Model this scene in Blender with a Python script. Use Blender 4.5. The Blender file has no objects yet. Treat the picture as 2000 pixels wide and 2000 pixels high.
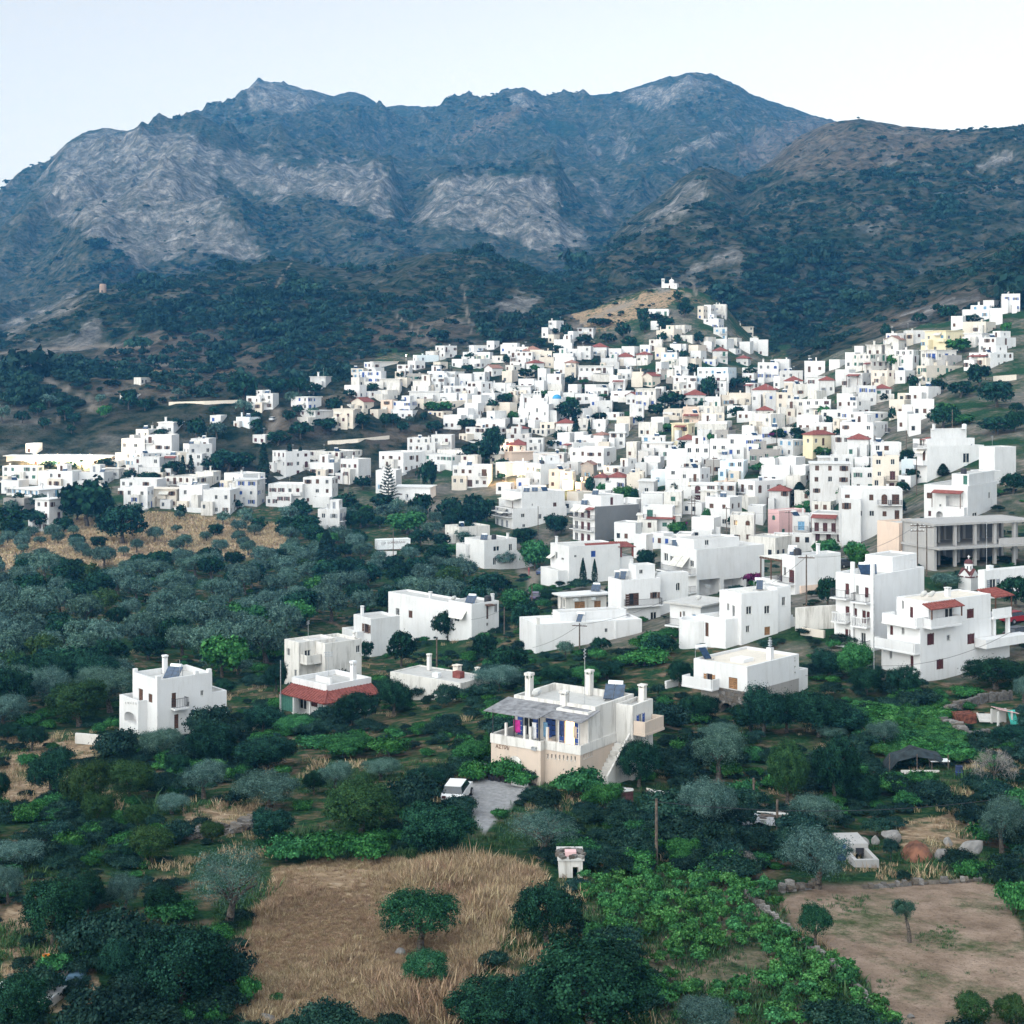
import bpy, bmesh, math, random
import numpy as np
from mathutils import Vector, Matrix

R = math.radians
scene = bpy.context.scene
COL = scene.collection

# ------------------------------------------------------------------ camera
F = 3000.0          # focal length in photograph pixels (photograph is 2000 wide)
HY = 720.0          # horizon row of the photograph
CZ = 60.0           # camera height above datum
cam_d = bpy.data.cameras.new('camera')
cam_d.sensor_width = 36.0
cam_d.lens = 36.0 * F / 2000.0
cam_d.shift_y = -(1000.0 - HY) / 2000.0
cam_d.clip_start = 1.0
cam_d.clip_end = 20000.0
cam = bpy.data.objects.new('camera', cam_d)
cam.location = (0, 0, CZ)
cam.rotation_euler = (R(90), 0, 0)
COL.objects.link(cam)
scene.camera = cam

# ------------------------------------------------------------------ sky and sun (soft dusk light from behind, left)
SUN_EL, SUN_AZ = R(30), R(220)      # azimuth measured clockwise from the view direction (+Y)
world = bpy.data.worlds.new('World')
scene.world = world
world.use_nodes = True
wn, wl = world.node_tree.nodes, world.node_tree.links
for n in list(wn):
    wn.remove(n)
w_out = wn.new('ShaderNodeOutputWorld')
w_bg = wn.new('ShaderNodeBackground')
w_sky = wn.new('ShaderNodeTexSky')
w_sky.sky_type = 'NISHITA'
w_sky.sun_disc = False
w_sky.sun_elevation = SUN_EL
w_sky.sun_rotation = SUN_AZ
w_sky.altitude = 400
w_sky.air_density = 1.0
w_sky.dust_density = 2.0
w_sky.ozone_density = 2.0
w_hsv = wn.new('ShaderNodeHueSaturation')
w_hsv.inputs['Saturation'].default_value = 0.22
w_hsv.inputs['Value'].default_value = 1.0
wl.new(w_sky.outputs[0], w_hsv.inputs['Color'])
wl.new(w_hsv.outputs[0], w_bg.inputs['Color'])
w_bg.inputs['Strength'].default_value = 0.050
wl.new(w_bg.outputs[0], w_out.inputs['Surface'])

sun_d = bpy.data.lights.new('sun', 'SUN')
sun_d.energy = 1.5
sun_d.angle = R(140)
sun_d.color = (0.86, 0.95, 1.0)
sun = bpy.data.objects.new('sun', sun_d)
_dir = Vector((math.sin(SUN_AZ) * math.cos(SUN_EL), math.cos(SUN_AZ) * math.cos(SUN_EL), math.sin(SUN_EL)))
sun.rotation_euler = (-_dir).to_track_quat('-Z', 'Y').to_euler()
sun.location = _dir * 300 + Vector((0, 0, CZ))
COL.objects.link(sun)

scene.view_settings.view_transform = 'Standard'
scene.view_settings.look = 'None'
scene.view_settings.gamma = 1.0
scene.view_settings.use_curve_mapping = False
scene.view_settings.exposure = 2.05
scene.cycles.max_bounces = 4
scene.cycles.diffuse_bounces = 2
scene.cycles.glossy_bounces = 2
scene.cycles.transmission_bounces = 2
scene.cycles.transparent_max_bounces = 6
scene.cycles.volume_bounces = 0
scene.cycles.use_denoising = True
scene.cycles.caustics_reflective = False
scene.cycles.caustics_refractive = False

rng = random.Random(7)

# ------------------------------------------------------------------ helpers
def props(o, label=None, cat=None, group=None, kind=None):
    if label: o['label'] = label
    if cat: o['category'] = cat
    if group: o['group'] = group
    if kind or cat: o['kind'] = kind or 'thing'
    return o

def link(name, data, parent=None, loc=None, rotz=None, scale=None):
    o = bpy.data.objects.new(name, data)
    COL.objects.link(o)
    if parent is not None: o.parent = parent
    if loc is not None: o.location = loc
    if rotz is not None: o.rotation_euler = (0, 0, rotz)
    if scale is not None: o.scale = scale
    return o

def mesh(name, verts, faces, mats=(), mi=None, smooth=False):
    me = bpy.data.meshes.new(name)
    me.from_pydata(verts, [], faces)
    for m in mats: me.materials.append(m)
    if mi is not None: me.polygons.foreach_set('material_index', mi)
    if smooth: me.polygons.foreach_set('use_smooth', [True] * len(me.polygons))
    me.update()
    return me

class MB:
    """collects boxes, bars, tubes and polygons of one part"""
    def __init__(s): s.v = []; s.f = []; s.m = []
    def poly(s, pts, m=0):
        n = len(s.v); s.v.extend([tuple(p) for p in pts]); s.f.append(tuple(range(n, n + len(pts)))); s.m.append(m); return s
    def box(s, x0, x1, y0, y1, z0, z1, m=0):
        n = len(s.v)
        s.v += [(x0, y0, z0), (x1, y0, z0), (x1, y1, z0), (x0, y1, z0), (x0, y0, z1), (x1, y0, z1), (x1, y1, z1), (x0, y1, z1)]
        for q in ((0, 3, 2, 1), (4, 5, 6, 7), (0, 1, 5, 4), (1, 2, 6, 5), (2, 3, 7, 6), (3, 0, 4, 7)):
            s.f.append(tuple(n + i for i in q)); s.m.append(m)
        return s
    def prism(s, pts, a, b, m=0):
        """closed prism between polygon pts moved by vector a and by vector b"""
        n = len(s.v); k = len(pts)
        s.v += [(p[0] + a[0], p[1] + a[1], p[2] + a[2]) for p in pts] + [(p[0] + b[0], p[1] + b[1], p[2] + b[2]) for p in pts]
        s.f.append(tuple(range(n, n + k))); s.m.append(m)
        s.f.append(tuple(range(n + 2 * k - 1, n + k - 1, -1))); s.m.append(m)
        for i in range(k):
            j = (i + 1) % k
            s.f.append((n + i, n + k + i, n + k + j, n + j)); s.m.append(m)
        return s
    def tube(s, p, q, r0, r1=None, sides=6, m=0, cap=True):
        r1 = r0 if r1 is None else r1
        p, q = Vector(p), Vector(q); d = (q - p).normalized()
        a = d.orthogonal().normalized(); b = d.cross(a); n = len(s.v)
        for c, r in ((p, r0), (q, r1)):
            for i in range(sides):
                t = 2 * math.pi * i / sides
                s.v.append(tuple(c + a * (r * math.cos(t)) + b * (r * math.sin(t))))
        for i in range(sides):
            j = (i + 1) % sides
            s.f.append((n + i, n + j, n + sides + j, n + sides + i)); s.m.append(m)
        if cap:
            s.f.append(tuple(n + i for i in reversed(range(sides)))); s.m.append(m)
            s.f.append(tuple(n + sides + i for i in range(sides))); s.m.append(m)
        return s
    def lathe(s, prof, cx=0, cy=0, sides=12, m=0):
        n = len(s.v); k = len(prof)
        for i in range(sides):
            t = 2 * math.pi * i / sides
            for r, z in prof: s.v.append((cx + r * math.cos(t), cy + r * math.sin(t), z))
        for i in range(sides):
            j = (i + 1) % sides
            for q in range(k - 1):
                s.f.append((n + i * k + q, n + j * k + q, n + j * k + q + 1, n + i * k + q + 1)); s.m.append(m)
        return s
    def mesh(s, name, *mats, smooth=False): return mesh(name, s.v, s.f, mats, s.m, smooth)
    def build(s, name, mats, parent=None, loc=None, rotz=None, smooth=False):
        mats = mats if isinstance(mats, (list, tuple)) else [mats]
        return link(name, s.mesh(name, *mats, smooth=smooth), parent, loc, rotz)

# ------------------------------------------------------------------ materials
MATS = {}
def node_mat(name):
    m = bpy.data.materials.new(name); m.use_nodes = True
    nt = m.node_tree; b = nt.nodes['Principled BSDF']
    MATS[name] = m
    return m, nt.nodes, nt.links, b

def ramp(nodes, stops):
    r = nodes.new('ShaderNodeValToRGB'); e = r.color_ramp.elements
    while len(e) < len(stops): e.new(0.5)
    for i, (p, c) in enumerate(stops):
        e[i].position = p; e[i].color = (*c, 1) if len(c) == 3 else c
    return r

def simple(name, col, rough=0.8, var=0.12, scale=3.0, rnd=0.0, bump=0.0, metallic=0.0, spec=0.3, col2=None, detail=4):
    """base colour broken up by object-space noise and, per object, by Object Info random"""
    m, N, L, b = node_mat(name)
    tc = N.new('ShaderNodeTexCoord'); nz = N.new('ShaderNodeTexNoise')
    nz.inputs['Scale'].default_value = scale; nz.inputs['Detail'].default_value = detail
    L.new(tc.outputs['Object'], nz.inputs['Vector'])
    d = col2 or tuple(c * (1 - var * 2.2) for c in col); u = tuple(min(1, c * (1 + var * 0.5)) for c in col)
    r = ramp(N, [(0.3, d), (0.62, u)])
    L.new(nz.outputs['Fac'], r.inputs['Fac'])
    out = r.outputs['Color']
    if rnd:
        oi = N.new('ShaderNodeObjectInfo'); mr = N.new('ShaderNodeMapRange'); mx = N.new('ShaderNodeMix')
        mx.data_type = 'RGBA'; mx.blend_type = 'MULTIPLY'; mx.inputs['Factor'].default_value = 1.0
        mr.inputs['To Min'].default_value = 1 - rnd; mr.inputs['To Max'].default_value = 1.0 + rnd * 0.15
        L.new(oi.outputs['Random'], mr.inputs['Value']); L.new(mr.outputs[0], mx.inputs[7]); L.new(out, mx.inputs[6])
        out = mx.outputs[2]
    L.new(out, b.inputs['Base Color'])
    b.inputs['Roughness'].default_value = rough; b.inputs['Metallic'].default_value = metallic
    b.inputs['Specular IOR Level'].default_value = spec
    if bump:
        bp = N.new('ShaderNodeBump'); bp.inputs['Strength'].default_value = bump; bp.inputs['Distance'].default_value = 0.05
        L.new(nz.outputs['Fac'], bp.inputs['Height']); L.new(bp.outputs[0], b.inputs['Normal'])
    return m
# ------------------------------------------------------------------ terrain
def _hash(ix, iy, seed):
    h = (ix.astype(np.int64) * 374761393 + iy.astype(np.int64) * 668265263 + seed * 974634777) & 0x7fffffff
    h = ((h ^ (h >> 13)) * 1274126177) & 0x7fffffff
    return ((h ^ (h >> 16)) & 0xffff) / 65535.0

def vnoise(x, y, seed=0):
    x = np.asarray(x, float); y = np.asarray(y, float)
    ix = np.floor(x); iy = np.floor(y); fx = x - ix; fy = y - iy
    fx = fx * fx * fx * (fx * (fx * 6 - 15) + 10); fy = fy * fy * fy * (fy * (fy * 6 - 15) + 10)
    a = _hash(ix, iy, seed); b = _hash(ix + 1, iy, seed); c = _hash(ix, iy + 1, seed); d = _hash(ix + 1, iy + 1, seed)
    return (a * (1 - fx) + b * fx) * (1 - fy) + (c * (1 - fx) + d * fx) * fy

def fbm(x, y, o=4, seed=0, ridged=False):
    s = 0; a = 1; t = 0
    for i in range(o):
        n = vnoise(x * 2 ** i + 17.3 * i, y * 2 ** i - 9.1 * i, seed + i)
        if ridged: n = 1 - np.abs(2 * n - 1)
        s = s + a * n; t += a; a *= 0.5
    return s / t - 0.5

# control points of the valley and the village slope: photo column, photo row, distance
_cp = []
for px in (-900, 0, 500, 1000, 1500, 2000, 2900):
    _cp += [(px, 2000, 70), (px, 1800, 85), (px, 1620, 108), (px, 2700, 46)]
for px in (-900, 0): _cp += [(px, 1430, 160), (px, 1250, 230), (px, 1080, 380), (px, 1000, 460), (px, 890, 560), (px, 800, 680)]
for px in (2000, 2900): _cp += [(px, 1340, 160), (px, 1200, 195), (px, 1110, 235), (px, 1000, 290), (px, 900, 340), (px, 760, 440), (px, 620, 550)]
_cp += [(1056, 1535, 120), (300, 1420, 162), (600, 1400, 165), (1000, 1400, 150), (1400, 1390, 155), (1830, 1330, 167),
        (300, 1250, 230), (600, 1320, 200), (700, 1285, 240), (950, 1230, 250), (1200, 1270, 200), (1080, 1272, 205), (1500, 1240, 190),
        (1700, 1250, 182), (300, 1080, 380), (600, 1110, 350), (900, 1110, 340), (1160, 1140, 290), (1390, 1165, 230), (1640, 1130, 225),
        (350, 985, 470), (650, 980, 470), (800, 985, 450), (1000, 1040, 410), (1180, 1065, 380), (1400, 1000, 390), (1600, 992, 385), (1550, 1075, 345), (1450, 1062, 360), (1650, 1062, 335), (1300, 1082, 350), (1750, 1052, 290), (1520, 1010, 395),
        (1850, 1010, 300), (300, 870, 540), (600, 900, 540), (800, 880, 550), (1000, 930, 480), (1250, 930, 450), (1500, 900, 430),
        (1750, 870, 400), (300, 790, 650), (500, 800, 640), (750, 790, 620), (1000, 820, 580), (1250, 830, 540), (1500, 820, 510),
        (1750, 780, 470), (750, 700, 680), (1000, 700, 680), (1200, 720, 670), (1400, 720, 650), (1500, 740, 640), (1650, 700, 560),
        (1800, 660, 560), (1100, 640, 720), (1300, 622, 710), (1400, 622, 720), (1480, 690, 720)]
_P = np.array(_cp, float)
_z = (HY - _P[:, 1]) / F * _P[:, 2]
_far = []
for px in (-900, 0, 500, 900, 1300, 1600, 2000, 2900):
    _far.append((px, 950, -15 if px < 1200 else 5)); _far.append((px, 1600, -30)); _far.append((px, 6000, -30))
_fa = np.array(_far, float)
_K = np.vstack([np.c_[_P[:, 0] / 900.0, np.log(_P[:, 2])], np.c_[_fa[:, 0] / 900.0, np.log(_fa[:, 1])]])
_zz = np.r_[_z, _fa[:, 2]]
def _tps(r2): return 0.5 * r2 * np.log(r2 + 1e-12)
_n = len(_K)
_A = np.zeros((_n + 3, _n + 3))
_d2 = ((_K[:, None, :] - _K[None, :, :]) ** 2).sum(2)
_A[:_n, :_n] = _tps(_d2) + np.eye(_n) * 0.004
_A[:_n, _n] = 1; _A[:_n, _n + 1:] = _K; _A[_n, :_n] = 1; _A[_n + 1:, :_n] = _K.T
_W = np.linalg.solve(_A, np.r_[_zz, 0, 0, 0])

def valley(px, Y):
    a = np.asarray(px, float).ravel() / 900.0; b = np.log(np.asarray(Y, float)).ravel()
    out = np.empty(a.size)
    for s in range(0, a.size, 20000):
        q = np.c_[a[s:s + 20000], b[s:s + 20000]]
        d2 = ((q[:, None, :] - _K[None, :, :]) ** 2).sum(2)
        out[s:s + 20000] = _tps(d2) @ _W[:_n] + _W[_n] + q @ _W[_n + 1:]
    return out.reshape(np.shape(px))

# hills: name, silhouette (photo px, py), ridge distance (px, Y), foot (px, py), foot distance, back slope, exponent, detail
HILLS = [
 ('mountain', [(-1500, 700), (-300, 480), (0, 420), (200, 330), (350, 246), (440, 208), (480, 176), (505, 162), (560, 165), (620, 177), (652, 186), (682, 178),
   (705, 184), (745, 203), (800, 207), (860, 206), (905, 197), (960, 188), (985, 178), (1030, 176), (1062, 190), (1110, 186), (1150, 190),
   (1200, 183), (1260, 168), (1305, 152), (1350, 146), (1390, 148), (1425, 162), (1460, 184), (1500, 196), (1545, 212), (1600, 236), (1700, 270),
   (2100, 360), (3500, 500)], [(0, 3300), (2000, 3000)], [(0, 560), (2000, 520)], 1650, 0.6, 1.0, 1.0),
 ('mountain', [(-1500, 760), (-400, 545), (-100, 430), (0, 388), (50, 356), (95, 318), (130, 278), (160, 258), (200, 251), (270, 254), (340, 250), (380, 243), (420, 262),
   (470, 285), (560, 312), (660, 322), (730, 318), (762, 345), (785, 420), (800, 520), (900, 640), (1500, 720)],
   [(-400, 2500), (0, 2450), (380, 2500), (760, 2350), (900, 2300)], [(-400, 640), (0, 600), (400, 545), (800, 545)], 1500, 0.5, 0.9, 1.0),
 ('mountain', [(500, 720), (640, 560), (730, 470), (780, 425), (830, 362), (870, 336), (930, 338), (1000, 344), (1060, 338), (1092, 360), (1110, 400),
   (1160, 450), (1200, 500), (1280, 600), (1400, 720)], [(600, 2150), (1200, 2100)], [(600, 560), (1200, 540)], 1500, 0.45, 0.75, 1.0),
 ('mountain', [(200, 720), (300, 560), (420, 470), (520, 405), (600, 392), (660, 420), (720, 470), (800, 540), (900, 640)],
   [(200, 1900), (900, 1900)], [(200, 600), (900, 560)], 1350, 0.3, 0.9, 0.8),
 ('right_hill', [(900, 720), (1050, 610), (1100, 560), (1180, 480), (1230, 430), (1290, 385), (1330, 350), (1365, 328), (1390, 326), (1425, 340), (1450, 352),
   (1500, 318), (1560, 268), (1620, 240), (1680, 234), (1760, 247), (1860, 256), (1930, 252), (2000, 246), (2100, 240), (2600, 200), (3500, 300)],
   [(900, 1350), (1380, 1350), (1500, 1500), (2000, 1400), (3000, 1400)], [(900, 610), (1300, 575), (1600, 600), (2000, 560)], 860, 0.35, 0.95, 0.6),
 ('right_hill', [(1150, 720), (1230, 600), (1290, 545), (1350, 515), (1400, 490), (1440, 478), (1475, 490), (1500, 530), (1530, 600), (1570, 720)],
   [(1100, 1000), (1600, 1000)], [(1100, 640), (1600, 640)], 780, 0.5, 0.9, 0.5),
 ('left_hill', [(-1500, 800), (-300, 760), (-100, 690), (0, 655), (70, 618), (130, 585), (180, 566), (240, 556), (320, 546), (420, 530), (520, 512), (570, 508), (640, 522), (710, 530),
   (790, 506), (860, 494), (930, 494), (1000, 516), (1080, 545), (1150, 572), (1220, 606), (1320, 660), (1450, 740)],
   [(-300, 1050), (500, 1020), (900, 1050), (1300, 960)], [(-300, 800), (0, 790), (300, 780), (600, 735), (750, 690), (1100, 660), (1400, 690)], 700, 0.3, 0.95, 0.5),
 ('left_hill', [(-900, 720), (-200, 640), (0, 618), (60, 598), (130, 574), (200, 570), (300, 600), (500, 700)],
   [(-900, 1450), (500, 1450)], [(-900, 700), (500, 690)], 1120, 0.25, 0.9, 0.6),
 ('right_hill', [(1450, 760), (1540, 700), (1600, 650), (1660, 606), (1740, 560), (1820, 528), (1900, 500), (2000, 462), (2200, 400), (2900, 300)],
   [(1450, 720), (2000, 760), (2900, 800)], [(1450, 760), (1650, 700), (1800, 660), (2000, 612), (2900, 500)], 585, 0.3, 0.9, 0.4),
 ('village_hill', [(900, 740), (1000, 700), (1060, 655), (1120, 626), (1170, 600), (1220, 582), (1260, 566), (1300, 560), (1345, 564), (1390, 580), (1420, 606), (1450, 650), (1490, 720)],
   [(900, 745), (1500, 745)], [(900, 720), (1200, 668), (1400, 668), (1500, 720)], 690, 0.5, 0.9, 0.2),
]
def _il(pts, x):
    p = np.array(pts, float)
    return np.interp(x, p[:, 0], p[:, 1])

def _hill(h, px, Y, X):
    name, sil, yr, foot, yb, back, ex, det = h
    Yr = _il(yr, px)
    zr = (HY - _il(sil, px)) / F * Yr
    zb = (HY - _il(foot, px)) / F * yb
    zb = np.minimum(zb, zr)
    t = (Y - yb) / (Yr - yb)
    tc = np.clip(t, 0, 1)
    z = zb + (zr - zb) * tc ** ex
    sl = np.maximum((zr - zb) / (Yr - yb), 0.32)
    z = z + np.minimum(t, 0) * (Yr - yb) * sl
    z = z - np.maximum(Y - Yr, 0) * back
    return z, tc

def terrain_raw(px, Y):
    px = np.asarray(px, float); Y = np.asarray(Y, float)
    X = (px - 1000) / F * Y
    zs = [valley(px, Y)]
    zs[0] = zs[0] + fbm(X / 14, Y / 14, 3, 5) * np.clip(Y / 120, 0.5, 2) * 0.9
    for i, h in enumerate(HILLS):
        z, t = _hill(h, px, Y, X)
        d = h[7]
        amp = d * Y * 0.022
        edge = 1 - np.clip((t - 0.62) / 0.38, 0, 1) * 0.97
        sc = h[3][0][0] * 0 + (260.0 if d > .7 else 130.0)
        wx = X + fbm(X / (sc * .9), Y / (sc * .9), 3, 20 + i) * sc * .9
        gul = fbm(wx / sc, Y / (sc * 1.9), 5, 40 + i, True)
        fine = fbm(X / (sc * .17), Y / (sc * .17), 5, 60 + i, True)
        z = z + gul * amp * 3.2 * edge + fine * amp * 0.55 * (.22 + .78 * edge)
        zs.append(z)
    Z = np.stack(zs)
    k = np.clip(Y * 0.006, 1.0, 14.0)
    m = Z.max(0)
    return m + k * np.log(np.exp((Z - m) / k).sum(0)) - 0, Z.argmax(0)

def terrain_z(px, Y):
    return terrain_raw(np.atleast_1d(px), np.atleast_1d(Y))[0]

_GP = np.concatenate([np.linspace(-2600, -420, 40), np.arange(-400, 2401, 4.0), np.linspace(2420, 4600, 40)])
_GY = np.concatenate([np.geomspace(30, 60, 14)[:-1], np.geomspace(60, 800, 290)[:-1], np.geomspace(800, 1600, 140)[:-1], np.geomspace(1600, 3700, 120)])
GPX, GYY = np.meshgrid(_GP, _GY)
GZ, GL = terrain_raw(GPX, GYY)
GX = (GPX - 1000) / F * GYY

def ground(X, Y):
    """height of the ground sheet at world X, Y (bilinear on the sheet itself)"""
    px = 1000 + F * np.asarray(X, float) / np.asarray(Y, float)
    return ground_px(px, Y)
def ground_px(px, Y):
    i = np.interp(px, _GP, np.arange(len(_GP))); j = np.interp(Y, _GY, np.arange(len(_GY)))
    i0 = np.clip(np.floor(i).astype(int), 0, len(_GP) - 2); j0 = np.clip(np.floor(j).astype(int), 0, len(_GY) - 2)
    a = i - i0; b = j - j0
    return CZ + (GZ[j0, i0] * (1 - a) + GZ[j0, i0 + 1] * a) * (1 - b) + (GZ[j0 + 1, i0] * (1 - a) + GZ[j0 + 1, i0 + 1] * a) * b

_marchY = np.geomspace(45, 5000, 6000)
def hit(px, py, h=0.0, y0=45, y1=5000):
    """where the sight line through a photo point meets the ground raised by h: world X, Y, ground Z"""
    Y = _marchY[(_marchY >= y0) & (_marchY <= y1)]
    g = ground_px(np.full(Y.shape, px), Y) + h
    ray = CZ + (HY - py) / F * Y
    k = np.nonzero(g >= ray)[0]
    k = k[0] if len(k) else len(Y) - 1
    y = Y[k]
    return (px - 1000) / F * y, y, float(ground_px(np.array([px]), np.array([y]))[0])
# ------------------------------------------------------------------ what covers the ground (masks in world position, from photo outlines)
def inside(poly, x, y):
    p = np.array(poly, float); r = np.zeros(np.shape(x), bool); n = len(p)
    for i in range(n):
        x0, y0 = p[i]; x1, y1 = p[(i + 1) % n]
        c = ((y0 > y) != (y1 > y))
        if y1 != y0: r ^= c & (x < (x1 - x0) * (y - y0) / (y1 - y0) + x0)
    return r

DRY_FIELD = [(535, 1695), (620, 1684), (725, 1680), (860, 1684), (1000, 1690), (1060, 1712), (1040, 1760), (990, 1800), (965, 1850), (900, 1930), (880, 2010), (560, 2030), (440, 1980), (455, 1870), (515, 1770)]
PLOUGHED = [(1518, 1757), (1595, 1731), (1740, 1722), (1880, 1718), (1947, 1731), (1978, 1793), (2040, 1920), (2060, 2010), (1770, 2010), (1680, 1900), (1611, 1850), (1549, 1809)]
VINEYARD = [(1140, 1720), (1300, 1705), (1500, 1735), (1545, 1815), (1670, 1905), (1750, 2010), (1300, 2010), (1280, 1920), (1150, 1850)]
OLIVE_FIELD = [(-60, 1075), (90, 1040), (150, 1012), (300, 1002), (420, 1010), (560, 1030), (560, 1085), (300, 1098), (-60, 1120)]
COURTYARD = [(902, 1532), (962, 1516), (1060, 1546), (1010, 1566), (975, 1596), (945, 1628), (925, 1600)]
VILLAGE = [(-80, 975), (210, 1010), (300, 985), (480, 990), (680, 990), (760, 1020), (880, 1100), (1010, 1100), (1060, 1140), (1140, 1270), (1330, 1250), (1500, 1270), (1700, 1330), (2080, 1330),
   (2080, 610), (1900, 620), (1700, 650), (1560, 715), (1500, 700), (1440, 640), (1400, 600), (1300, 610), (1200, 640), (1120, 660), (980, 680), (820, 690), (680, 715), (690, 800), (560, 860), (240, 850), (-80, 890)]
PATHS = [  # strips of trodden earth, tracks and roads: outline points and half width in photo pixels
 ([(0, 712), (45, 716), (80, 735), (110, 752), (160, 775), (205, 805)], 7), ([(0, 690), (90, 682), (180, 677), (290, 676)], 4),
 ([(0, 822), (60, 826), (130, 815), (200, 790)], 3),
 ([(522, 850), (536, 828), (540, 800)], 9), ([(1050, 662), (1110, 645), (1180, 612), (1250, 590)], 4),
 ([(905, 555), (912, 610), (922, 655)], 1.2), ([(570, 512), (550, 540), (540, 560)], 1.2),
 ([(1330, 580), (1360, 575), (1352, 552)], 3), ([(770, 615), (820, 650), (850, 672)], 2),
 ([(1020, 1115), (1040, 1120), (1042, 1165)], 10),
]
ROCKS = [[(60, 365), (130, 275), (165, 255), (380, 242), (440, 300), (430, 370), (470, 430), (540, 500), (470, 520), (380, 490), (270, 530), (210, 470), (110, 440)],
 [(420, 290), (560, 310), (740, 312), (785, 400), (775, 425), (690, 400), (600, 385), (520, 400), (440, 370)], [(640, 395), (740, 330), (785, 420), (760, 430)],
 [(782, 440), (850, 345), (930, 332), (1085, 345), (1100, 420), (1165, 470), (1060, 500), (900, 450)],
 [(450, 215), (480, 170), (508, 150), (655, 186), (610, 215), (540, 226)], [(1190, 192), (1265, 165), (1350, 140), (1450, 178), (1380, 180), (1330, 190), (1275, 222), (1255, 205)],
 [(985, 178), (1030, 174), (1064, 190), (1020, 220)], [(1132, 240), (1160, 260), (1178, 350), (1150, 330)], [(1195, 300), (1215, 245), (1235, 280), (1210, 370)],
 [(1130, 300), (1200, 420), (1225, 440), (1160, 420)],
 [(1225, 470), (1300, 380), (1365, 326), (1385, 340), (1370, 400), (1300, 440)], [(1250, 560), (1350, 510), (1440, 474), (1480, 500), (1450, 520), (1380, 525), (1300, 580)],
 [(0, 620), (120, 575), (180, 560), (150, 610), (0, 665)], [(60, 690), (140, 650), (180, 600), (210, 620), (190, 680), (100, 700)],
 [(1470, 255), (1380, 300), (1290, 320), (1275, 300), (1380, 255)], [(1720, 310), (1780, 280), (1770, 300), (1730, 330)], [(1890, 320), (1990, 290), (1980, 320), (1900, 340)],
 [(1690, 640), (1830, 590), (1920, 570), (1900, 600), (1760, 650)], [(1750, 380), (1770, 350), (1785, 390)], [(960, 610), (1010, 560), (1060, 590), (1010, 640)]]
EARTH = [[(840, 275), (1000, 200), (1080, 195), (1000, 240), (900, 290)], [(1380, 330), (1480, 250), (1560, 222), (1800, 250), (1930, 258), (1760, 320), (1560, 350), (1500, 330)],
 [(560, 240), (800, 250), (780, 262), (600, 255)], [(1050, 665), (1150, 600), (1260, 560), (1340, 560), (1330, 600), (1200, 640), (1130, 650)], [(1640, 650), (1850, 560), (1960, 570), (1940, 600), (1760, 650)],
 [(120, 720), (260, 640), (420, 640), (560, 700), (380, 780), (180, 800)], [(640, 640), (880, 600), (950, 660), (760, 680)], [(1080, 680), (1160, 640), (1180, 700)],
 [(490, 830), (640, 760), (700, 780), (690, 840), (540, 870)], [(690, 850), (960, 800), (980, 850), (760, 880)],
 [(0, 1430), (150, 1440), (230, 1460), (100, 1560), (0, 1600)], [(340, 1560), (520, 1560), (500, 1620), (400, 1640)],
 [(1740, 1600), (1900, 1560), (1960, 1600), (1860, 1680), (1780, 1680)], [(0, 1800), (60, 1750), (180, 1890), (220, 1960), (0, 2000)]]

def _soft(poly, wx, wy, n=5, r=6):
    s = 0
    for k in range(n):
        a = 2.399 * k; q = r * math.sqrt(k / n)
        s = s + inside(poly, wx + q * math.cos(a), wy + q * math.sin(a))
    return s / n

def build_masks():
    px = GPX; py = HY - F * GZ / GYY
    j = fbm(GX / (GYY * .02), GYY / 30, 4, 90) ; k = fbm(GX / (GYY * .02), GYY / 30, 4, 99)
    wx = px + j * 60; wy = py + k * 40
    nx = px + j * 16; ny = py + k * 10
    near = GYY < 130
    M = {}
    M['rock'] = np.zeros(px.shape)
    for p in ROCKS: M['rock'] = np.maximum(M['rock'], _soft(p, wx, wy, 6, 14))
    M['rock'] *= GYY > 560
    M['earth'] = np.zeros(px.shape)
    for p in EARTH: M['earth'] = np.maximum(M['earth'], _soft(p, wx, wy, 6, 14))
    M['dry'] = np.maximum(_soft(DRY_FIELD, nx, ny) * near, _soft(OLIVE_FIELD, nx, ny, 6, 10) * (GYY > 300) * (GYY < 480))
    M['plough'] = _soft(PLOUGHED, nx, ny) * near
    M['court'] = _soft(COURTYARD, px, py, 5, 3) * near
    M['town'] = _soft(VILLAGE, wx, wy, 6, 12) * (GYY > 150) * (GYY < 760)
    M['vine'] = _soft(VINEYARD, nx, ny) * near
    path = np.zeros(px.shape)
    for pts, w in PATHS:
        for (x0, y0), (x1, y1) in zip(pts, pts[1:]):
            t = np.clip(((px - x0) * (x1 - x0) + (py - y0) * (y1 - y0)) / ((x1 - x0) ** 2 + (y1 - y0) ** 2), 0, 1)
            d = np.hypot(px - x0 - t * (x1 - x0), (py - y0 - t * (y1 - y0)) * 1.6)
            path = np.maximum(path, np.clip(1.5 - d / w, 0, 1))
    M['path'] = path
    return M
MASK = build_masks()

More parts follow.
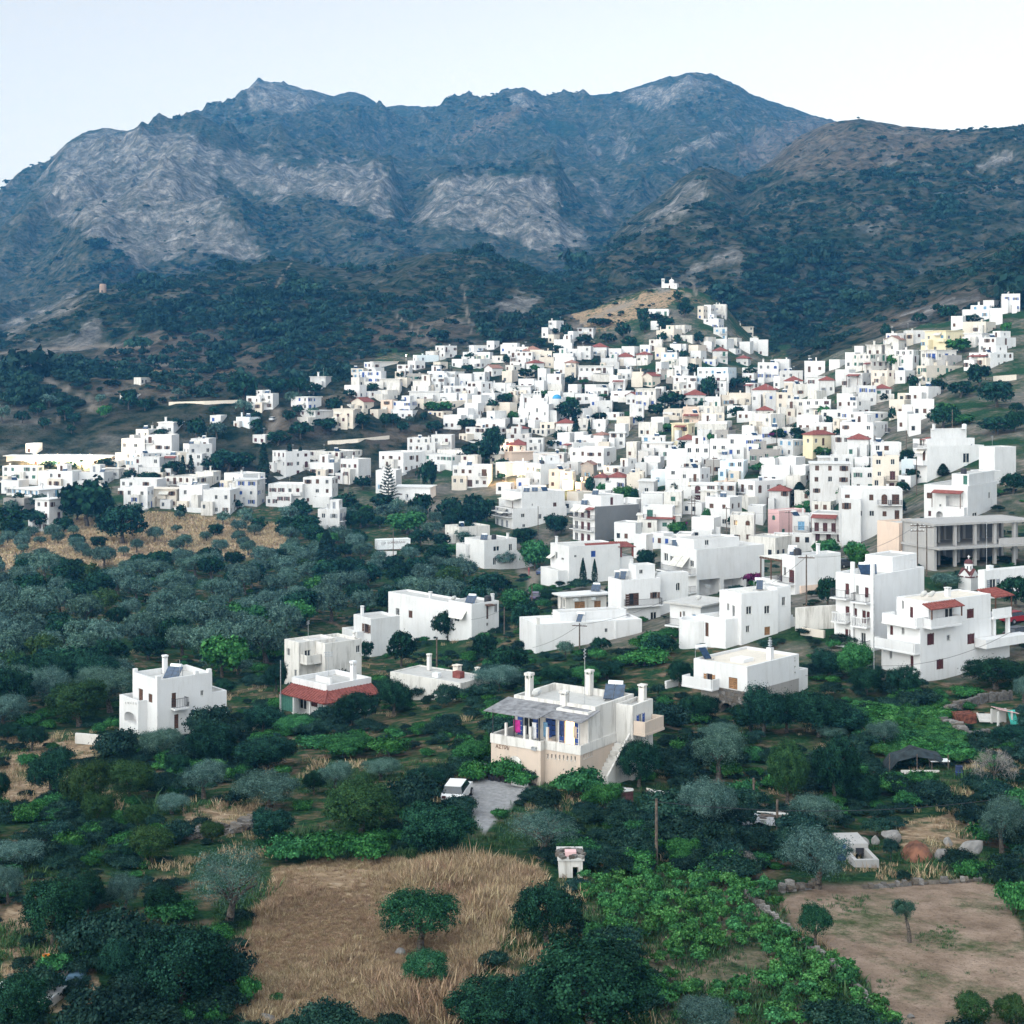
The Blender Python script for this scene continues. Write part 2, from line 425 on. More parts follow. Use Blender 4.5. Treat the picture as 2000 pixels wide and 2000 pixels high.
def ground_material(name, far):
    m, N, L, b = node_mat(name)
    geo = N.new('ShaderNodeNewGeometry')
    def noise(scale, detail=8, rough=0.6, off=0.0, stretch=None):
        n = N.new('ShaderNodeTexNoise'); n.inputs['Scale'].default_value = scale; n.inputs['Detail'].default_value = detail
        n.inputs['Roughness'].default_value = rough
        mp = N.new('ShaderNodeMapping'); mp.inputs['Location'].default_value = (off, off * .7, off * .3)
        if stretch: mp.inputs['Scale'].default_value = stretch
        L.new(geo.outputs['Position'], mp.inputs['Vector']); L.new(mp.outputs[0], n.inputs['Vector'])
        return n.outputs['Fac']
    def attr(n):
        a = N.new('ShaderNodeAttribute'); a.attribute_name = n; return a.outputs['Fac']
    def math_(op, a, c, clamp=False):
        n = N.new('ShaderNodeMath'); n.operation = op; n.use_clamp = clamp
        for i, v in enumerate((a, c)):
            if isinstance(v, (int, float)): n.inputs[i].default_value = v
            else: L.new(v, n.inputs[i])
        return n.outputs[0]
    def thresh(mask, nz, soft=6.0):
        # mask 0 -> nothing, 1 -> nearly everything, the noise decides the pieces in between
        t = math_('SUBTRACT', math_('ADD', nz, math_('MULTIPLY', mask, 0.48)), 0.80)
        return math_('MULTIPLY', t, soft, True)
    def mixc(f, a, c):
        n = N.new('ShaderNodeMix'); n.data_type = 'RGBA'
        L.new(f, n.inputs['Factor'])
        for i, v in ((6, a), (7, c)):
            if isinstance(v, tuple): n.inputs[i].default_value = (*v, 1)
            else: L.new(v, n.inputs[i])
        return n.outputs[2]
    def col(nz, stops):
        r = ramp(N, stops); L.new(nz, r.inputs['Fac']); return r.outputs['Color']
    if far:
        n1, n2, n3 = noise(0.012, 12, .65), noise(0.05, 10, .62, 31), noise(0.16, 8, .6, 77)
        earth = col(n2, [(0.3, (.06, .052, .042)), (0.55, (.12, .10, .08)), (0.72, (.20, .17, .135))])
        scrub = col(n3, [(0.32, (.006, .019, .013)), (0.6, (.019, .038, .023)), (0.75, (.05, .06, .04))])
        rock = col(noise(0.09, 12, .7, 11, (1, 1, .35)), [(0.34, (.035, .036, .038)), (0.48, (.15, .145, .14)), (0.60, (.30, .288, .278)), (0.70, (.43, .41, .395))])
        c = mixc(math_('MULTIPLY', math_('SUBTRACT', n1, 0.36), 9.0, True), scrub, mixc(math_('MULTIPLY', math_('SUBTRACT', n3, 0.40), 2.6, True), scrub, earth))
        c = mixc(thresh(attr('earth'), n3, 4), c, earth)
        strat = math_('MULTIPLY', math_('SUBTRACT', noise(0.3, 5, .6, 44, (.10, .10, 1.6)), 0.56), 9.0, True)
        c = mixc(math_('MULTIPLY', strat, 0.55), c, earth)
        bare = math_('MULTIPLY', math_('SUBTRACT', noise(0.035, 12, .68, 5), 0.53), 4.5, True)
        c = mixc(math_('MULTIPLY', bare, 0.7), c, rock)
        crack = math_('MULTIPLY', math_('SUBTRACT', 0.47, noise(0.22, 9, .72, 91, (1, 1, .5))), 9.0, True)
        rock = mixc(math_('MULTIPLY', crack, 0.75), rock, (.035, .042, .04))
        c = mixc(thresh(attr('rock'), noise(0.03, 14, .76, 53), 3.6), c, rock)
    else:
        n1, n2, n3 = noise(0.06, 10, .62), noise(0.5, 8, .62, 31), noise(2.2, 6, .6, 77)
        earth = col(n2, [(0.3, (.065, .046, .032)), (0.55, (.125, .088, .06)), (0.72, (.19, .14, .10))])
        weed = col(n3, [(0.3, (.008, .026, .013)), (0.55, (.020, .055, .024)), (0.75, (.058, .085, .038))])
        straw = col(noise(1.1, 8, .65, 9), [(0.3, (.15, .10, .065)), (0.5, (.28, .20, .13)), (0.7, (.42, .33, .23))])
        c = mixc(math_('MULTIPLY', math_('SUBTRACT', n1, 0.40), 7.0, True), weed, mixc(math_('MULTIPLY', math_('SUBTRACT', n2, 0.45), 6.0, True), weed, earth))
        c = mixc(thresh(attr('earth'), n2, 5), c, mixc(math_('MULTIPLY', math_('SUBTRACT', n3, 0.5), 5.0, True), straw, earth))
        soil = col(n2, [(0.28, (.13, .095, .068)), (0.45, (.225, .165, .125)), (0.7, (.33, .25, .195))])
        green = col(n3, [(0.3, (.03, .055, .02)), (0.7, (.075, .105, .05))])
        soil = mixc(math_('MULTIPLY', math_('SUBTRACT', noise(.16, 10, .78, 3), 0.50), 7.0, True), soil, green)
        c = mixc(math_('MULTIPLY', attr('vine'), 0.75), c, mixc(math_('MULTIPLY', math_('SUBTRACT', noise(.3, 8, .7, 13), 0.44), 7.0, True), soil, weed))
        soil = mixc(math_('MULTIPLY', math_('SUBTRACT', noise(7.0, 4, .7, 15), 0.55), 6.0, True), soil, (.055, .042, .03))
        c = mixc(attr('plough'), c, soil)
        c = mixc(attr('dry'), c, straw)
        paved = col(n2, [(0.3, (.10, .092, .082)), (0.7, (.22, .205, .185))])
        c = mixc(math_('MULTIPLY', attr('town'), math_('MULTIPLY', math_('SUBTRACT', n1, 0.42), 4.0, True)), c, paved)
        c = mixc(attr('court'), c, col(n3, [(0.3, (.20, .20, .205)), (0.7, (.33, .33, .335))]))
        c = mixc(thresh(attr('rock'), n2, 6), c, paved)
    c = mixc(attr('path'), c, col(n3, [(0.3, (.15, .13, .105)), (0.7, (.25, .22, .19))]))
    L.new(c, b.inputs['Base Color'])
    b.inputs['Roughness'].default_value = 0.95; b.inputs['Specular IOR Level'].default_value = 0.0
    bp = N.new('ShaderNodeBump'); bp.inputs['Strength'].default_value = 0.9; bp.inputs['Distance'].default_value = 16.0 if far else 0.5
    L.new(noise(0.05 if far else 1.1, 12, .65, 21), bp.inputs['Height']); L.new(bp.outputs[0], b.inputs['Normal'])
    return m

M_GROUND = ground_material('ground_soil', False)
M_HILL = ground_material('hill_scrub_and_rock', True)

def build_terrain():
    ny, nx = GPX.shape
    idx = np.arange(ny * nx).reshape(ny, nx)
    q = np.stack([idx[:-1, :-1], idx[:-1, 1:], idx[1:, 1:], idx[1:, :-1]], -1)
    lay = GL[:-1, :-1]; yy = GYY[:-1, :-1]
    names = ['ground'] + [h[0] for h in HILLS]
    part = np.array([{'ground': 0, 'village_hill': 0, 'left_hill': 1, 'right_hill': 2, 'mountain': 3}[n] for n in names])[lay]
    part = np.where((part == 0) & (yy > 800), np.where(yy > 1250, 3, np.where(GPX[:-1, :-1] < 1250, 1, 2)), part)
    P = np.c_[GX.ravel(), GYY.ravel(), (GZ + CZ).ravel()]
    for k, (nm, mat) in enumerate((('ground', M_GROUND), ('hill', M_HILL), ('hill', M_HILL), ('mountain', M_HILL))):
        f = q[part == k]
        used, inv = np.unique(f, return_inverse=True)
        me = bpy.data.meshes.new(nm)
        me.vertices.add(len(used)); me.vertices.foreach_set('co', P[used].astype(np.float32).ravel())
        nf = len(f)
        me.loops.add(nf * 4); me.loops.foreach_set('vertex_index', inv.astype(np.int32).ravel())
        me.polygons.add(nf); me.polygons.foreach_set('loop_start', np.arange(0, nf * 4, 4, dtype=np.int32))
        me.polygons.foreach_set('use_smooth', np.ones(nf, bool))
        me.update(calc_edges=True)
        for n, a in MASK.items():
            at = me.attributes.new(n, 'FLOAT', 'POINT'); at.data.foreach_set('value', a.ravel()[used].astype(np.float32))
        me.materials.append(mat)
        o = link(nm, me)
        lab = {0: 'dry grass, soil and weeds of the valley floor under village and groves', 1: 'dark scrubby hill with low bushes behind the lower village on the left',
               2: 'terraced scrub hillside with rocky crests rising behind the upper village', 3: 'bluish rocky mountain range along the skyline'}[k]
        props(o, lab, {0: 'ground', 1: 'hill', 2: 'hill', 3: 'mountain'}[k], None, 'structure')
build_terrain()
# ------------------------------------------------------------------ building materials
def plaster(name, col, rnd=0.06, dirt=0.5, stain=(.36, .33, .29)):
    m, N, L, b = node_mat(name)
    tc = N.new('ShaderNodeTexCoord'); mp = N.new('ShaderNodeMapping'); mp.inputs['Scale'].default_value = (1.6, 1.6, 0.22)
    n1 = N.new('ShaderNodeTexNoise'); n1.inputs['Scale'].default_value = 1.1; n1.inputs['Detail'].default_value = 6; n1.inputs['Roughness'].default_value = .68
    n2 = N.new('ShaderNodeTexNoise'); n2.inputs['Scale'].default_value = 0.35; n2.inputs['Detail'].default_value = 5
    oi = N.new('ShaderNodeObjectInfo')
    va = N.new('ShaderNodeVectorMath'); va.operation = 'SCALE'; va.inputs[0].default_value = (37, 19, 11)
    vb = N.new('ShaderNodeVectorMath'); vb.operation = 'ADD'
    L.new(oi.outputs['Random'], va.inputs['Scale']); L.new(tc.outputs['Object'], vb.inputs[0]); L.new(va.outputs[0], vb.inputs[1])
    L.new(vb.outputs[0], mp.inputs['Vector']); L.new(mp.outputs[0], n1.inputs['Vector']); L.new(vb.outputs[0], n2.inputs['Vector'])
    r1 = ramp(N, [(0.50, (0, 0, 0)), (0.74, (1, 1, 1))]); L.new(n1.outputs['Fac'], r1.inputs['Fac'])
    r2 = ramp(N, [(0.3, tuple(c * 0.90 for c in col)), (0.65, col)]); L.new(n2.outputs['Fac'], r2.inputs['Fac'])
    ml = N.new('ShaderNodeMath'); ml.operation = 'MULTIPLY'; ml.inputs[1].default_value = dirt; L.new(r1.outputs['Color'], ml.inputs[0])
    mx = N.new('ShaderNodeMix'); mx.data_type = 'RGBA'; L.new(ml.outputs[0], mx.inputs['Factor']); L.new(r2.outputs['Color'], mx.inputs[6]); mx.inputs[7].default_value = (*stain, 1)
    mr = N.new('ShaderNodeMapRange'); mr.inputs['To Min'].default_value = 1 - rnd; mr.inputs['To Max'].default_value = 1.0; L.new(oi.outputs['Random'], mr.inputs['Value'])
    m2 = N.new('ShaderNodeMix'); m2.data_type = 'RGBA'; m2.blend_type = 'MULTIPLY'; m2.inputs['Factor'].default_value = 1
    L.new(mx.outputs[2], m2.inputs[6]); L.new(mr.outputs[0], m2.inputs[7]); L.new(m2.outputs[2], b.inputs['Base Color'])
    b.inputs['Roughness'].default_value = 0.9; b.inputs['Specular IOR Level'].default_value = 0.15
    bp = N.new('ShaderNodeBump'); bp.inputs['Strength'].default_value = 0.25; bp.inputs['Distance'].default_value = 0.05
    L.new(n1.outputs['Fac'], bp.inputs['Height']); L.new(bp.outputs[0], b.inputs['Normal'])
    return m

WALLS = {'w': plaster('white_plaster', (.72, .72, .72), .16, .28), 'c': plaster('cream_plaster', (.66, .60, .52), .12, .35), 'g': plaster('grey_stone_render', (.36, .34, .32), .2, .5, (.2, .19, .18)),
         'p': plaster('pink_plaster', (.68, .44, .44), .12, .25), 'y': plaster('yellow_plaster', (.74, .66, .46), .1, .3), 'b': plaster('beige_plaster', (.56, .46, .38), .02, .5),
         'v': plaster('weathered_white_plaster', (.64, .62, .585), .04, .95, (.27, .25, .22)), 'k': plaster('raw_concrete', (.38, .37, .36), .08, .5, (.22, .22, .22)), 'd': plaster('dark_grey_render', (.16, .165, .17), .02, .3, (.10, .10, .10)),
         'q': plaster('off_white_plaster', (.62, .62, .62), .15, .6), 'o': plaster('peach_plaster', (.70, .55, .45), .1, .3), 'u': plaster('bluish_white_plaster', (.70, .78, .82), .05, .15)}
WALL_WORD = {'w': 'white', 'q': 'dull white', 'c': 'cream', 'g': 'grey', 'p': 'pink', 'y': 'yellow', 'b': 'beige', 'v': 'weathered white', 'k': 'bare concrete', 'd': 'dark grey', 'o': 'peach', 'u': 'pale blue'}
M_ROOF = plaster('grey_flat_roof', (.52, .51, .49), .25, .6, (.30, .29, .28))
M_SLAB = plaster('concrete_slab', (.55, .54, .52), .1, .5)
M_GLASS = simple('dark_window_glass', (.035, .042, .05), .12, .3, 2, .4, spec=.5)
M_FRAME = simple('white_window_frame', (.62, .62, .60), .6, .05)
M_WOOD = simple('brown_wood', (.13, .065, .04), .7, .3, 9, .35)
M_TAN = simple('varnished_wood', (.36, .19, .085), .6, .25, 9, .2)
M_MAROON = simple('dark_red_shutter', (.10, .03, .03), .6, .2, 9, .2)
M_BLUE = simple('blue_paint', (.03, .085, .32), .55, .15, 5, .15)
M_SKYB = simple('pale_blue_paint', (.16, .33, .50), .55, .15, 5, .2)
M_GREEN = simple('green_paint', (.05, .16, .12), .6, .15, 5, .2)
M_GREY = simple('grey_shutter', (.28, .30, .33), .6, .15, 5, .2)
M_METAL = simple('dark_iron', (.05, .05, .055), .5, .2, 8, metallic=.4)
M_STEEL = simple('galvanised_steel', (.50, .52, .54), .35, .2, 6, metallic=.7)
M_SOLAR = simple('solar_collector_glass', (.02, .045, .09), .15, .25, 2, .2, spec=.6)
M_TANKW = simple('white_tank', (.70, .72, .73), .4, .1)
M_BLACK = simple('black_plastic_tank', (.03, .03, .035), .5, .2)
M_AWN = simple('canvas_awning', (.60, .58, .53), .85, .12, 2, .2)
M_POLE = simple('weathered_timber', (.13, .10, .08), .9, .3, 4, .2, bump=.3)
def tiles(name, col):
    m, N, L, b = node_mat(name)
    tc = N.new('ShaderNodeTexCoord'); n = N.new('ShaderNodeTexNoise'); n.inputs['Scale'].default_value = 2.2; n.inputs['Detail'].default_value = 6; n.inputs['Roughness'].default_value = .7
    w = N.new('ShaderNodeTexWave'); w.wave_type = 'BANDS'; w.bands_direction = 'Z'; w.inputs['Scale'].default_value = 2.4; w.inputs['Distortion'].default_value = .4
    L.new(tc.outputs['Object'], n.inputs['Vector']); L.new(tc.outputs['Object'], w.inputs['Vector'])
    r = ramp(N, [(.3, tuple(c * .55 for c in col)), (.5, col), (.75, tuple(min(1, c * 1.35 + .02) for c in col))]); L.new(n.outputs['Fac'], r.inputs['Fac'])
    L.new(r.outputs['Color'], b.inputs['Base Color']); b.inputs['Roughness'].default_value = .85; b.inputs['Specular IOR Level'].default_value = .15
    bp = N.new('ShaderNodeBump'); bp.inputs['Strength'].default_value = .6; bp.inputs['Distance'].default_value = .06; L.new(w.outputs['Fac'], bp.inputs['Height']); L.new(bp.outputs[0], b.inputs['Normal'])
    return m
M_TILE = tiles('red_roof_tile', (.20, .062, .052))
M_OLDTILE = tiles('faded_roof_tile', (.27, .15, .12))
M_PANTILE = tiles('terracotta_awning_tile', (.33, .12, .085))

# ------------------------------------------------------------------ windows and doors: one shared mesh of 1 x 1 m for each kind
SHUT = {'n': M_WOOD, 't': M_TAN, 'm': M_MAROON, 'b': M_BLUE, 's': M_SKYB, 'e': M_GREEN, 'y': M_GREY, 'd': M_WOOD}
def _pane(mb, m=0, dep=.14): mb.poly([(0, dep, 0), (1, dep, 0), (1, dep, 1), (0, dep, 1)], m)
def _frame(mb, m=1, t=.07, mull=True, dep=.13):
    d0, d1 = dep - .05, dep + .0
    mb.box(0, t, d0, d1, 0, 1, m); mb.box(1 - t, 1, d0, d1, 0, 1, m); mb.box(t, 1 - t, d0, d1, 0, t * .8, m); mb.box(t, 1 - t, d0, d1, 1 - t * .8, 1, m)
    if mull: mb.box(.46, .54, d0 + .002, d1 - .002, t * .8, 1 - t * .8, m)
def _leaf(mb, x0, x1, y0, y1, m=2):
    mb.box(x0, x0 + .05, y0, y1, .01, .99, m); mb.box(x1 - .05, x1, y0, y1, .01, .99, m)
    n = 5
    for i in range(n):
        z = .03 + i * .94 / n
        mb.box(x0 + .05, x1 - .05, y0 + .008, y1 - .004, z, z + .94 / n - .035, m)
_wm = {}
def window_mesh(style, kind):
    """joined window for houses far away; for near houses the pieces 'pane', 'frame', 'leaf_l', 'leaf_r', 'door'"""
    key = (style, kind)
    if key in _wm: return _wm[key]
    mb = MB(); st, c = style[0], (style[1:] or 'n')[0]; mats = [M_GLASS, M_FRAME if c not in 'nt' or st == 'g' else M_WOOD, SHUT.get(c, M_WOOD)]
    if kind in ('all', 'pane'): _pane(mb)
    if kind in ('all', 'frame') and st != 'v': _frame(mb, 1)
    if kind in ('all', 'sill') and st in 'go': mb.box(-.06, 1.06, -.05, .07, -.06, 0, 1)
    if st == 'o':
        if kind in ('all', 'leaf_l'): _leaf(mb, -.50, -.01, -.065, -.02)
        if kind in ('all', 'leaf_r'): _leaf(mb, 1.01, 1.50, -.065, -.02)
    if st in 'cD':
        if kind in ('all', 'leaf_l'): _leaf(mb, .02, .495, .05, .10)
        if kind in ('all', 'leaf_r'): _leaf(mb, .505, .98, .05, .10)
    if st == 'h':
        if kind in ('all', 'leaf_l'): _leaf(mb, -.40, -.01, -.065, -.02)
        if kind in ('all', 'leaf_r'): _leaf(mb, .505, .98, .05, .10)
    me = mb.mesh('window', *mats) if mb.f else None
    _wm[key] = me
    return me

_part_mesh = {}
def shared(key, fn):
    if key not in _part_mesh: _part_mesh[key] = fn()
    return _part_mesh[key]

REG = []   # things to be described once everything stands: object, photo x, photo y, description, category
def project(p):
    return 1000 + F * p[0] / p[1], HY - F * (p[2] - CZ) / p[1]

class House:
    """local frame: origin at the near lower corner; the left-hand face runs along -x (y=0), the right-hand face along +y (x=0)"""
    def __init__(s, px, py, h=0.0, theta=25.0, name='house', near=False, wall='w', pos=None, y0=45, y1=5000):
        X, Y, Z = pos if pos else hit(px, py, h, y0, y1)
        s.pos = (X, Y, Z); s.s = F / Y; s.th = R(theta); s.near = near; s.wallkey = wall
        s.root = bpy.data.objects.new(name, None); COL.objects.link(s.root)
        s.root.location = s.pos; s.root.rotation_euler = (0, 0, -s.th); s.root.empty_display_size = .5
        s.boxes = []; s.nwin = 0; s.shut = set(); s.feat = []; s.roofkind = 'flat'; s.storeys = 1
        s.extra_wall = MB(); s.extra_mats = [WALLS[wall]]
    def wpx(s, dx):       # photo pixels along the left face -> metres
        return dx / s.s / math.cos(s.th)
    def dpx(s, dx):       # photo pixels along the right face -> metres
        return dx / s.s / math.sin(s.th)
    def hpx(s, dy): return dy / s.s
    def box(s, x0, x1, y0, y1, z0, z1, par=.35, wall=None, roof='flat', tile=None, over=.35, rise=None, roofmat=None):
        e = .004 * len(s.boxes)
        b = dict(x0=x0 + e, x1=x1 - e, y0=y0 + e, y1=y1 - e, z0=z0, z1=z1 - e, par=par, wall=wall or s.wallkey, roof=roof, tile=tile or M_TILE, L=[], R=[], over=over, rise=rise, roofmat=roofmat or M_ROOF)
        s.boxes.append(b); return b
    def win(s, b, face, a, z, w, h, style='g', arch=False, deep=None, name=None):
        """a, z: left lower corner on the face seen from outside (metres from its left end and above the house origin)"""
        length = b['x1'] - b['x0'] if face == 'L' else b['y1'] - b['y0']
        if a < .12 or a + w > length - .12 or z + h > b['z1'] - .05 or z < b['z0']: return None
        for o in b[face]:
            if a < o[0] + o[2] + .1 and o[0] < a + w + .1 and z < o[1] + o[3] + .1 and o[1] < z + h + .1: return None
        b[face].append((a, z, w, h, arch))
        st = style[0]
        if len(style) > 1: s.shut.add(style[1])
        nm = name or ('door' if st == 'D' else 'window')
        loc = (b['x0'] + a, b['y0'], z) if face == 'L' else (b['x1'], b['y0'] + a, z)
        rz = 0 if face == 'L' else math.pi / 2
        s.nwin += 1
        sc = (w, 1, h)
        if st == 'v' and deep:
            mb = MB(); mb.poly([(0, deep, 0), (w, deep, 0), (w, deep, h), (0, deep, h)]); mb.poly([(0, .18, 0), (0, deep, 0), (0, deep, h), (0, .18, h)][::-1]); mb.poly([(w, .18, 0), (w, deep, 0), (w, deep, h), (w, .18, h)])
            mb.poly([(0, .18, h), (w, .18, h), (w, deep, h), (0, deep, h)]); mb.poly([(0, .18, 0), (w, .18, 0), (w, deep, 0), (0, deep, 0)][::-1])
            return mb.build(name or 'porch', WALLS[b['wall']], s.root, loc, rz)
        if not s.near:
            return link(nm, window_mesh(style, 'all'), s.root, loc, rz, sc)
        p = link(nm, window_mesh(style, 'pane'), s.root, loc, rz, sc)
        for k, n2 in (('frame', 'frame'), ('sill', 'sill'), ('leaf_l', 'shutter' if st != 'D' else 'door_leaf'), ('leaf_r', 'shutter' if st != 'D' else 'door_leaf')):
            me = window_mesh(style, k)
            if me: link(n2, me, p)
        return p
    # ---- parts on or beside the boxes
    def balcony(s, x0, x1, y0, y1, z, rail='iron', h=.95, slab=None):
        m = MB().box(x0, x1, y0, y1, z - .18, z)
        o = m.build('balcony', slab or WALLS[s.wallkey], s.root)
        r = MB()
        def run(ax, ay, bx, by):
            if rail == 'iron':
                n = max(2, int(math.hypot(bx - ax, by - ay) / .16))
                for i in range(n + 1):
                    t = i / n; x, y = ax + (bx - ax) * t, ay + (by - ay) * t
                    r.box(x - .012, x + .012, y - .012, y + .012, z, z + h - .03)
                r.tube((ax, ay, z + h), (bx, by, z + h), .03, sides=4); r.tube((ax, ay, z + .1), (bx, by, z + .1), .02, sides=4)
            else:
                tx, ty = (0, .12) if ay == by else (.12, 0)
                if rail == 'baluster':
                    n = max(2, int(math.hypot(bx - ax, by - ay) / .3))
                    for i in range(n):
                        t = (i + .5) / n; x, y = ax + (bx - ax) * t, ay + (by - ay) * t
                        r.tube((x, y, z), (x, y, z + h), .07, .05, 6)
                    r.box(min(ax, bx), max(ax, bx) + tx, min(ay, by), max(ay, by) + ty, z + h, z + h + .1)
                else:
                    r.box(min(ax, bx), max(ax, bx) + tx, min(ay, by), max(ay, by) + ty, z, z + h)
        if y0 < 0 or rail == 'wallL':
            run(x0 + .05, y0 + .05, x1 - .05 - (.12 if rail != 'iron' else 0), y0 + .05)
            if y1 - y0 > .3: run(x0 + .05, y0 + .18, x0 + .05, y1); run(x1 - .17, y0 + .18, x1 - .17, y1)
        else:
            run(x1 - .17, y0 + .05, x1 - .17, y1 - .05); run(x0, y0 + .05, x1 - .18, y0 + .05); run(x0, y1 - .17, x1 - .18, y1 - .17)
        r.build('railing', M_METAL if rail == 'iron' else WALLS[s.wallkey], o)
        if 'balcony' not in s.feat: s.feat.append('balcony')
        return o
    def chimney(s, x, y, z, h=1.4, w=.45, wall=None):
        def mk():
            m = MB().box(-.5, .5, -.5, .5, 0, .82)
            for a, c in ((-.5, -.5), (.3, -.5), (.3, .3), (-.5, .3)): m.box(a, a + .2, c, c + .2, .82, .92)
            return m.box(-.62, .62, -.62, .62, .92, 1.0).mesh('chimney', WALLS[wall or s.wallkey])
        link('chimney', shared(('chimney', wall or s.wallkey), mk), s.root, (x, y, z), 0, (w, w, h))
    def solar(s, x, y, z, rz=None, two=True, sc=1.0):
        rz = s.th + R(rng.uniform(-15, 35)) if rz is None else rz
        def mk():
            m = MB()
            for k in ((-1.02, -.02), (.02, 1.02)) if two else ((-.5, .5),):
                m.prism([(k[0], 0, .25), (k[1], 0, .25), (k[1], 1.45, 1.45), (k[0], 1.45, 1.45)], (0, .03, -.05), (0, -.03, .05))
            return m.mesh('solar_panel', M_SOLAR)
        def mk2(): return MB().tube((-.75, 1.65, 1.55), (.75, 1.65, 1.55), .28, sides=10).mesh('water_tank', M_TANKW if rng.random() < .6 else M_STEEL, smooth=False)
        def mk3():
            m = MB()
            for x0 in (-.9, .9): m.box(x0 - .03, x0 + .03, .02, 1.65, .0, .05).box(x0 - .03, x0 + .03, .02, .08, .04, .3).box(x0 - .03, x0 + .03, 1.59, 1.65, .04, 1.4)
            return m.box(-.92, .92, 1.6, 1.64, 1.18, 1.24).mesh('stand', M_STEEL)
        p = link('solar_heater', shared(('solar', two), mk), s.root, (x, y, z), rz, (sc * .8,) * 3)
        link('water_tank', shared(('tank', rng.randint(0, 2)), mk2), p); link('stand', shared('stand', mk3), p)
        if 'rooftop solar heater' not in s.feat: s.feat.append('rooftop solar heater')
    def tank(s, x, y, z, black=True):
        link('water_tank', shared(('btank', black), lambda: MB().lathe([(0, 0), (.55, 0), (.58, .5), (.55, 1.0), (.3, 1.18), (0, 1.2)], sides=12).mesh('water_tank', M_BLACK if black else M_TANKW, smooth=False)), s.root, (x, y, z))
    def aerial(s, x, y, z, h=3.0):
        def mk():
            m = MB().tube((0, 0, 0), (0, 0, 1), .022, sides=4)
            for k, w in ((.96, .5), (.90, .4), (.84, .45)): m.tube((-w, 0, k), (w, 0, k), .014, sides=3)
            return m.mesh('aerial', M_STEEL)
        link('aerial', shared('aerial', mk), s.root, (x, y, z), rng.uniform(0, 3), (1, 1, h))
    def dish(s, x, y, z):
        def mk():
            m = MB(); m.lathe([(0, 0), (.2, .03), (.4, .13), (.45, .18)], sides=12); m.tube((0, 0, 0), (0, 0, .35), .02, sides=4); return m.mesh('satellite_dish', M_FRAME)
        o = link('satellite_dish', shared('dish', mk), s.root, (x, y, z + .6)); o.rotation_euler = (R(-62), 0, s.th - R(-25))
        link('mast', shared('dishmast', lambda: MB().tube((0, 0, -.05), (0, -.55, -.3), .03, sides=5).mesh('mast', M_STEEL)), o)
    def awning(s, x0, x1, y, z, drop=1.0, out=1.2, mat=None, name='awning', thick=.05):
        """slanting sheet off the left face"""
        m = MB().prism([(x0, y, z), (x1, y, z), (x1, y - out, z - drop), (x0, y - out, z - drop)], (0, 0, 0), (0, 0, thick))
        return m.build(name, mat or M_AWN, s.root)
    def canopy(s, x0, x1, y0, y1, z, posts=True, mat=None, zf=None, rise=.5, name='tiled_canopy', base=None):
        """tiled lean-to roof on posts, highest at y1"""
        zf = z if zf is None else zf
        o = tiled_slope([(x0, y0, z), (x1, y0, z), (x1, y1, z + rise), (x0, y1, z + rise)], mat or M_TILE, .09, s.near).build(name, mat or M_TILE, s.root)
        if posts:
            for x in (x0 + .15, x1 - .15):
                MB().box(x - .06, x + .06, y0 + .12, y0 + .24, base if base is not None else 0, z + .02).build('post', M_WOOD, o)
        if mat is None and 'red tiled canopy' not in s.feat: s.feat.append('red tiled canopy')
        return o
    def steps(s, x0, x1, y0, y1, z0, z1, n=10, along='x'):
        m = MB()
        for i in range(n):
            t0, t1 = i / n, (i + 1) / n
            zt = z0 + (z1 - z0) * t1
            if along == 'x': m.box(x0 + (x1 - x0) * min(t0, t1), x0 + (x1 - x0) * max(t0, t1), y0, y1, z0 - 1, zt) if x1 > x0 else m.box(x0 + (x1 - x0) * t1, x0 + (x1 - x0) * t0, y0, y1, z0 - 1, zt)
            else: m.box(x0, x1, y0 + (y1 - y0) * min(t0, t1), y0 + (y1 - y0) * max(t0, t1), z0 - 1, zt) if y1 > y0 else m.box(x0, x1, y0 + (y1 - y0) * t1, y0 + (y1 - y0) * t0, z0 - 1, zt)
        return m.build('outside_stairs', WALLS[s.wallkey], s.root)
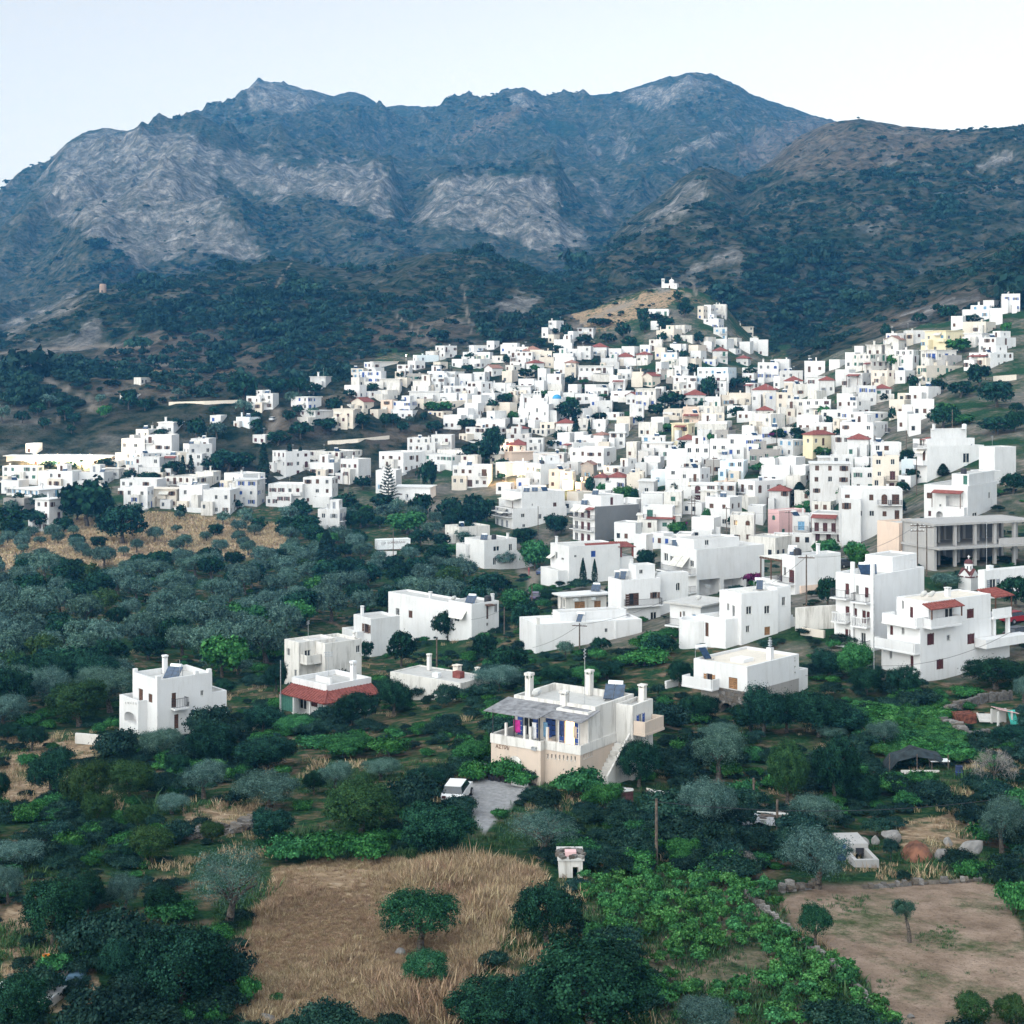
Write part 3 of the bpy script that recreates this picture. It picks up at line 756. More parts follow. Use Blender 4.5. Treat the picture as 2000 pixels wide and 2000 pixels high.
    # ---- finish
    def finish(s, desc=None, cat='house', group='houses of the village'):
        walls = MB(); keys = []
        def mi(k):
            if k not in keys: keys.append(k)
            return keys.index(k)
        for b in s.boxes:
            flat = MB(); fm = []
            m = mi(b['wall']); x0, x1, y0, y1, z0, z1, par = (b[k] for k in ('x0', 'x1', 'y0', 'y1', 'z0', 'z1', 'par'))
            zt = z1
            for face, ln in (('L', x1 - x0), ('R', y1 - y0)):
                def P(a, z, d=0.0):
                    return (x0 + a, y0 + d, z) if face == 'L' else (x1 - d, y0 + a, z)
                ops = b[face]
                xs = sorted({0.0, ln} | {o[0] for o in ops} | {o[0] + o[2] for o in ops}); zs = sorted({z0, zt} | {o[1] for o in ops} | {o[1] + o[3] for o in ops})
                for i in range(len(xs) - 1):
                    # merge vertical runs to keep the wall light
                    run = None
                    for j in range(len(zs) - 1):
                        ca, cz = (xs[i] + xs[i + 1]) / 2, (zs[j] + zs[j + 1]) / 2
                        hole = any(o[0] < ca < o[0] + o[2] and o[1] < cz < o[1] + o[3] for o in ops)
                        if not hole: run = (run[0], zs[j + 1]) if run else (zs[j], zs[j + 1])
                        if (hole or j == len(zs) - 2) and run:
                            walls.poly([P(xs[i], run[0]), P(xs[i + 1], run[0]), P(xs[i + 1], run[1]), P(xs[i], run[1])], m); run = None
                D = .18
                for a, z, w, h, arch in ops:
                    walls.poly([P(a, z), P(a, z + h), P(a, z + h, D), P(a, z, D)], m); walls.poly([P(a + w, z), P(a + w, z, D), P(a + w, z + h, D), P(a + w, z + h)], m)
                    walls.poly([P(a, z + h), P(a + w, z + h), P(a + w, z + h, D), P(a, z + h, D)], m); walls.poly([P(a, z), P(a, z, D), P(a + w, z, D), P(a + w, z)], m)
                    if arch:
                        r = w / 2; zc = z + h - min(r, h * .5); ry = min(r, h * .5)
                        for sg in (-1, 1):
                            pts = [P(a + r + sg * r * math.cos(t), zc + ry * math.sin(t), .002) for t in [math.pi / 2 * k / 6 for k in range(7)]]
                            for k in range(6): walls.poly([P(a + r + sg * r, z + h, .002), pts[k], pts[k + 1]] if sg < 0 else [P(a + r + sg * r, z + h, .002), pts[k + 1], pts[k]], m)
            walls.poly([(x1, y1, z0), (x0, y1, z0), (x0, y1, zt), (x1, y1, zt)], m); walls.poly([(x0, y1, z0), (x0, y0, z0), (x0, y0, zt), (x0, y1, zt)], m)
            if b['roof'] == 'flat':
                t = .2 if par > 0 else 0
                if par > 0:
                    for q in ([(x0, y0), (x1, y0), (x1 - t, y0 + t), (x0 + t, y0 + t)], [(x1, y0), (x1, y1), (x1 - t, y1 - t), (x1 - t, y0 + t)], [(x1, y1), (x0, y1), (x0 + t, y1 - t), (x1 - t, y1 - t)], [(x0, y1), (x0, y0), (x0 + t, y0 + t), (x0 + t, y1 - t)]):
                        walls.poly([(*p, zt) for p in q], m)
                    zi = zt - par; c = [(x0 + t, y0 + t), (x1 - t, y0 + t), (x1 - t, y1 - t), (x0 + t, y1 - t)]
                    for i in range(4):
                        p, q = c[i], c[(i + 1) % 4]; walls.poly([(*q, zi), (*p, zi), (*p, zt), (*q, zt)], m)
                k = b['roofmat']
                if k not in fm: fm.append(k)
                if par >= 0: flat.poly([(x0 + t, y0 + t, zt - par), (x1 - t, y0 + t, zt - par), (x1 - t, y1 - t, zt - par), (x0 + t, y1 - t, zt - par)], fm.index(k))
                else:
                    o = b['over']; flat.box(x0 - o, x1 + o, y0 - o, y1 + o, zt, zt + .22, fm.index(k))
                flat.build('roof', fm, s.root)
            elif b['roof'] == 'gable':     # ridge runs back from the left-hand face
                xm = (x0 + x1) / 2; ri = b['rise'] or (x1 - x0) * .24
                walls.poly([(x0, y0, zt), (x1, y0, zt), (xm, y0, zt + ri)], m); walls.poly([(x1, y1, zt), (x0, y1, zt), (xm, y1, zt + ri)], m)
        keys2 = [WALLS[k] for k in keys]
        if walls.f: walls.build('wall', keys2, s.root)
        for b in s.boxes:
            x0, x1, y0, y1, zt, o = b['x0'], b['x1'], b['y0'], b['y1'], b['z1'], b['over']
            if b['roof'] == 'hip':
                s.roofkind = 'hip'; ri = b['rise'] or min(x1 - x0, y1 - y0) * .26
                X0, X1, Y0, Y1 = x0 - o, x1 + o, y0 - o, y1 + o; r = MB()
                if X1 - X0 > Y1 - Y0:
                    hh = (Y1 - Y0) / 2; A, B_ = (X0 + hh, Y0 + hh, zt + ri), (X1 - hh, Y0 + hh, zt + ri)
                    sl = [[(X0, Y0, zt), (X1, Y0, zt), B_, A], [(X1, Y1, zt), (X0, Y1, zt), A, B_], [(X1, Y0, zt), (X1, Y1, zt), B_, B_], [(X0, Y1, zt), (X0, Y0, zt), A, A]]
                else:
                    hh = (X1 - X0) / 2; A, B_ = (X0 + hh, Y0 + hh, zt + ri), (X0 + hh, Y1 - hh, zt + ri)
                    sl = [[(X0, Y0, zt), (X1, Y0, zt), A, A], [(X1, Y1, zt), (X0, Y1, zt), B_, B_], [(X1, Y0, zt), (X1, Y1, zt), B_, A], [(X0, Y1, zt), (X0, Y0, zt), A, B_]]
                rr = MB()
                for q in sl:
                    t_ = tiled_slope(q, b['tile'], .05, s.near); n = len(rr.v); rr.v += t_.v; rr.f += [tuple(n + i for i in f) for f in t_.f]; rr.m += t_.m
                rr.box(X0, X1, Y0, Y1, zt - .10, zt - .005)
                ro = rr.build('roof', b['tile'], s.root)
                MB().tube(tuple(A[i] + (0, 0, .03)[i] for i in range(3)), tuple(B_[i] + (0, 0, .03)[i] for i in range(3)), .11, sides=6).build('ridge', b['tile'], ro) if A != B_ else None
            elif b['roof'] == 'gable':
                s.roofkind = 'gable'; xm = (x0 + x1) / 2; ri = b['rise'] or (x1 - x0) * .24; k = ri / (xm - x0)
                rr = MB()
                for q in ([(xm, y0 - o, zt + ri + .02), (x0 - o, y0 - o, zt - o * k + .02), (x0 - o, y1 + o, zt - o * k + .02), (xm, y1 + o, zt + ri + .02)], [(x1 + o, y0 - o, zt - o * k + .02), (xm, y0 - o, zt + ri + .02), (xm, y1 + o, zt + ri + .02), (x1 + o, y1 + o, zt - o * k + .02)]):
                    rr.prism(q, (0, 0, 0), (0, 0, .10))
                ro = rr.build('roof', b['tile'], s.root)
                MB().tube((xm, y0 - o, zt + ri + .13), (xm, y1 + o, zt + ri + .13), .11, sides=6).build('ridge', b['tile'], ro)
        if s.near and 'house' in s.root.name: pass
        top = max([b['z1'] for b in s.boxes] or [3])
        main = max(s.boxes, key=lambda b: (b['x1'] - b['x0']) * (b['z1'] - b['z0'])) if s.boxes else None
        s.storeys = max(1, round((top) / 3.1))
        cx = (main['x0'] + main['x1']) / 2 if main else 0; cy = (main['y0'] + main['y1']) / 2 if main else 0
        wp = Matrix.Rotation(-s.th, 4, 'Z') @ Vector((cx, cy, top * .5)) + Vector(s.pos)
        px, py = project(wp)
        if desc: props(s.root, desc, cat, group)
        else:
            SW = {'n': 'brown shutters', 'd': 'brown shutters', 't': 'varnished wooden shutters', 'm': 'dark red shutters', 'b': 'blue shutters', 's': 'pale blue shutters', 'e': 'green shutters', 'y': 'grey shutters'}
            f = list(s.feat)
            if s.roofkind != 'flat': f.insert(0, 'red tiled roof')
            sh = [SW[k] for k in 'bsmetndy' if k in s.shut]
            f = (f[:1] + sh[:1]) if f else sh[:1]
            st = {1: 'one-storey', 2: 'two-storey', 3: 'three-storey'}.get(s.storeys, 'tall')
            d = f"{WALL_WORD[s.wallkey]} {st} house" + (' with ' + ' and '.join(f[:2]) if f else ' with plain walls')
            s.root['group'] = group
            REG.append((s.root, px, py, d, cat))
        return s.root

def tiled_slope(q, mat, thick, near):
    """a roof plane of four points (eave left, eave right, ridge right, ridge left); on near roofs it carries ribs of cover tiles"""
    q = [Vector(p) for p in q]; m = MB()
    n = (q[1] - q[0]).cross(q[3] - q[0] if (q[3] - q[0]).length > 1e-6 else q[2] - q[0]).normalized()
    pts = [tuple(p) for i, p in enumerate(q) if i == 0 or (p - q[i - 1]).length > 1e-5]
    m.prism(pts, (0, 0, 0), tuple(n * thick))
    if near:
        k = max(2, int((q[1] - q[0]).length / .42))
        sp = (q[1] - q[0]).normalized()
        for i in range(k):
            t = (i + .5) / k; e = q[0].lerp(q[1], t)
            # walk up the slope until a hip cuts the rib off
            up = ((q[3] + q[2]) / 2 - (q[0] + q[1]) / 2); up = (up - sp * up.dot(sp)); full = up.length; up.normalize()
            a = (e - q[0]).length; La = (q[3] - q[0]).dot(sp); Lb = (q[1] - q[2]).dot(sp)
            f = 1.0
            if La > 1e-4: f = min(f, a / La)
            if Lb > 1e-4: f = min(f, ((q[1] - q[0]).length - a) / Lb)
            if f < .06: continue
            o = n * (thick + .012); g = e + up * (full * f)
            m.tube(tuple(e + o), tuple(g + o), .085, .075, 5)
    return m

# ------------------------------------------------------------------ generic village house from its roof line in the photo
RECTS = []
def village_house(xl, xc, xr, yt, h, flags, seed):
    h = max(3.0, h * .82)
    r = random.Random(seed * 7919 + 13)
    wl, wr = max(xc - xl, 4), max(xr - xc, 0)
    th = math.degrees(math.atan2(wr, wl)); th = min(max(th, 7 + r.random() * 6), 58)
    wall = flags[0]
    if wall == 'w': wall = r.choices(['w', 'v', 'q', 'u'], [10, 3, 5, .6])[0]
    gable = 'G' in flags; hip = 'r' in flags
    H = House(xc, yt, h, th, 'house', False, wall)
    w = wl / H.s / math.cos(H.th); d = wr / H.s / math.sin(H.th) if wr > 2 else r.uniform(6, 9)
    d = min(max(d, 4.5), 22); w = min(max(w, 3.0), 32)
    RECTS.append((xl - 2, xc + wr + 2, yt - 2, yt + h * H.s))
    roof = 'gable' if gable else ('hip' if hip else 'flat')
    par = r.choice((.25, .4, .55))
    if r.random() < .22 and roof == 'flat': par = -1
    hb = h - (min(w, d) * .13 if hip else 0) - (w * .12 if gable else 0)
    tile = M_OLDTILE if r.random() < .3 else M_TILE
    b = H.box(-w, 0, 0, d, -5, hb if par >= 0 else hb - .22, par, wall, roof, tile, roofmat=r.choice((M_ROOF, WALLS['w'], WALLS['v'])) if par >= 0 else WALLS[wall])
    col = next((c for c in flags[1:] if c in 'nbsmetyd'), None) or r.choice('nnnnmmybsee' + 'nn')
    ns = max(1, int((h + .4) // 2.6)); fl = h / ns
    for face, ln, pr in (('L', w, .88), ('R', d, .6 if wr > 3 else 0)):
        n = max(1, int(ln / r.uniform(2.0, 2.7)))
        for k in range(ns):
            for i in range(n):
                if r.random() > pr: continue
                ww = r.uniform(.8, 1.15); hh = r.uniform(1.05, 1.35); z = k * fl + .85
                st = r.choices(['g', 'o' + col, 'c' + col, 'D' + col], [4, 2, 2.5, 1.6])[0]
                if st[0] == 'D': hh = 2.1; z = k * fl + .05; ww = r.choice((.95, 1.2, 1.5))
                a = ln * (i + .5) / n - ww / 2 + r.uniform(-.15, .15)
                ok = H.win(b, face, a, z, ww, hh, st, arch=r.random() < .08)
                if ok and st[0] == 'D' and k > 0:
                    if face == 'L': H.balcony(-w + max(a - .8, .1), -w + min(a + ww + .8, ln - .1), -1.0, 0, z, r.choice(('iron', 'iron', 'wall')))
                    elif r.random() < .5: H.balcony(0, .95, max(a - .7, .1), min(a + ww + .7, ln - .1), z, 'iron')
    if 'R' in flags:
        x0 = -w * r.uniform(.75, .95); H.canopy(x0, -w * .1, -1.9, 0, h - r.uniform(1.0, 1.4) if ns > 1 else h - .9, True, None, base=-1)
    zt = hb - max(par, 0) if roof == 'flat' else hb
    if roof == 'flat' and par >= 0:
        if r.random() < .30 and w > 6 and d > 5:
            bw = r.uniform(2.6, min(5, w * .5)); x = r.uniform(-w + .3, -bw - .3)
            c = H.box(x, x + bw, d * .45, d - .3, zt - .2, zt + 2.5, .2)
            H.win(c, 'L', bw * .3, zt + .05, .85, 2.0, 'D' + col); H.win(c, 'R', d * .2, zt + 1, .7, .9, 'g')
        if r.random() < .40: H.solar(r.uniform(-w * .75, -1.2), r.uniform(.8, max(1, d * .5)), zt, two=r.random() < .7)
        if r.random() < .12: H.tank(r.uniform(-w * .8, -.9), r.uniform(.9, d * .7), zt, r.random() < .6)
        if r.random() < .10: H.dish(r.uniform(-w * .8, -.9), .6, zt)
    if r.random() < .55: H.chimney(r.uniform(-w + .6, -.6), r.uniform(.6, d - .6), zt - .1, r.uniform(1.1, 2.0), r.uniform(.4, .6))
    if r.random() < .45: H.aerial(r.uniform(-w + .6, -.6), r.uniform(.6, d - .6), zt - .1, r.uniform(2, 3.6))
    if r.random() < .22 and ns > 1 and 'R' not in flags:
        a = r.uniform(.05, .5) * w; H.awning(-w + a, -w + a + min(3, w * .4), 0, h - .5 - (ns - 1) * fl * r.random(), .9, 1.3)
    for k in range(2):   # additions in front that break up the cube
        if w > 5 and r.random() < .5:
            bw = w * r.uniform(.25, .5); x = -w + (w - bw) * (0 if k == 0 else r.uniform(.5, 1)); hh = h * r.uniform(.35, .7); dd = r.uniform(1.2, 3.2)
            c = H.box(x, x + bw, -dd, -.02, -5, hh, .3, r.choice((wall, wall, 'q', 'v', 'c')))
            for i in range(int(bw / 2.1)): H.win(c, 'L', .5 + i * 2.1, max(.3, hh - 2.1), .9, 1.3, r.choice(('g', 'c' + col, 'o' + col)))
    if r.random() < .35:   # low forecourt wall or terrace in front
        tw = w * r.uniform(.5, 1.0); H.box(-tw, r.uniform(0, 2), -r.uniform(2.2, 4), -.01, -5, r.choice((.3, 1.0, 2.6)), .5 if r.random() < .5 else .1, wall if r.random() < .7 else 'v')
    return H.finish()

V_DATA = {
 'A': ((650, 600, 350), """1100 1205 1335 415 7 w;995 1100 1200 475 4 w;870 900 1135 515 4 w;440 445 690 585 4 w;195 330 340 660 6 c;285 520 525 690 6 wb;165 285 290 770 4 g;690 830 850 620 6 wn;800 890 990 575 5 w;1255 1400 1410 570 4 w;1400 1695 1700 485 4 w;1465 1520 1750 410 4 w;1650 1740 1745 370 4 w;1420 1590 1760 560 5 w;1800 1932 1940 410 4 w;1630 1720 1830 640 5 wG;500 720 725 775 5 wb;800 990 1000 715 4 g;1015 1200 1205 690 4 w;1200 1320 1415 695 4 wd;860 1050 1060 795 5.5 wn;1060 1200 1205 760 6 w;1200 1315 1360 755 5 w;1505 1640 1645 710 4 w;1445 1600 1720 805 7 w;1715 1860 1935 820 5 w;475 590 690 895 5 w;820 1150 1155 905 5 w;1150 1335 1340 925 4.5 w;1340 1450 1460 945 4 wb;1610 1745 1830 925 5 w;190 335 430 1000 5 cG;515 640 645 1005 6 o;635 830 900 1020 6 w;0 220 235 1110 8 c;640 860 915 1115 4 w;1185 1450 1460 850 3.5 w;380 490 500 1115 3.5 c;880 980 1000 1000 4 c;700 800 820 770 4 c;330 445 450 660 4 w;1060 1160 1170 600 4 c;1860 1932 1950 690 5 c"""),
 'B': ((980, 540, 350), """505 590 670 475 7 w;430 500 505 560 5 w;820 985 990 555 6 w;725 770 830 600 5 w;520 560 650 635 4 c;565 740 745 680 5 w;960 1130 1135 740 6 wr;815 960 965 750 7 we;555 770 780 830 5 w;655 810 815 790 3.5 w;90 330 335 815 6 wd;210 430 440 775 4 cr;335 540 545 805 5 c;405 560 570 870 5.5 c;570 780 790 875 5 w;265 345 460 915 5 wr;680 800 805 915 8 cr;830 1200 1205 960 7.5 w;1285 1430 1435 765 5 wb;1150 1290 1295 785 4 wb;1070 1245 1250 880 5 w;1235 1415 1420 845 5 wr;1455 1575 1640 825 5 wr;1580 1800 1805 350 4 w;1600 1690 1692 490 4 w;1670 1860 1862 580 5 c;1590 1730 1755 680 6 w;1480 1600 1610 745 4 w;1720 1890 1895 830 6 ws;1815 1932 1940 735 5 ws;1650 1760 1765 775 5 c;0 160 165 725 4 w;70 290 295 760 4 w;380 480 490 1000 6 w;490 640 685 1050 8 w;600 690 700 970 4 w;1250 1400 1410 1000 5 w;1405 1525 1540 1030 6 c;1530 1620 1720 1060 6 cG;1720 1850 1860 1010 5 g;1860 1932 1940 980 7 w;1165 1330 1340 1110 5 wR;960 1150 1170 1200 4 w;1180 1390 1395 1235 4 w;790 1030 1040 1265 4 w;650 780 785 1265 4 w;1450 1660 1750 1210 8 w;1345 1450 1530 1270 5 wG;90 310 315 1180 5 w;0 100 105 1165 4 w;210 405 410 1270 5 w;1800 1932 1940 1230 6 c;1010 1190 1200 1340 5 w;950 1050 1055 1310 4 wr;180 345 350 1105 5 w;1160 1250 1260 1075 4 w;0 110 120 1030 5 c;190 390 395 1360 4 w;1680 1720 1800 930 5 w"""),
 'C': ((1280, 560, 350), """450 520 530 215 7 c;520 600 605 205 7 w;630 765 770 190 9 w;530 680 760 345 6 w;630 770 775 440 7 w;640 770 775 570 5 w;870 1055 1060 430 6 c;900 1020 1030 600 6 w;1020 1110 1112 560 7 w;1110 1215 1217 580 8 o;780 880 890 560 4 gG;160 330 332 620 5 wb;240 400 405 530 4 g;190 320 325 425 4 g;35 200 205 465 5 c;340 460 465 640 5 c;370 490 500 700 5 p;620 780 790 670 8 wr;65 235 240 710 7 ws;245 345 350 765 6 w;880 1000 1050 755 5 wr;470 780 920 870 8 w;60 200 205 895 5 g;200 350 355 890 5 w;200 445 470 960 7 w;645 790 792 940 9 w;1110 1330 1350 815 8 wb;1285 1445 1490 780 7 w;985 1070 1150 1040 6 wR;315 540 545 1140 5 wr;1060 1300 1370 1080 7 wr;1350 1590 1600 905 4 w;1270 1340 1345 970 5 w;1615 1830 1835 800 5 w;1395 1590 1595 990 5 wr;1780 1932 1940 990 6 wr;540 700 710 1190 5 w;705 830 835 1170 5 c;800 1030 1035 1150 5 c;1190 1300 1310 1150 7 wb;1310 1490 1500 1140 7 c;1420 1610 1620 1215 7 w;1610 1890 1895 1220 6 w;1100 1270 1275 1310 4 wr;90 310 312 1120 5 w;0 90 95 1080 7 w;460 740 750 1290 4 w;90 300 305 1320 4 c;300 470 475 1300 5 o;1640 1835 1840 970 4 w;1500 1640 1645 1050 5 w"""),
 'D': ((1650, 560, 350), """1710 1890 1935 75 8 w;1490 1610 1625 155 4 w;1380 1560 1640 200 6 ws;1280 1380 1440 255 5 w;1145 1270 1280 325 5 w;1575 1700 1720 240 6 ws;1320 1520 1690 375 5 c;930 1090 1330 470 9 y;475 560 770 500 7 w;670 950 955 470 4 w;455 580 680 550 6 wG;255 395 480 625 5 w;105 200 205 650 5 w;1505 1630 1900 545 6 w;1415 1570 1880 710 6 wR;130 270 480 725 6 w;0 110 115 720 6 w;560 740 840 680 6 w;230 290 510 800 6 wR;870 990 1250 680 8 w;1000 1100 1300 740 5 k;805 880 1360 850 7 c;650 730 800 740 6 w;20 190 330 930 6 wR;330 460 660 900 7 c;155 340 345 1070 7 w;330 500 505 1075 4 wr;740 900 1080 1075 5 w;40 130 300 1230 6 w;1330 1480 1625 500 5 w;500 650 800 905 5 w"""),
 'E': ((900, 780, 350), """165 480 530 210 5 w;45 260 490 310 6 w;490 740 745 375 6 w;540 630 725 300 4 wr;710 890 905 420 6 w;1030 1210 1215 235 5 wr;1265 1400 1410 210 5 w;1420 1560 1570 220 4 w;1125 1210 1475 470 5 wR;1435 1540 1610 370 5 wr;1605 1770 1780 360 6 w;470 545 780 570 5 o;780 1110 1115 585 6 w;1185 1540 1700 530 8 w;700 860 1180 700 8 w;950 1120 1180 760 7 c;1070 1200 1205 780 6 w;1300 1430 1470 690 6 gG;1550 1720 1930 730 6 w;0 180 220 605 6 w;1430 1560 1565 830 5 wr;1600 1770 1775 820 5 wr;1790 1932 1940 810 5 c;490 700 710 465 4 wr;1300 1400 1410 400 4 w;1480 1600 1610 480 4 c;1560 1680 1690 900 5 w;560 690 700 680 5 w;1240 1300 1420 900 5 o"""),
 'F': ((1230, 780, 350), """0 150 160 60 8 w;365 560 570 115 4 c;570 760 770 150 5 oR;770 1020 1025 150 6 c;1375 1520 1700 160 8 ws;460 630 720 260 8 yR;750 1050 1145 240 4 w;730 860 865 335 5 w;130 380 385 400 6 w;935 1060 1160 335 4 g;1060 1430 1440 390 8 w;870 1060 1070 435 9 w;600 860 865 485 8 w;520 720 725 410 6 wr;150 450 460 470 6 w;400 620 640 540 8 w;1300 1620 1625 540 4 g;1625 1760 1935 440 6 w;985 1225 1310 665 6 us;820 980 985 650 5 g;545 760 895 745 9 w;385 545 550 735 7 w;230 385 387 770 5 ws;0 150 160 790 5 c;1200 1350 1690 880 8 wd;1510 1720 1780 960 7 wr;920 1030 1130 890 3 o;665 950 960 920 6 w;950 1140 1142 920 6 w;370 560 570 1000 8 w;770 930 1000 990 6 w;835 1080 1245 1060 9 wd;1090 1340 1350 1250 8 wn;1515 1610 1930 1200 8 p;90 540 560 1250 4 wR;1760 1932 1940 1260 8 w;150 460 465 1160 7 w;90 200 210 560 5 w;160 330 390 620 5 w;560 700 710 620 5 w;60 180 190 690 5 w;100 260 270 880 5 w;1150 1300 1320 500 5 o;1000 1100 1120 600 5 w;640 760 770 680 4 w;1430 1600 1650 300 5 w"""),
 'G': ((1560, 780, 440), """410 560 825 115 6 wb;395 640 825 200 7 w;55 120 330 290 9 yr;430 600 650 320 6 wr;640 880 890 370 7 w;645 860 915 490 10 c;1590 1680 1910 410 9 w;1460 1600 1610 640 4 w;110 440 445 550 10 w;470 660 665 600 7 w;850 960 965 670 3 wr;380 890 895 770 8 w;480 660 670 890 5 wr;300 420 425 320 5 wn;180 340 345 500 5 w;280 470 475 490 6 ws;1000 1040 1100 360 4 w;930 990 1020 520 5 w"""),
 'L': ((0, 600, 700), """850 935 940 620 5 w;720 800 850 660 4 w;780 925 930 690 10 w;650 780 790 710 9 w;590 760 880 790 6 w;970 1020 1130 740 9 w;1025 1125 1130 710 8 w;710 860 870 810 7 w;0 200 210 860 6 w;195 390 395 885 7 wn;0 100 105 935 5 w;20 210 345 985 6 w;10 130 135 1030 5 g;175 265 310 1035 11 w;640 845 850 930 7 w;660 795 805 970 8 w;800 950 955 980 7 c;870 1060 1150 920 6 w;960 1090 1110 960 9 wb;1090 1240 1265 985 9 wd;1190 1310 1410 900 8 w;1265 1385 1410 930 10 wb;1440 1630 1635 955 8 wm;1630 1790 1810 920 10 wn;1450 1540 1660 780 10 w;1650 1830 1935 780 6 w;1660 1800 1830 840 5 w;1830 1932 1990 820 9 wm;1315 1400 1475 480 7 w;1385 1470 1472 465 7 w;1265 1345 1390 595 5 w;1560 1660 1720 485 6 w;1670 1755 1757 375 5 w;1605 1700 1790 560 6 w;1795 1910 1935 550 8 c;1355 1430 1470 690 4 w;1130 1190 1195 590 3 w;1710 1830 1855 1090 8 w;135 190 200 740 4 u;715 760 762 385 3 g;635 700 702 475 3 g;690 920 925 870 4 w;1050 1150 1155 890 5 w;420 560 580 890 5 w;880 960 965 800 5 wR;540 640 650 870 4 w;1000 1090 1100 790 6 w"""),
 'M': ((650, 600, 700), """400 525 530 705 6 wn;530 640 655 690 8 w;240 380 490 785 8 w;230 340 345 880 8 ws;460 640 790 800 6 w;325 525 530 970 5 w;560 700 760 770 4 w;645 835 840 855 8 wn;600 680 845 1185 5 w"""),
}
SMALL = []
def build_village():
    n = 0; recs = []
    for key, ((ox, oy, span), data) in V_DATA.items():
        k = span / 1932.0
        for rec in data.split(';'):
            a = rec.split(); xl, xc, xr, yt = (float(v) * k for v in a[:4])
            recs.append((ox + xl, ox + xc, ox + xr, oy + yt, float(a[4]), a[5]))
    recs.sort(key=lambda q: -(q[2] - q[0]) * q[4] * (1 + max(0, q[3] - 650) / 300))
    for q in recs[:272]:
        n += 1; village_house(*q, n)
    SMALL.extend(recs[272:])
    return n
N_HOUSES = build_village()

def crowd_of_houses():
    r = random.Random(321); mb = MB(); mats = [WALLS['w'], WALLS['c'], WALLS['v'], M_ROOF, M_GLASS, M_WOOD, M_BLUE, M_TILE]
    ZONE = [(690, 715), (840, 688), (1000, 690), (1180, 690), (1330, 640), (1440, 680), (1520, 735), (1660, 690), (1780, 670), (1850, 760), (1760, 860), (1740, 1010), (1640, 1050), (1440, 1060), (1250, 1050), (1130, 980), (960, 940), (980, 860), (820, 800), (700, 790)]
    def put(x, y, h, w, d, th, k):
        h *= .88
        X, Y, Z = hit(x, y, h); s = F / Y; w = w or 6; w = w / s if w > 12 else w
        RECTS.append((x - w * s, x + 2, y - 1, y + h * s * .8))
        M = Matrix.Translation((X, Y, Z)) @ Matrix.Rotation(-th, 4, 'Z'); b = MB()
        b.box(-w, 0, 0, d, -4, h, k); b.box(-w + .2, -.2, .2, d - .2, h - .01, h + .005, 3)
        for q in ((-w, 0, 0, .2), (-w, 0, d - .2, d), (-w, -w + .2, .2, d - .2), (-.2, 0, .2, d - .2)): b.box(*q, h - .02, h + .35, k)
        for f in range(max(1, int(h // 2.7))):
            for i in range(int(w / 2.2)):
                if r.random() < .75:
                    a = -w + .7 + i * 2.1; z = f * 2.8 + .9; b.box(a, a + .9, -.03, .05, z, z + 1.2, r.choice((4, 4, 5, 5, 6)))
            for i in range(int(d / 2.4)):
                if r.random() < .55: a = .7 + i * 2.2; z = f * 2.8 + .9; b.box(-.05, .03, a, a + .85, z, z + 1.15, r.choice((4, 4, 5)))
        o = len(mb.v); mb.v += [tuple(M @ Vector(v)) for v in b.v]; mb.f += [tuple(o + i for i in f) for f in b.f]; mb.m += b.m
    for xl, xc, xr, yt, h, fl in SMALL: put(xc, yt, h, max(13, xc - xl), r.uniform(4, 7), R(r.uniform(8, 40)), {'c': 1, 'g': 2}.get(fl[0], 0))
    n = t = 0
    while n < 190 and t < 6000:
        t += 1
        x, y = r.uniform(690, 1850), r.uniform(630, 1055)
        if not inside(ZONE, np.array([x]), np.array([y]))[0]: continue
        h = r.choice((2.6, 2.9, 3.2, 5.0, 5.4)); s = F / hit(x, y, h)[1]; w = r.uniform(3, 8)
        if sum(any(a < x + q * w * s < b and c < y + v * s < e for a, b, c, e in RECTS) for q in (-.8, -.4, 0) for v in (.4, 2.0)) > 1: continue
        n += 1; put(x, y, h, w, r.uniform(3, 7), R(r.uniform(8, 50)), r.choice((0, 0, 0, 0, 1, 2)))
    c = mb.build('house_crowd', mats); props(c, 'small white houses and sheds packed into gaps of the village', 'houses', None, 'stuff')
crowd_of_houses()
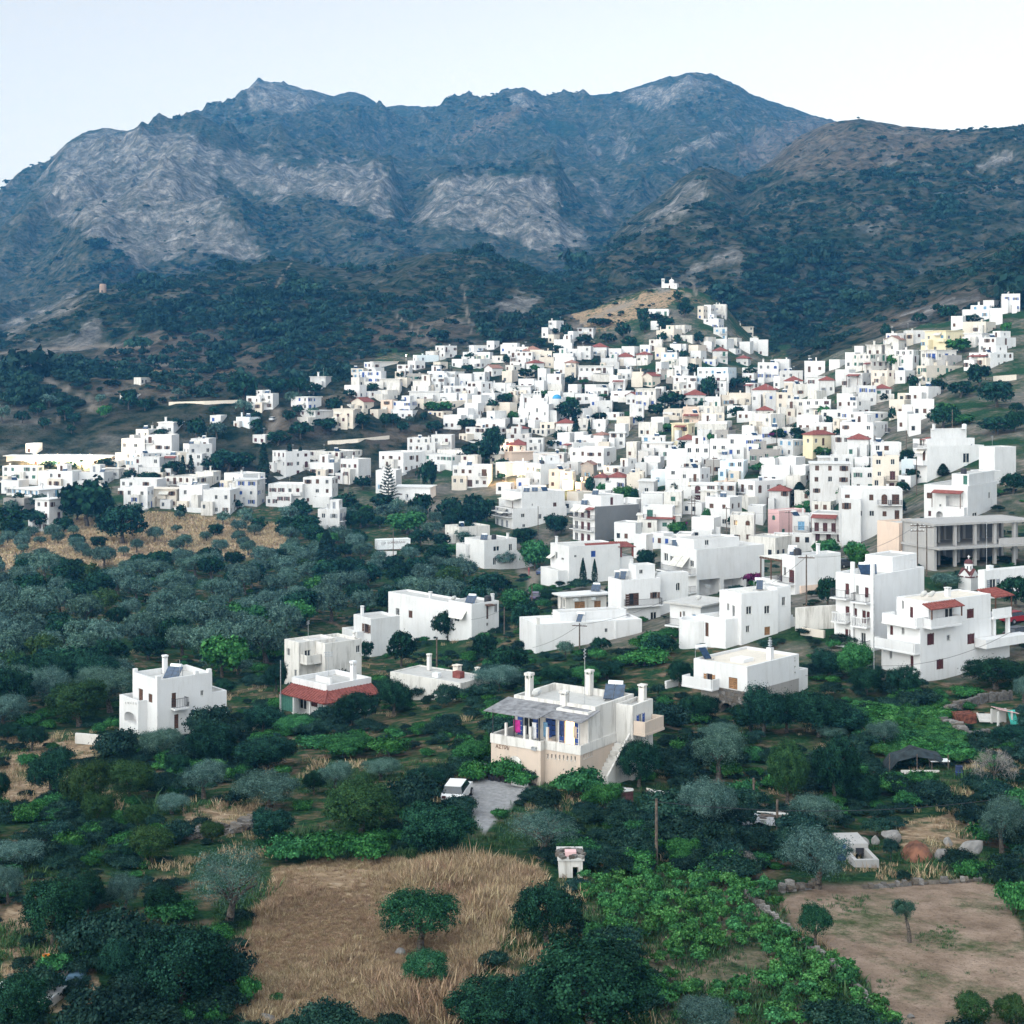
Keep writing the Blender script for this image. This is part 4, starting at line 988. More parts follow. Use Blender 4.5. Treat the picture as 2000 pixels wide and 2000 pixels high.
# ------------------------------------------------------------------ plants
def foliage(name, dark, mid, light, rnd=.25, warm=None, trans=.0):
    m, N, L, b = node_mat(name)
    geo = N.new('ShaderNodeNewGeometry'); oi = N.new('ShaderNodeObjectInfo'); tc = N.new('ShaderNodeTexCoord')
    nz = N.new('ShaderNodeTexNoise'); nz.inputs['Scale'].default_value = .9; nz.inputs['Detail'].default_value = 3
    L.new(tc.outputs['Object'], nz.inputs['Vector'])
    ad = N.new('ShaderNodeMath'); ad.operation = 'MULTIPLY_ADD'; ad.inputs[1].default_value = .45; L.new(geo.outputs['Random Per Island'], ad.inputs[0]); L.new(nz.outputs['Fac'], ad.inputs[2])
    r = ramp(N, [(.40, dark), (.70, mid), (.98, light)]); L.new(ad.outputs[0], r.inputs['Fac'])
    hs = N.new('ShaderNodeHueSaturation'); mr = N.new('ShaderNodeMapRange'); mr.inputs['To Min'].default_value = 1 - rnd; mr.inputs['To Max'].default_value = 1 + rnd
    L.new(oi.outputs['Random'], mr.inputs['Value']); L.new(mr.outputs[0], hs.inputs['Value'])
    mh = N.new('ShaderNodeMapRange'); mh.inputs['To Min'].default_value = .485; mh.inputs['To Max'].default_value = .525
    w = N.new('ShaderNodeMath'); w.operation = 'FRACT'; w2 = N.new('ShaderNodeMath'); w2.operation = 'MULTIPLY'; w2.inputs[1].default_value = 7.31
    L.new(oi.outputs['Random'], w2.inputs[0]); L.new(w2.outputs[0], w.inputs[0]); L.new(w.outputs[0], mh.inputs['Value']); L.new(mh.outputs[0], hs.inputs['Hue'])
    L.new(r.outputs['Color'], hs.inputs['Color']); L.new(hs.outputs[0], b.inputs['Base Color'])
    b.inputs['Roughness'].default_value = .7; b.inputs['Specular IOR Level'].default_value = .04
    return m
F_OAK = foliage('dark_oak_leaves', (.0018, .009, .007), (.006, .028, .018), (.022, .078, .044))
F_OAK2 = foliage('mid_green_leaves', (.005, .024, .011), (.013, .060, .026), (.040, .125, .055))
F_OLIVE2 = foliage('green_olive_leaves', (.007, .024, .016), (.018, .052, .034), (.055, .10, .07))
F_OLIVE = foliage('grey_green_olive_leaves', (.012, .034, .028), (.044, .094, .076), (.12, .20, .165))
F_GREEN = foliage('fresh_green_leaves', (.007, .036, .011), (.021, .092, .025), (.060, .19, .055))
F_LIGHT = foliage('yellowish_green_leaves', (.006, .022, .008), (.020, .056, .019), (.056, .11, .038))
F_CYP = foliage('cypress_needles', (.0025, .011, .008), (.007, .026, .018), (.018, .05, .034))
F_SCRUB = foliage('scrub_leaves', (.003, .014, .012), (.010, .034, .026), (.032, .068, .050), .4)
F_VINE = foliage('vine_leaves', (.010, .042, .013), (.030, .115, .032), (.085, .225, .07), .3)
F_STRAW = foliage('dry_grass_blades', (.13, .085, .05), (.30, .215, .13), (.53, .43, .29), .22)
F_RUST = foliage('reddish_dry_stalks', (.10, .062, .042), (.23, .15, .095), (.38, .27, .18), .25)
F_GRASS = foliage('green_grass_blades', (.012, .036, .014), (.034, .085, .031), (.08, .14, .06), .3)
F_GREYTWIG = foliage('bare_grey_twigs', (.10, .09, .085), (.19, .175, .165), (.30, .28, .27), .2)
F_PURPLE = foliage('bougainvillea_flowers', (.03, .007, .02), (.10, .014, .06), (.20, .03, .12), .1)
M_BARK = simple('tree_bark', (.10, .085, .07), .95, .4, 6, .2, bump=.5)

def leaf_mesh(name, P, Nrm, size, mat, r, aspect=.55):
    n = len(P)
    size = np.broadcast_to(size, (n,))
    rnd = r.normal(size=(n, 3))
    t = np.cross(Nrm, rnd); t /= np.linalg.norm(t, axis=1)[:, None] + 1e-9
    bt = np.cross(Nrm, t); bt /= np.linalg.norm(bt, axis=1)[:, None] + 1e-9
    a = t * size[:, None] * .5; c = bt * (size * aspect * .5)[:, None]
    V = np.stack([P - a, P + c, P + a, P - c], 1).reshape(-1, 3).astype(np.float32)
    me = bpy.data.meshes.new(name)
    me.vertices.add(4 * n); me.vertices.foreach_set('co', V.ravel())
    me.loops.add(4 * n); me.loops.foreach_set('vertex_index', np.arange(4 * n, dtype=np.int32))
    me.polygons.add(n); me.polygons.foreach_set('loop_start', np.arange(0, 4 * n, 4, dtype=np.int32))
    me.update(calc_edges=True); me.materials.append(mat)
    return me

def crown_points(r, n, rx, rz, zc, lobes, clump=.16, cl_per=26, hollow=.55, low=-.55):
    """leaf positions in clumps over a lumpy crown; returns points and outward directions"""
    C = [np.array([0, 0, zc])]; Rr = [np.array([rx * .72, rx * .72, rz * .72])]
    for i in range(lobes):
        a = 2 * math.pi * (i + r.uniform(-.35, .35)) / lobes; el = r.uniform(-.25, .75)
        d = np.array([math.cos(a) * math.cos(el), math.sin(a) * math.cos(el), math.sin(el)])
        k = r.uniform(.30, .52)
        C.append(np.array([0, 0, zc]) + d * np.array([rx, rx, rz]) * (1 - k) * r.uniform(.85, 1.1)); Rr.append(np.array([rx, rx, rz * 1.05]) * k)
    C = np.array(C); Rr = np.array(Rr); wgt = (Rr[:, 0] ** 2); wgt = wgt / wgt.sum()
    nc = max(12, cl_per * (lobes + 1))
    li = r.choice(len(C), nc, p=wgt)
    d = r.normal(size=(nc, 3)); d /= np.linalg.norm(d, axis=1)[:, None]
    d[:, 2] = np.where(d[:, 2] < low, -d[:, 2], d[:, 2])
    rad = r.uniform(hollow, 1.0, nc)[:, None]
    cc = C[li] + d * Rr[li] * rad
    # drop clumps lying deep inside other lobes
    keep = np.ones(nc, bool)
    for j in range(len(C)):
        q = (((cc - C[j]) / Rr[j]) ** 2).sum(1); keep &= ~((q < .28) & (li != j))
    cc = cc[keep]; d = d[keep]; rr = Rr[li[keep]]
    k = r.integers(0, len(cc), n)
    off = r.normal(size=(n, 3)) * rr[k] * clump * r.uniform(.6, 1.4, (n, 1))
    P = cc[k] + off; out = d[k] + off / (np.linalg.norm(off, axis=1)[:, None] + 1e-6) * .5
    out = out + r.normal(size=(n, 3)) * .55; out /= np.linalg.norm(out, axis=1)[:, None]
    return P, out

def trunk_mesh(r, h, rad, spread, n_limb=5, lean=.15, mat=None):
    m = MB(); x = y = 0.0; z = -.4; q = []
    lx, ly = r.uniform(-lean, lean), r.uniform(-lean, lean)
    p = Vector((0, 0, -.4)); k = 4
    for i in range(k):
        n = Vector((lx * h * (i + 1) / k + r.uniform(-.04, .04) * h, ly * h * (i + 1) / k + r.uniform(-.04, .04) * h, h * (i + 1) / k))
        m.tube(p, n, rad * (1.25 - .5 * i / k) * (1.25 if i == 0 else 1), rad * (1.25 - .5 * (i + 1) / k), 7, cap=False); p = n
    for i in range(n_limb):
        a = 2 * math.pi * (i + r.uniform(-.3, .3)) / n_limb
        e = p + Vector((math.cos(a) * spread * r.uniform(.4, .8), math.sin(a) * spread * r.uniform(.4, .8), spread * r.uniform(.35, .85)))
        mid = p.lerp(e, .5) + Vector((0, 0, spread * .1))
        m.tube(p, mid, rad * .55, rad * .38, 5, cap=False); m.tube(mid, e, rad * .38, rad * .12, 5, cap=False)
        for s in (-1, 1):
            f = mid + Vector((math.cos(a + s * .7), math.sin(a + s * .7), .5)) * spread * .4
            m.tube(mid, f, rad * .25, rad * .08, 4, cap=False)
    return m.mesh('trunk', mat or M_BARK, smooth=True)

PROTO = {}
def make_proto(kind, lod, var):
    """one crown and one trunk mesh of a kind at real size; crown width about 2*rx; returns crown, trunk, width, height"""
    key = (kind, lod, var)
    if key in PROTO: return PROTO[key]
    r = np.random.default_rng(sum(ord(q) * (i * 37 + 11) for i, q in enumerate(kind + lod)) * 7 + var * 101)
    N = {'near': 1.0, 'mid': .24, 'far': .055}[lod]; S = {'near': .68, 'mid': 1.5, 'far': 2.9}[lod]
    cp = {'near': 60, 'mid': 30, 'far': 12}[lod]
    if kind == 'oak':
        P, O = crown_points(r, int(22000 * N), 3.2, 2.6, 2.65, 9, .13, cp, .62, -.8); W, Hh = 6.6, 5.4
        c = leaf_mesh('crown', P, O, r.uniform(.16, .30, len(P)) * S, F_OAK, r, .7); t = trunk_mesh(r, 1.9, .22, 2.0)
    elif kind == 'holm':
        P, O = crown_points(r, int(22000 * N), 3.2, 2.5, 2.45, 8, .12, cp, .68, -.85); W, Hh = 6.6, 5.1
        c = leaf_mesh('crown', P, O, r.uniform(.14, .26, len(P)) * S, F_LIGHT, r, .7); t = trunk_mesh(r, 1.5, .24, 1.8)
    elif kind == 'olive':
        P, O = crown_points(r, int(20000 * N), 3.1, 2.3, 2.55, 10, .16, cp, .5, -.65); W, Hh = 6.5, 4.9
        c = leaf_mesh('crown', P, O, r.uniform(.16, .30, len(P)) * S, F_OLIVE, r, .38); t = trunk_mesh(r, 1.5, .28, 2.0, 6, .25)
    elif kind == 'greyolive':
        P, O = crown_points(r, int(9000 * N), 3.1, 2.6, 2.9, 10, .18, cp, .35, -.6); W, Hh = 6.3, 5.5
        c = leaf_mesh('crown', P, O, r.uniform(.14, .28, len(P)) * S, F_OLIVE, r, .3); t = trunk_mesh(r, 1.6, .30, 2.8, 8, .25)
    elif kind == 'green':
        P, O = crown_points(r, int(18000 * N), 3.0, 2.3, 2.4, 9, .15, cp, .55, -.75); W, Hh = 6.2, 4.8
        c = leaf_mesh('crown', P, O, r.uniform(.20, .36, len(P)) * S, F_GREEN, r, .75); t = trunk_mesh(r, 1.6, .18, 1.9)
    elif kind == 'field':
        P, O = crown_points(r, int(16000 * N), 3.1, 2.3, 3.1, 10, .15, cp, .5, -.5); W, Hh = 6.3, 5.2
        c = leaf_mesh('crown', P, O, r.uniform(.18, .30, len(P)) * S, F_OAK2, r, .6); t = trunk_mesh(r, 1.7, .26, 1.9, 6, .12)
    elif kind == 'sapling':
        P, O = crown_points(r, int(7000 * N), 1.3, 1.45, 3.8, 6, .17, cp // 2, .4, -.8); W, Hh = 2.3, 5.1
        P = P + np.array([.55, 0, 0]); c = leaf_mesh('crown', P, O, r.uniform(.16, .26, len(P)) * S, F_OLIVE2, r, .45)
        m = MB(); q = [(0, 0, -.3), (.02, 0, .9), (.12, .02, 1.8), (.32, 0, 2.6), (.5, 0, 3.6)]
        for i in range(4): m.tube(q[i], q[i + 1], .24 - i * .035, .205 - i * .035, 8, cap=False)
        for a in range(5): m.tube((.5, 0, 3.2), (.5 + math.cos(a * 1.26) * .6, math.sin(a * 1.26) * .6, 4.3), .07, .02, 4, cap=False)
        t = m.mesh('trunk', M_BARK, smooth=True)
    elif kind == 'bush':
        P, O = crown_points(r, int(4500 * N), 1.5, .95, .8, 6, .16, max(8, cp // 2), .5, -.2); W, Hh = 3.0, 1.7
        c = leaf_mesh('crown', P, O, r.uniform(.14, .26, len(P)) * S, F_SCRUB, r, .6); t = trunk_mesh(r, .4, .06, .8, 4)
    elif kind == 'greenbush':
        P, O = crown_points(r, int(4500 * N), 1.5, .9, .8, 6, .18, max(8, cp // 2), .45, -.2); W, Hh = 3.0, 1.7
        c = leaf_mesh('crown', P, O, r.uniform(.18, .32, len(P)) * S, F_GREEN, r, .75); t = trunk_mesh(r, .4, .06, .8, 4)
    elif kind == 'cypress':
        n = int(6000 * N); z = r.uniform(0, 1, n) ** .85; a = r.uniform(0, 2 * math.pi, n); prof = np.sin(np.clip(z * 1.02, 0, 1) ** .55 * math.pi) ** .6 * .9 * (1 - z * .35)
        rr = prof * r.uniform(.7, 1.08, n); P = np.c_[np.cos(a) * rr, np.sin(a) * rr, .4 + z * 7.6]; O = np.c_[np.cos(a), np.sin(a), r.uniform(.2, 1.2, n)] + r.normal(size=(n, 3)) * .4; O /= np.linalg.norm(O, axis=1)[:, None]
        W, Hh = 1.9, 8.0; c = leaf_mesh('crown', P, O, r.uniform(.18, .34, n) * S, F_CYP, r, .5); t = MB().tube((0, 0, -.4), (0, 0, 7.0), .16, .03, 6).mesh('trunk', M_BARK)
    elif kind == 'araucaria':
        m = []; o = []; tr = MB().tube((0, 0, -.4), (0, 0, 12), .22, .03, 6)
        for i in range(13):
            z = 1.2 + i * .82; L_ = 3.4 * (1 - i / 13.5) ** .8 + .3
            for k in range(7):
                a = 2 * math.pi * (k + .5 * (i % 2)) / 7 + r.uniform(-.12, .12); q = int(150 * max(N, .4) * (L_ / 3))
                s = r.uniform(.12, 1, q); P_ = np.c_[np.cos(a) * s * L_ - np.sin(a) * r.normal(size=q) * .16 * (1.2 - s), np.sin(a) * s * L_ + np.cos(a) * r.normal(size=q) * .16 * (1.2 - s), z + s ** 2 * .55 + r.normal(size=q) * .07]
                m.append(P_); oo = r.normal(size=(q, 3)) * .5 + [0, 0, 1]; o.append(oo / np.linalg.norm(oo, axis=1)[:, None])
                tr.tube((0, 0, z), (math.cos(a) * L_ * .9, math.sin(a) * L_ * .9, z + .4), .05, .015, 4, cap=False)
        P = np.vstack(m); O = np.vstack(o); W, Hh = 6.8, 12.0; c = leaf_mesh('crown', P, O, r.uniform(.22, .36, len(P)), F_CYP, r, .5); t = tr.mesh('trunk', M_BARK)
    elif kind == 'palm':
        m = []; o = []
        for k in range(22):
            a = r.uniform(0, 6.28); e = r.uniform(-.2, 1.2); q = 60; s = np.linspace(.05, 1, q); L_ = 2.0
            rad = s * L_ * math.cos(e); z = 4.2 + s * L_ * math.sin(e) - s ** 2 * 1.1
            for sd in (-1, 1):
                P_ = np.c_[np.cos(a) * rad - np.sin(a) * sd * .16 * np.sin(s * 3), np.sin(a) * rad + np.cos(a) * sd * .16 * np.sin(s * 3), z - .06]
                m.append(P_); o.append(np.tile([0, 0, 1.0], (q, 1)) + r.normal(size=(q, 3)) * .35)
        P = np.vstack(m); O = np.vstack(o); O /= np.linalg.norm(O, axis=1)[:, None]; W, Hh = 4.0, 5.6
        c = leaf_mesh('crown', P, O, .36, F_GREEN, r, .3); t = MB().tube((0, 0, -.4), (.1, 0, 4.2), .2, .14, 8).mesh('trunk', M_BARK)
    elif kind == 'bare':
        tr = trunk_mesh(r, 1.2, .10, 1.8, 7); m = MB(); ps = []; os_ = []
        n = 900; a = r.uniform(0, 6.28, n); e = r.uniform(.1, 1.4, n); s = r.uniform(.4, 1, n) ** .6 * 2.3
        P = np.c_[np.cos(a) * np.cos(e) * s, np.sin(a) * np.cos(e) * s, 1.2 + np.sin(e) * s]; O = np.c_[-np.sin(a), np.cos(a), r.normal(size=n) * .3]; O /= np.linalg.norm(O, axis=1)[:, None]
        W, Hh = 4.4, 3.6; c = leaf_mesh('crown', P, O, r.uniform(.5, .9, n), F_GREYTWIG, r, .035); t = tr
    PROTO[key] = (c, t, W, Hh)
    return PROTO[key]

TREE_WORD = {'oak': ('broadleaf_tree', 'dark green broadleaf tree', 'tree'), 'holm': ('evergreen_tree', 'dense olive-green evergreen tree', 'tree'), 'olive': ('olive_tree', 'silvery grey-green olive tree', 'olive tree'),
             'greyolive': ('olive_tree', 'thin grey olive tree with bare limbs showing', 'olive tree'), 'field': ('field_tree', 'round green tree with bare lower trunk', 'tree'), 'sapling': ('young_tree', 'slender leaning young tree', 'tree'), 'green': ('leafy_tree', 'fresh green leafy tree', 'tree'), 'bush': ('bush', 'dark green round bush', 'bush'), 'greenbush': ('leafy_bush', 'bright green leafy bush', 'bush'),
             'cypress': ('cypress_tree', 'slim dark cypress', 'cypress'), 'araucaria': ('conifer_tree', 'tall conifer with tiered branches', 'conifer'), 'palm': ('palm_tree', 'small palm with drooping fronds', 'palm'), 'bare': ('bare_shrub', 'leafless grey twiggy shrub', 'shrub')}
TREES = []
def tree(kind, px, py, wpx, hpx=None, seed=None, pos=None, desc=None, group='trees and bushes around the village'):
    """a tree whose foot stands at the photo point; wpx, hpx its size in photo pixels"""
    if not pos and hpx and hit(px, py)[1] > 300: py += hpx * .22; hpx *= 1.22
    X, Y, Z = pos if pos else hit(px, py)
    s = F / Y
    lod = 'near' if Y < 185 else ('mid' if Y < 420 else 'far')
    if kind in ('araucaria', 'palm', 'bare', 'sapling'): lod = 'near'
    var = (len(TREES) * 7 + (seed or 0)) % {'near': 2, 'mid': 3, 'far': 4}[lod]
    if kind in ('araucaria', 'palm', 'bare', 'cypress', 'field', 'sapling'): var = 0
    c, t, W, Hh = make_proto(kind, lod, var)
    k = wpx / s / W; kz = (hpx / s / Hh) if hpx else k
    nm, word, cat = TREE_WORD[kind]
    o = bpy.data.objects.new(nm, None); COL.objects.link(o); o.empty_display_size = .4
    o.location = (X, Y, Z - .05); o.rotation_euler = (0, 0, rng.uniform(0, 6.28)); o.scale = (k, k, kz); o['group'] = group
    link('trunk', t, o); link('crown', c, o)
    TREES.append((X, Y, k * W / 2))
    if desc: props(o, desc, cat)
    else:
        wm = wpx / s
        size = 'large ' if wm > 7.5 else ('small ' if wm < 3.5 else '')
        p = project((X, Y, Z + kz * Hh * .5)); REG.append((o, p[0], p[1], size + word, cat))
    return o

T_DATA = {
 (0, 1400, 1000): """oak 195 300 190 205;holm 330 365 220 230;holm 490 320 210 180;holm 365 415 150 150;olive 770 310 190 160;olive 1010 345 290 150;olive 650 365 150 80;holm 520 425 120 110;holm 570 550 200 160;oak 480 550 90 80;holm 800 475 110 95;oak 1020 485 190 165;olive 1265 285 150 130;olive 1440 235 170 85;holm 1360 455 340 230;oak 1640 535 330 240;oak 1600 305 170 140;greenbush 1080 545 200 100;greenbush 1230 545 220 115;greenbush 1380 548 190 105;greyolive 860 800 330 340;oak 200 880 270 310;oak 330 760 150 200;olive 470 735 150 160;oak 610 765 160 150;oak 690 1120 420 370;oak 450 1010 170 190;olive 60 570 250 110;olive 30 705 130 160;field 1585 890 340 250;field 1610 1040 210 170;oak 75 1200 240 260;oak 5 340 70 150;bush 290 1100 90 75;olive 610 165 180 125;oak 800 190 200 190;oak 1000 205 260 150;oak 665 230 110 105;oak 1185 295 100 105;green 1300 150 220 90;greenbush 1470 150 180 80;green 1780 185 170 105;bush 200 560 140 60;bush 350 720 120 60;greenbush 930 1090 120 120;bush 430 860 200 90;bush 560 870 180 90;bush 760 430 90 60;greenbush 1040 1075 70 35;oak 1850 1180 380 200;olive 200 470 110 60;bush 100 480 130 50;oak 120 130 130 110;oak 30 90 120 80;bush 840 330 90 40""",
 (1000, 1400, 1000): """oak 480 265 190 205;olive 780 235 230 210;olive 740 425 255 205;olive 1150 440 230 165;holm 1040 335 175 275;oak 1220 335 200 300;olive 1150 650 290 250;field 1145 885 150 190;sapling 1500 852 92 165;olive 1850 515 190 240;greenbush 1490 345 110 70;bare 1820 275 170 160;greenbush 1900 745 160 130;holm 1740 1180 160 160;holm 1885 1175 150 140;olive 730 1200 250 150;greyolive 110 535 330 205;oak 130 870 290 280;oak 300 1210 580 400;green 350 350 180 110;greenbush 250 300 200 110;oak 100 1200 280 260;greenbush 480 520 200 90;green 650 560 170 110;bush 420 430 160 80;greenbush 880 320 120 90;oak 1330 340 160 150;bush 1380 450 120 80;bush 1430 540 80 90;olive 1400 120 140 120;greenbush 1560 150 200 70;greenbush 1680 170 180 70;greenbush 1480 110 170 60;greenbush 1380 50 200 70;oak 1880 110 180 90;oak 1180 60 330 140;oak 900 60 200 120;bush 640 280 120 70;bush 1250 420 100 60;greenbush 1720 600 130 70;greenbush 1850 590 150 60;bush 400 880 220 100;bare 870 580 110 80;greenbush 450 590 190 70""",
 (1250, 950, 750): """oak 200 1010 150 155;oak 620 1260 240 290;oak 740 1240 220 240;oak 900 1260 300 260;oak 1330 1070 200 190;oak 950 960 210 160;green 1080 970 210 200;oak 1790 1020 380 180;oak 1890 610 200 180;oak 945 605 135 170;olive 1535 515 170 90;green 1090 410 130 130;green 945 345 130 90;olive 390 1290 240 110;olive 960 1280 180 90;oak 270 1190 190 160;oak 100 860 200 130;greenbush 60 870 150 90;olive 1930 1090 120 150;greenbush 1200 1160 260 70;greenbush 1350 1080 180 80;oak 340 1180 120 150;oak 1140 1050 200 160;bush 90 1060 90 80;greenbush 1650 1060 200 60;oak 1380 420 90 40;oak 30 400 110 100;greenbush 420 290 110 50;bush 1270 320 60 40;oak 1560 560 70 50""",
 (850, 1000, 500): """olive 500 400 240 120;oak 420 610 350 180;oak 660 240 180 130;green 750 400 230 200;green 600 770 250 210;oak 680 910 250 260;oak 100 970 260 260;oak 370 1130 230 240;oak 560 1210 350 220;olive 980 1100 150 140;oak 1250 1060 180 130;green 1650 1030 260 150;greenbush 1580 1160 400 130;cypress 1115 560 66 215;cypress 1203 548 56 195;oak 1580 410 130 145;oak 1300 1260 320 160;olive 470 1360 420 230;green 760 640 130 110;olive 250 370 160 90;oak 90 500 200 130;olive 60 620 140 90;oak 180 600 120 100;oak 900 1290 260 150;green 1130 1290 240 140;oak 330 180 120 20;oak 60 330 120 110;greenbush 100 330 160 100;oak 850 690 120 120""",
 (200, 1100, 600): """oak 360 1050 230 175;olive 370 1180 310 150;oak 700 1270 330 290;oak 1030 1290 430 220;oak 1010 1070 300 210;oak 1590 1020 330 240;oak 1830 960 250 270;green 1200 1070 290 120;oak 1095 810 170 215;olive 680 990 170 100;oak 1430 760 200 200;oak 1660 610 110 140;oak 1880 650 200 260;greenbush 1330 1160 280 80;greenbush 1600 1180 280 100;bush 1500 1060 140 50;oak 1230 620 90 90;oak 100 1000 110 60;olive 90 1190 200 110;oak 770 830 160 120;olive 850 700 200 120;olive 700 680 200 130""",
 (650, 600, 350): """oak 430 890 140 90;oak 570 1270 160 140;oak 320 1280 200 160;oak 650 1260 170 130;oak 180 960 170 90;green 1080 1110 200 110;green 1220 1105 180 100;oak 1450 690 160 80;oak 1350 560 110 60;bush 960 785 140 40;oak 1730 1090 150 110;oak 980 1200 100 80;oak 1850 1020 180 100;oak 1150 670 160 60;oak 1870 600 100 100;oak 1420 1170 120 70;oak 1450 1300 250 120;oak 1090 1330 220 120;oak 760 1330 150 120;olive 830 1250 130 90""",
 (980, 540, 350): """oak 700 640 170 160;oak 580 620 90 70;oak 1310 640 190 180;oak 1110 520 230 80;oak 1150 700 220 110;oak 1380 740 200 110;oak 890 700 220 80;oak 390 740 220 90;oak 600 790 140 60;oak 1520 490 170 170;oak 1660 450 200 60;oak 1540 590 130 110;oak 1760 560 180 80;oak 260 1080 200 90;oak 730 1160 130 110;green 1820 960 120 60;oak 160 1240 130 80;green 890 1150 120 50;green 860 1220 180 40;green 530 1310 240 90;green 60 1330 140 80;oak 220 1320 140 60;green 730 1370 200 80;green 1090 1300 140 40;oak 1770 1220 90 60;oak 1760 1370 200 80;green 40 1060 100 60""",
 (1280, 560, 350): """oak 310 300 200 160;oak 110 420 220 120;oak 240 600 110 100;oak 470 600 140 130;oak 150 720 120 80;oak 300 760 140 90;oak 410 930 150 120;oak 570 1160 210 220;oak 870 1070 160 100;oak 980 1060 140 110;oak 1020 950 180 90;oak 200 1250 330 140;oak 870 1360 170 110;green 1700 950 150 70;oak 330 190 110 90;oak 240 140 120 120;cypress 1740 590 50 150;cypress 1860 700 30 120""",
 (1650, 560, 350): """oak 1370 380 230 90;green 1240 680 300 140;oak 1450 1040 300 230;oak 1640 1240 420 270;oak 1250 1160 340 160;oak 740 1080 130 150;green 1740 470 120 100;green 1090 1340 230 100;palm 1040 1060 120 140;oak 420 1220 120 80;oak 540 1350 140 150;oak 1850 1340 180 110;oak 440 530 130 150;oak 1000 260 150 90;oak 1130 330 250 150;oak 800 380 190 120""",
 (900, 780, 350): """oak 1170 200 320 220;oak 330 620 260 330;oak 240 650 230 220;cypress 1240 400 110 210;cypress 1385 415 60 195;oak 1080 420 220 100;oak 1000 510 180 80;oak 1500 200 220 70;oak 1810 240 130 70;oak 1390 1000 120 200;green 1760 1100 250 190;green 1520 1020 130 130;oak 1210 1050 90 50;oak 880 890 110 70;oak 440 860 130 70;oak 1010 910 110 60;green 430 720 150 80;oak 150 1330 350 250;oak 1030 1400 230 150""",
 (1230, 780, 350): """oak 480 970 110 90;green 820 1380 110 240;oak 280 1150 110 100;oak 1140 850 160 80;green 1400 780 230 110;green 1600 690 200 90;oak 50 1130 110 210;green 1600 860 150 50;green 870 460 90 110;green 400 330 180 80;oak 300 170 250 150;oak 1150 190 200 130;oak 100 250 130 90;oak 1450 1050 180 90""",
 (1560, 780, 440): """oak 1240 210 300 180;green 1400 200 230 90;oak 1700 270 340 140;oak 1850 240 200 170;oak 990 700 170 130;oak 930 540 150 130;oak 230 850 380 130;oak 400 760 120 170;green 170 910 300 60;oak 860 980 150 140;oak 1840 770 240 170;green 220 1330 240 140;green 490 1390 220 190;green 200 480 180 80;oak 800 170 80 130;oak 260 220 80 90""",
 (0, 600, 700): """oak 470 1140 350 240;oak 660 1230 300 190;oak 1310 490 190 150;oak 1500 460 190 90;oak 1060 690 130 110;oak 1230 870 230 110;cypress 1420 900 75 170;cypress 1560 850 60 115;cypress 1620 850 50 95;cypress 985 900 40 100;cypress 1030 880 40 85;cypress 880 910 32 60;oak 1690 460 110 60;oak 870 690 90 40;oak 1240 1080 150 60;oak 1640 1220 200 120;oak 1890 1180 90 100;cypress 1760 1380 130 180;oak 800 930 130 50;oak 560 860 120 50;oak 700 920 90 50;oak 930 890 120 70;palm 440 880 50 75;oak 1300 860 180 90;oak 1150 870 140 70;oak 200 1180 180 110;oak 60 1170 200 120;oak 260 860 120 40;oak 380 870 90 45;oak 1750 660 160 70;oak 1620 690 160 90;oak 1500 730 160 70""",
 (650, 600, 700): """araucaria 300 1030 115 190;oak 510 960 130 150;oak 160 970 110 70;oak 860 760 130 130;oak 780 820 220 110;oak 480 1110 150 120;oak 700 1160 180 120;green 400 1200 230 110;oak 550 1350 120 80;oak 1030 1250 150 70;green 1090 1370 190 130;oak 1200 1210 150 110;oak 150 1170 180 90;olive 80 1150 150 80;olive 300 1130 170 80;oak 430 1340 130 80;olive 170 1320 120 60;olive 530 1220 140 70;oak 640 1100 120 90;oak 270 1080 160 80;oak 60 1080 160 90;oak 830 1130 130 110;oak 760 1080 130 90""",
}
for (ox, oy, span), data in T_DATA.items():
    k = span / 1932.0
    for rec in data.split(';'):
        a = rec.split()
        tree(a[0], ox + float(a[1]) * k, oy + float(a[2]) * k, float(a[3]) * k, float(a[4]) * k)

HOUSE_SPOTS = []    # photo rectangles kept free of scattered trees
def fill_trees(poly, y_range, spacing, mix, sizes, seed, most, free=()):
    """trees set out in the world between two distances, inside a photo outline"""
    r = random.Random(seed); n = 0; tries = 0; mine = []
    xs = [p[0] for p in poly]; ys = [p[1] for p in poly]
    while n < most and tries < most * 60:
        tries += 1
        px = r.uniform(min(xs), max(xs)); py = r.uniform(min(ys), max(ys))
        if not inside(poly, np.array([px]), np.array([py]))[0]: continue
        X, Y, Z = hit(px, py)
        if not (y_range[0] < Y < y_range[1]): continue
        if any(a < px < b and c < py < d for a, b, c, d in free): continue
        if any((X - a) ** 2 + (Y - b) ** 2 < (spacing * .55 + q * .55) ** 2 for a, b, q in TREES[-1500:] if abs(Y - b) < 12): continue
        kind = r.choices(list(mix), list(mix.values()))[0]
        w = r.uniform(*sizes); s = F / Y
        tree(kind, px, py, w * s, w * s * r.uniform(.7, .95), pos=(X, Y, Z)); n += 1
fill_trees([(700, 720), (1000, 690), (1330, 640), (1520, 740), (1660, 700), (1850, 690), (1950, 860), (1720, 1020), (1300, 1060), (1000, 950), (820, 800)], (330, 720), 7, {'oak': 5, 'green': 2, 'cypress': .4}, (3.5, 6.0), 41, 45)
GROVE = [(-40, 1115), (560, 1092), (700, 1110), (880, 1125), (975, 1170), (970, 1200), (860, 1190), (690, 1215), (560, 1245), (545, 1300), (430, 1335), (400, 1290), (250, 1300), (235, 1390), (140, 1430), (-40, 1440)]
fill_trees(GROVE, (140, 420), 5.0, {'olive': 7, 'oak': 2.2, 'green': .5, 'holm': .6}, (4.5, 7.5), 3, 190)
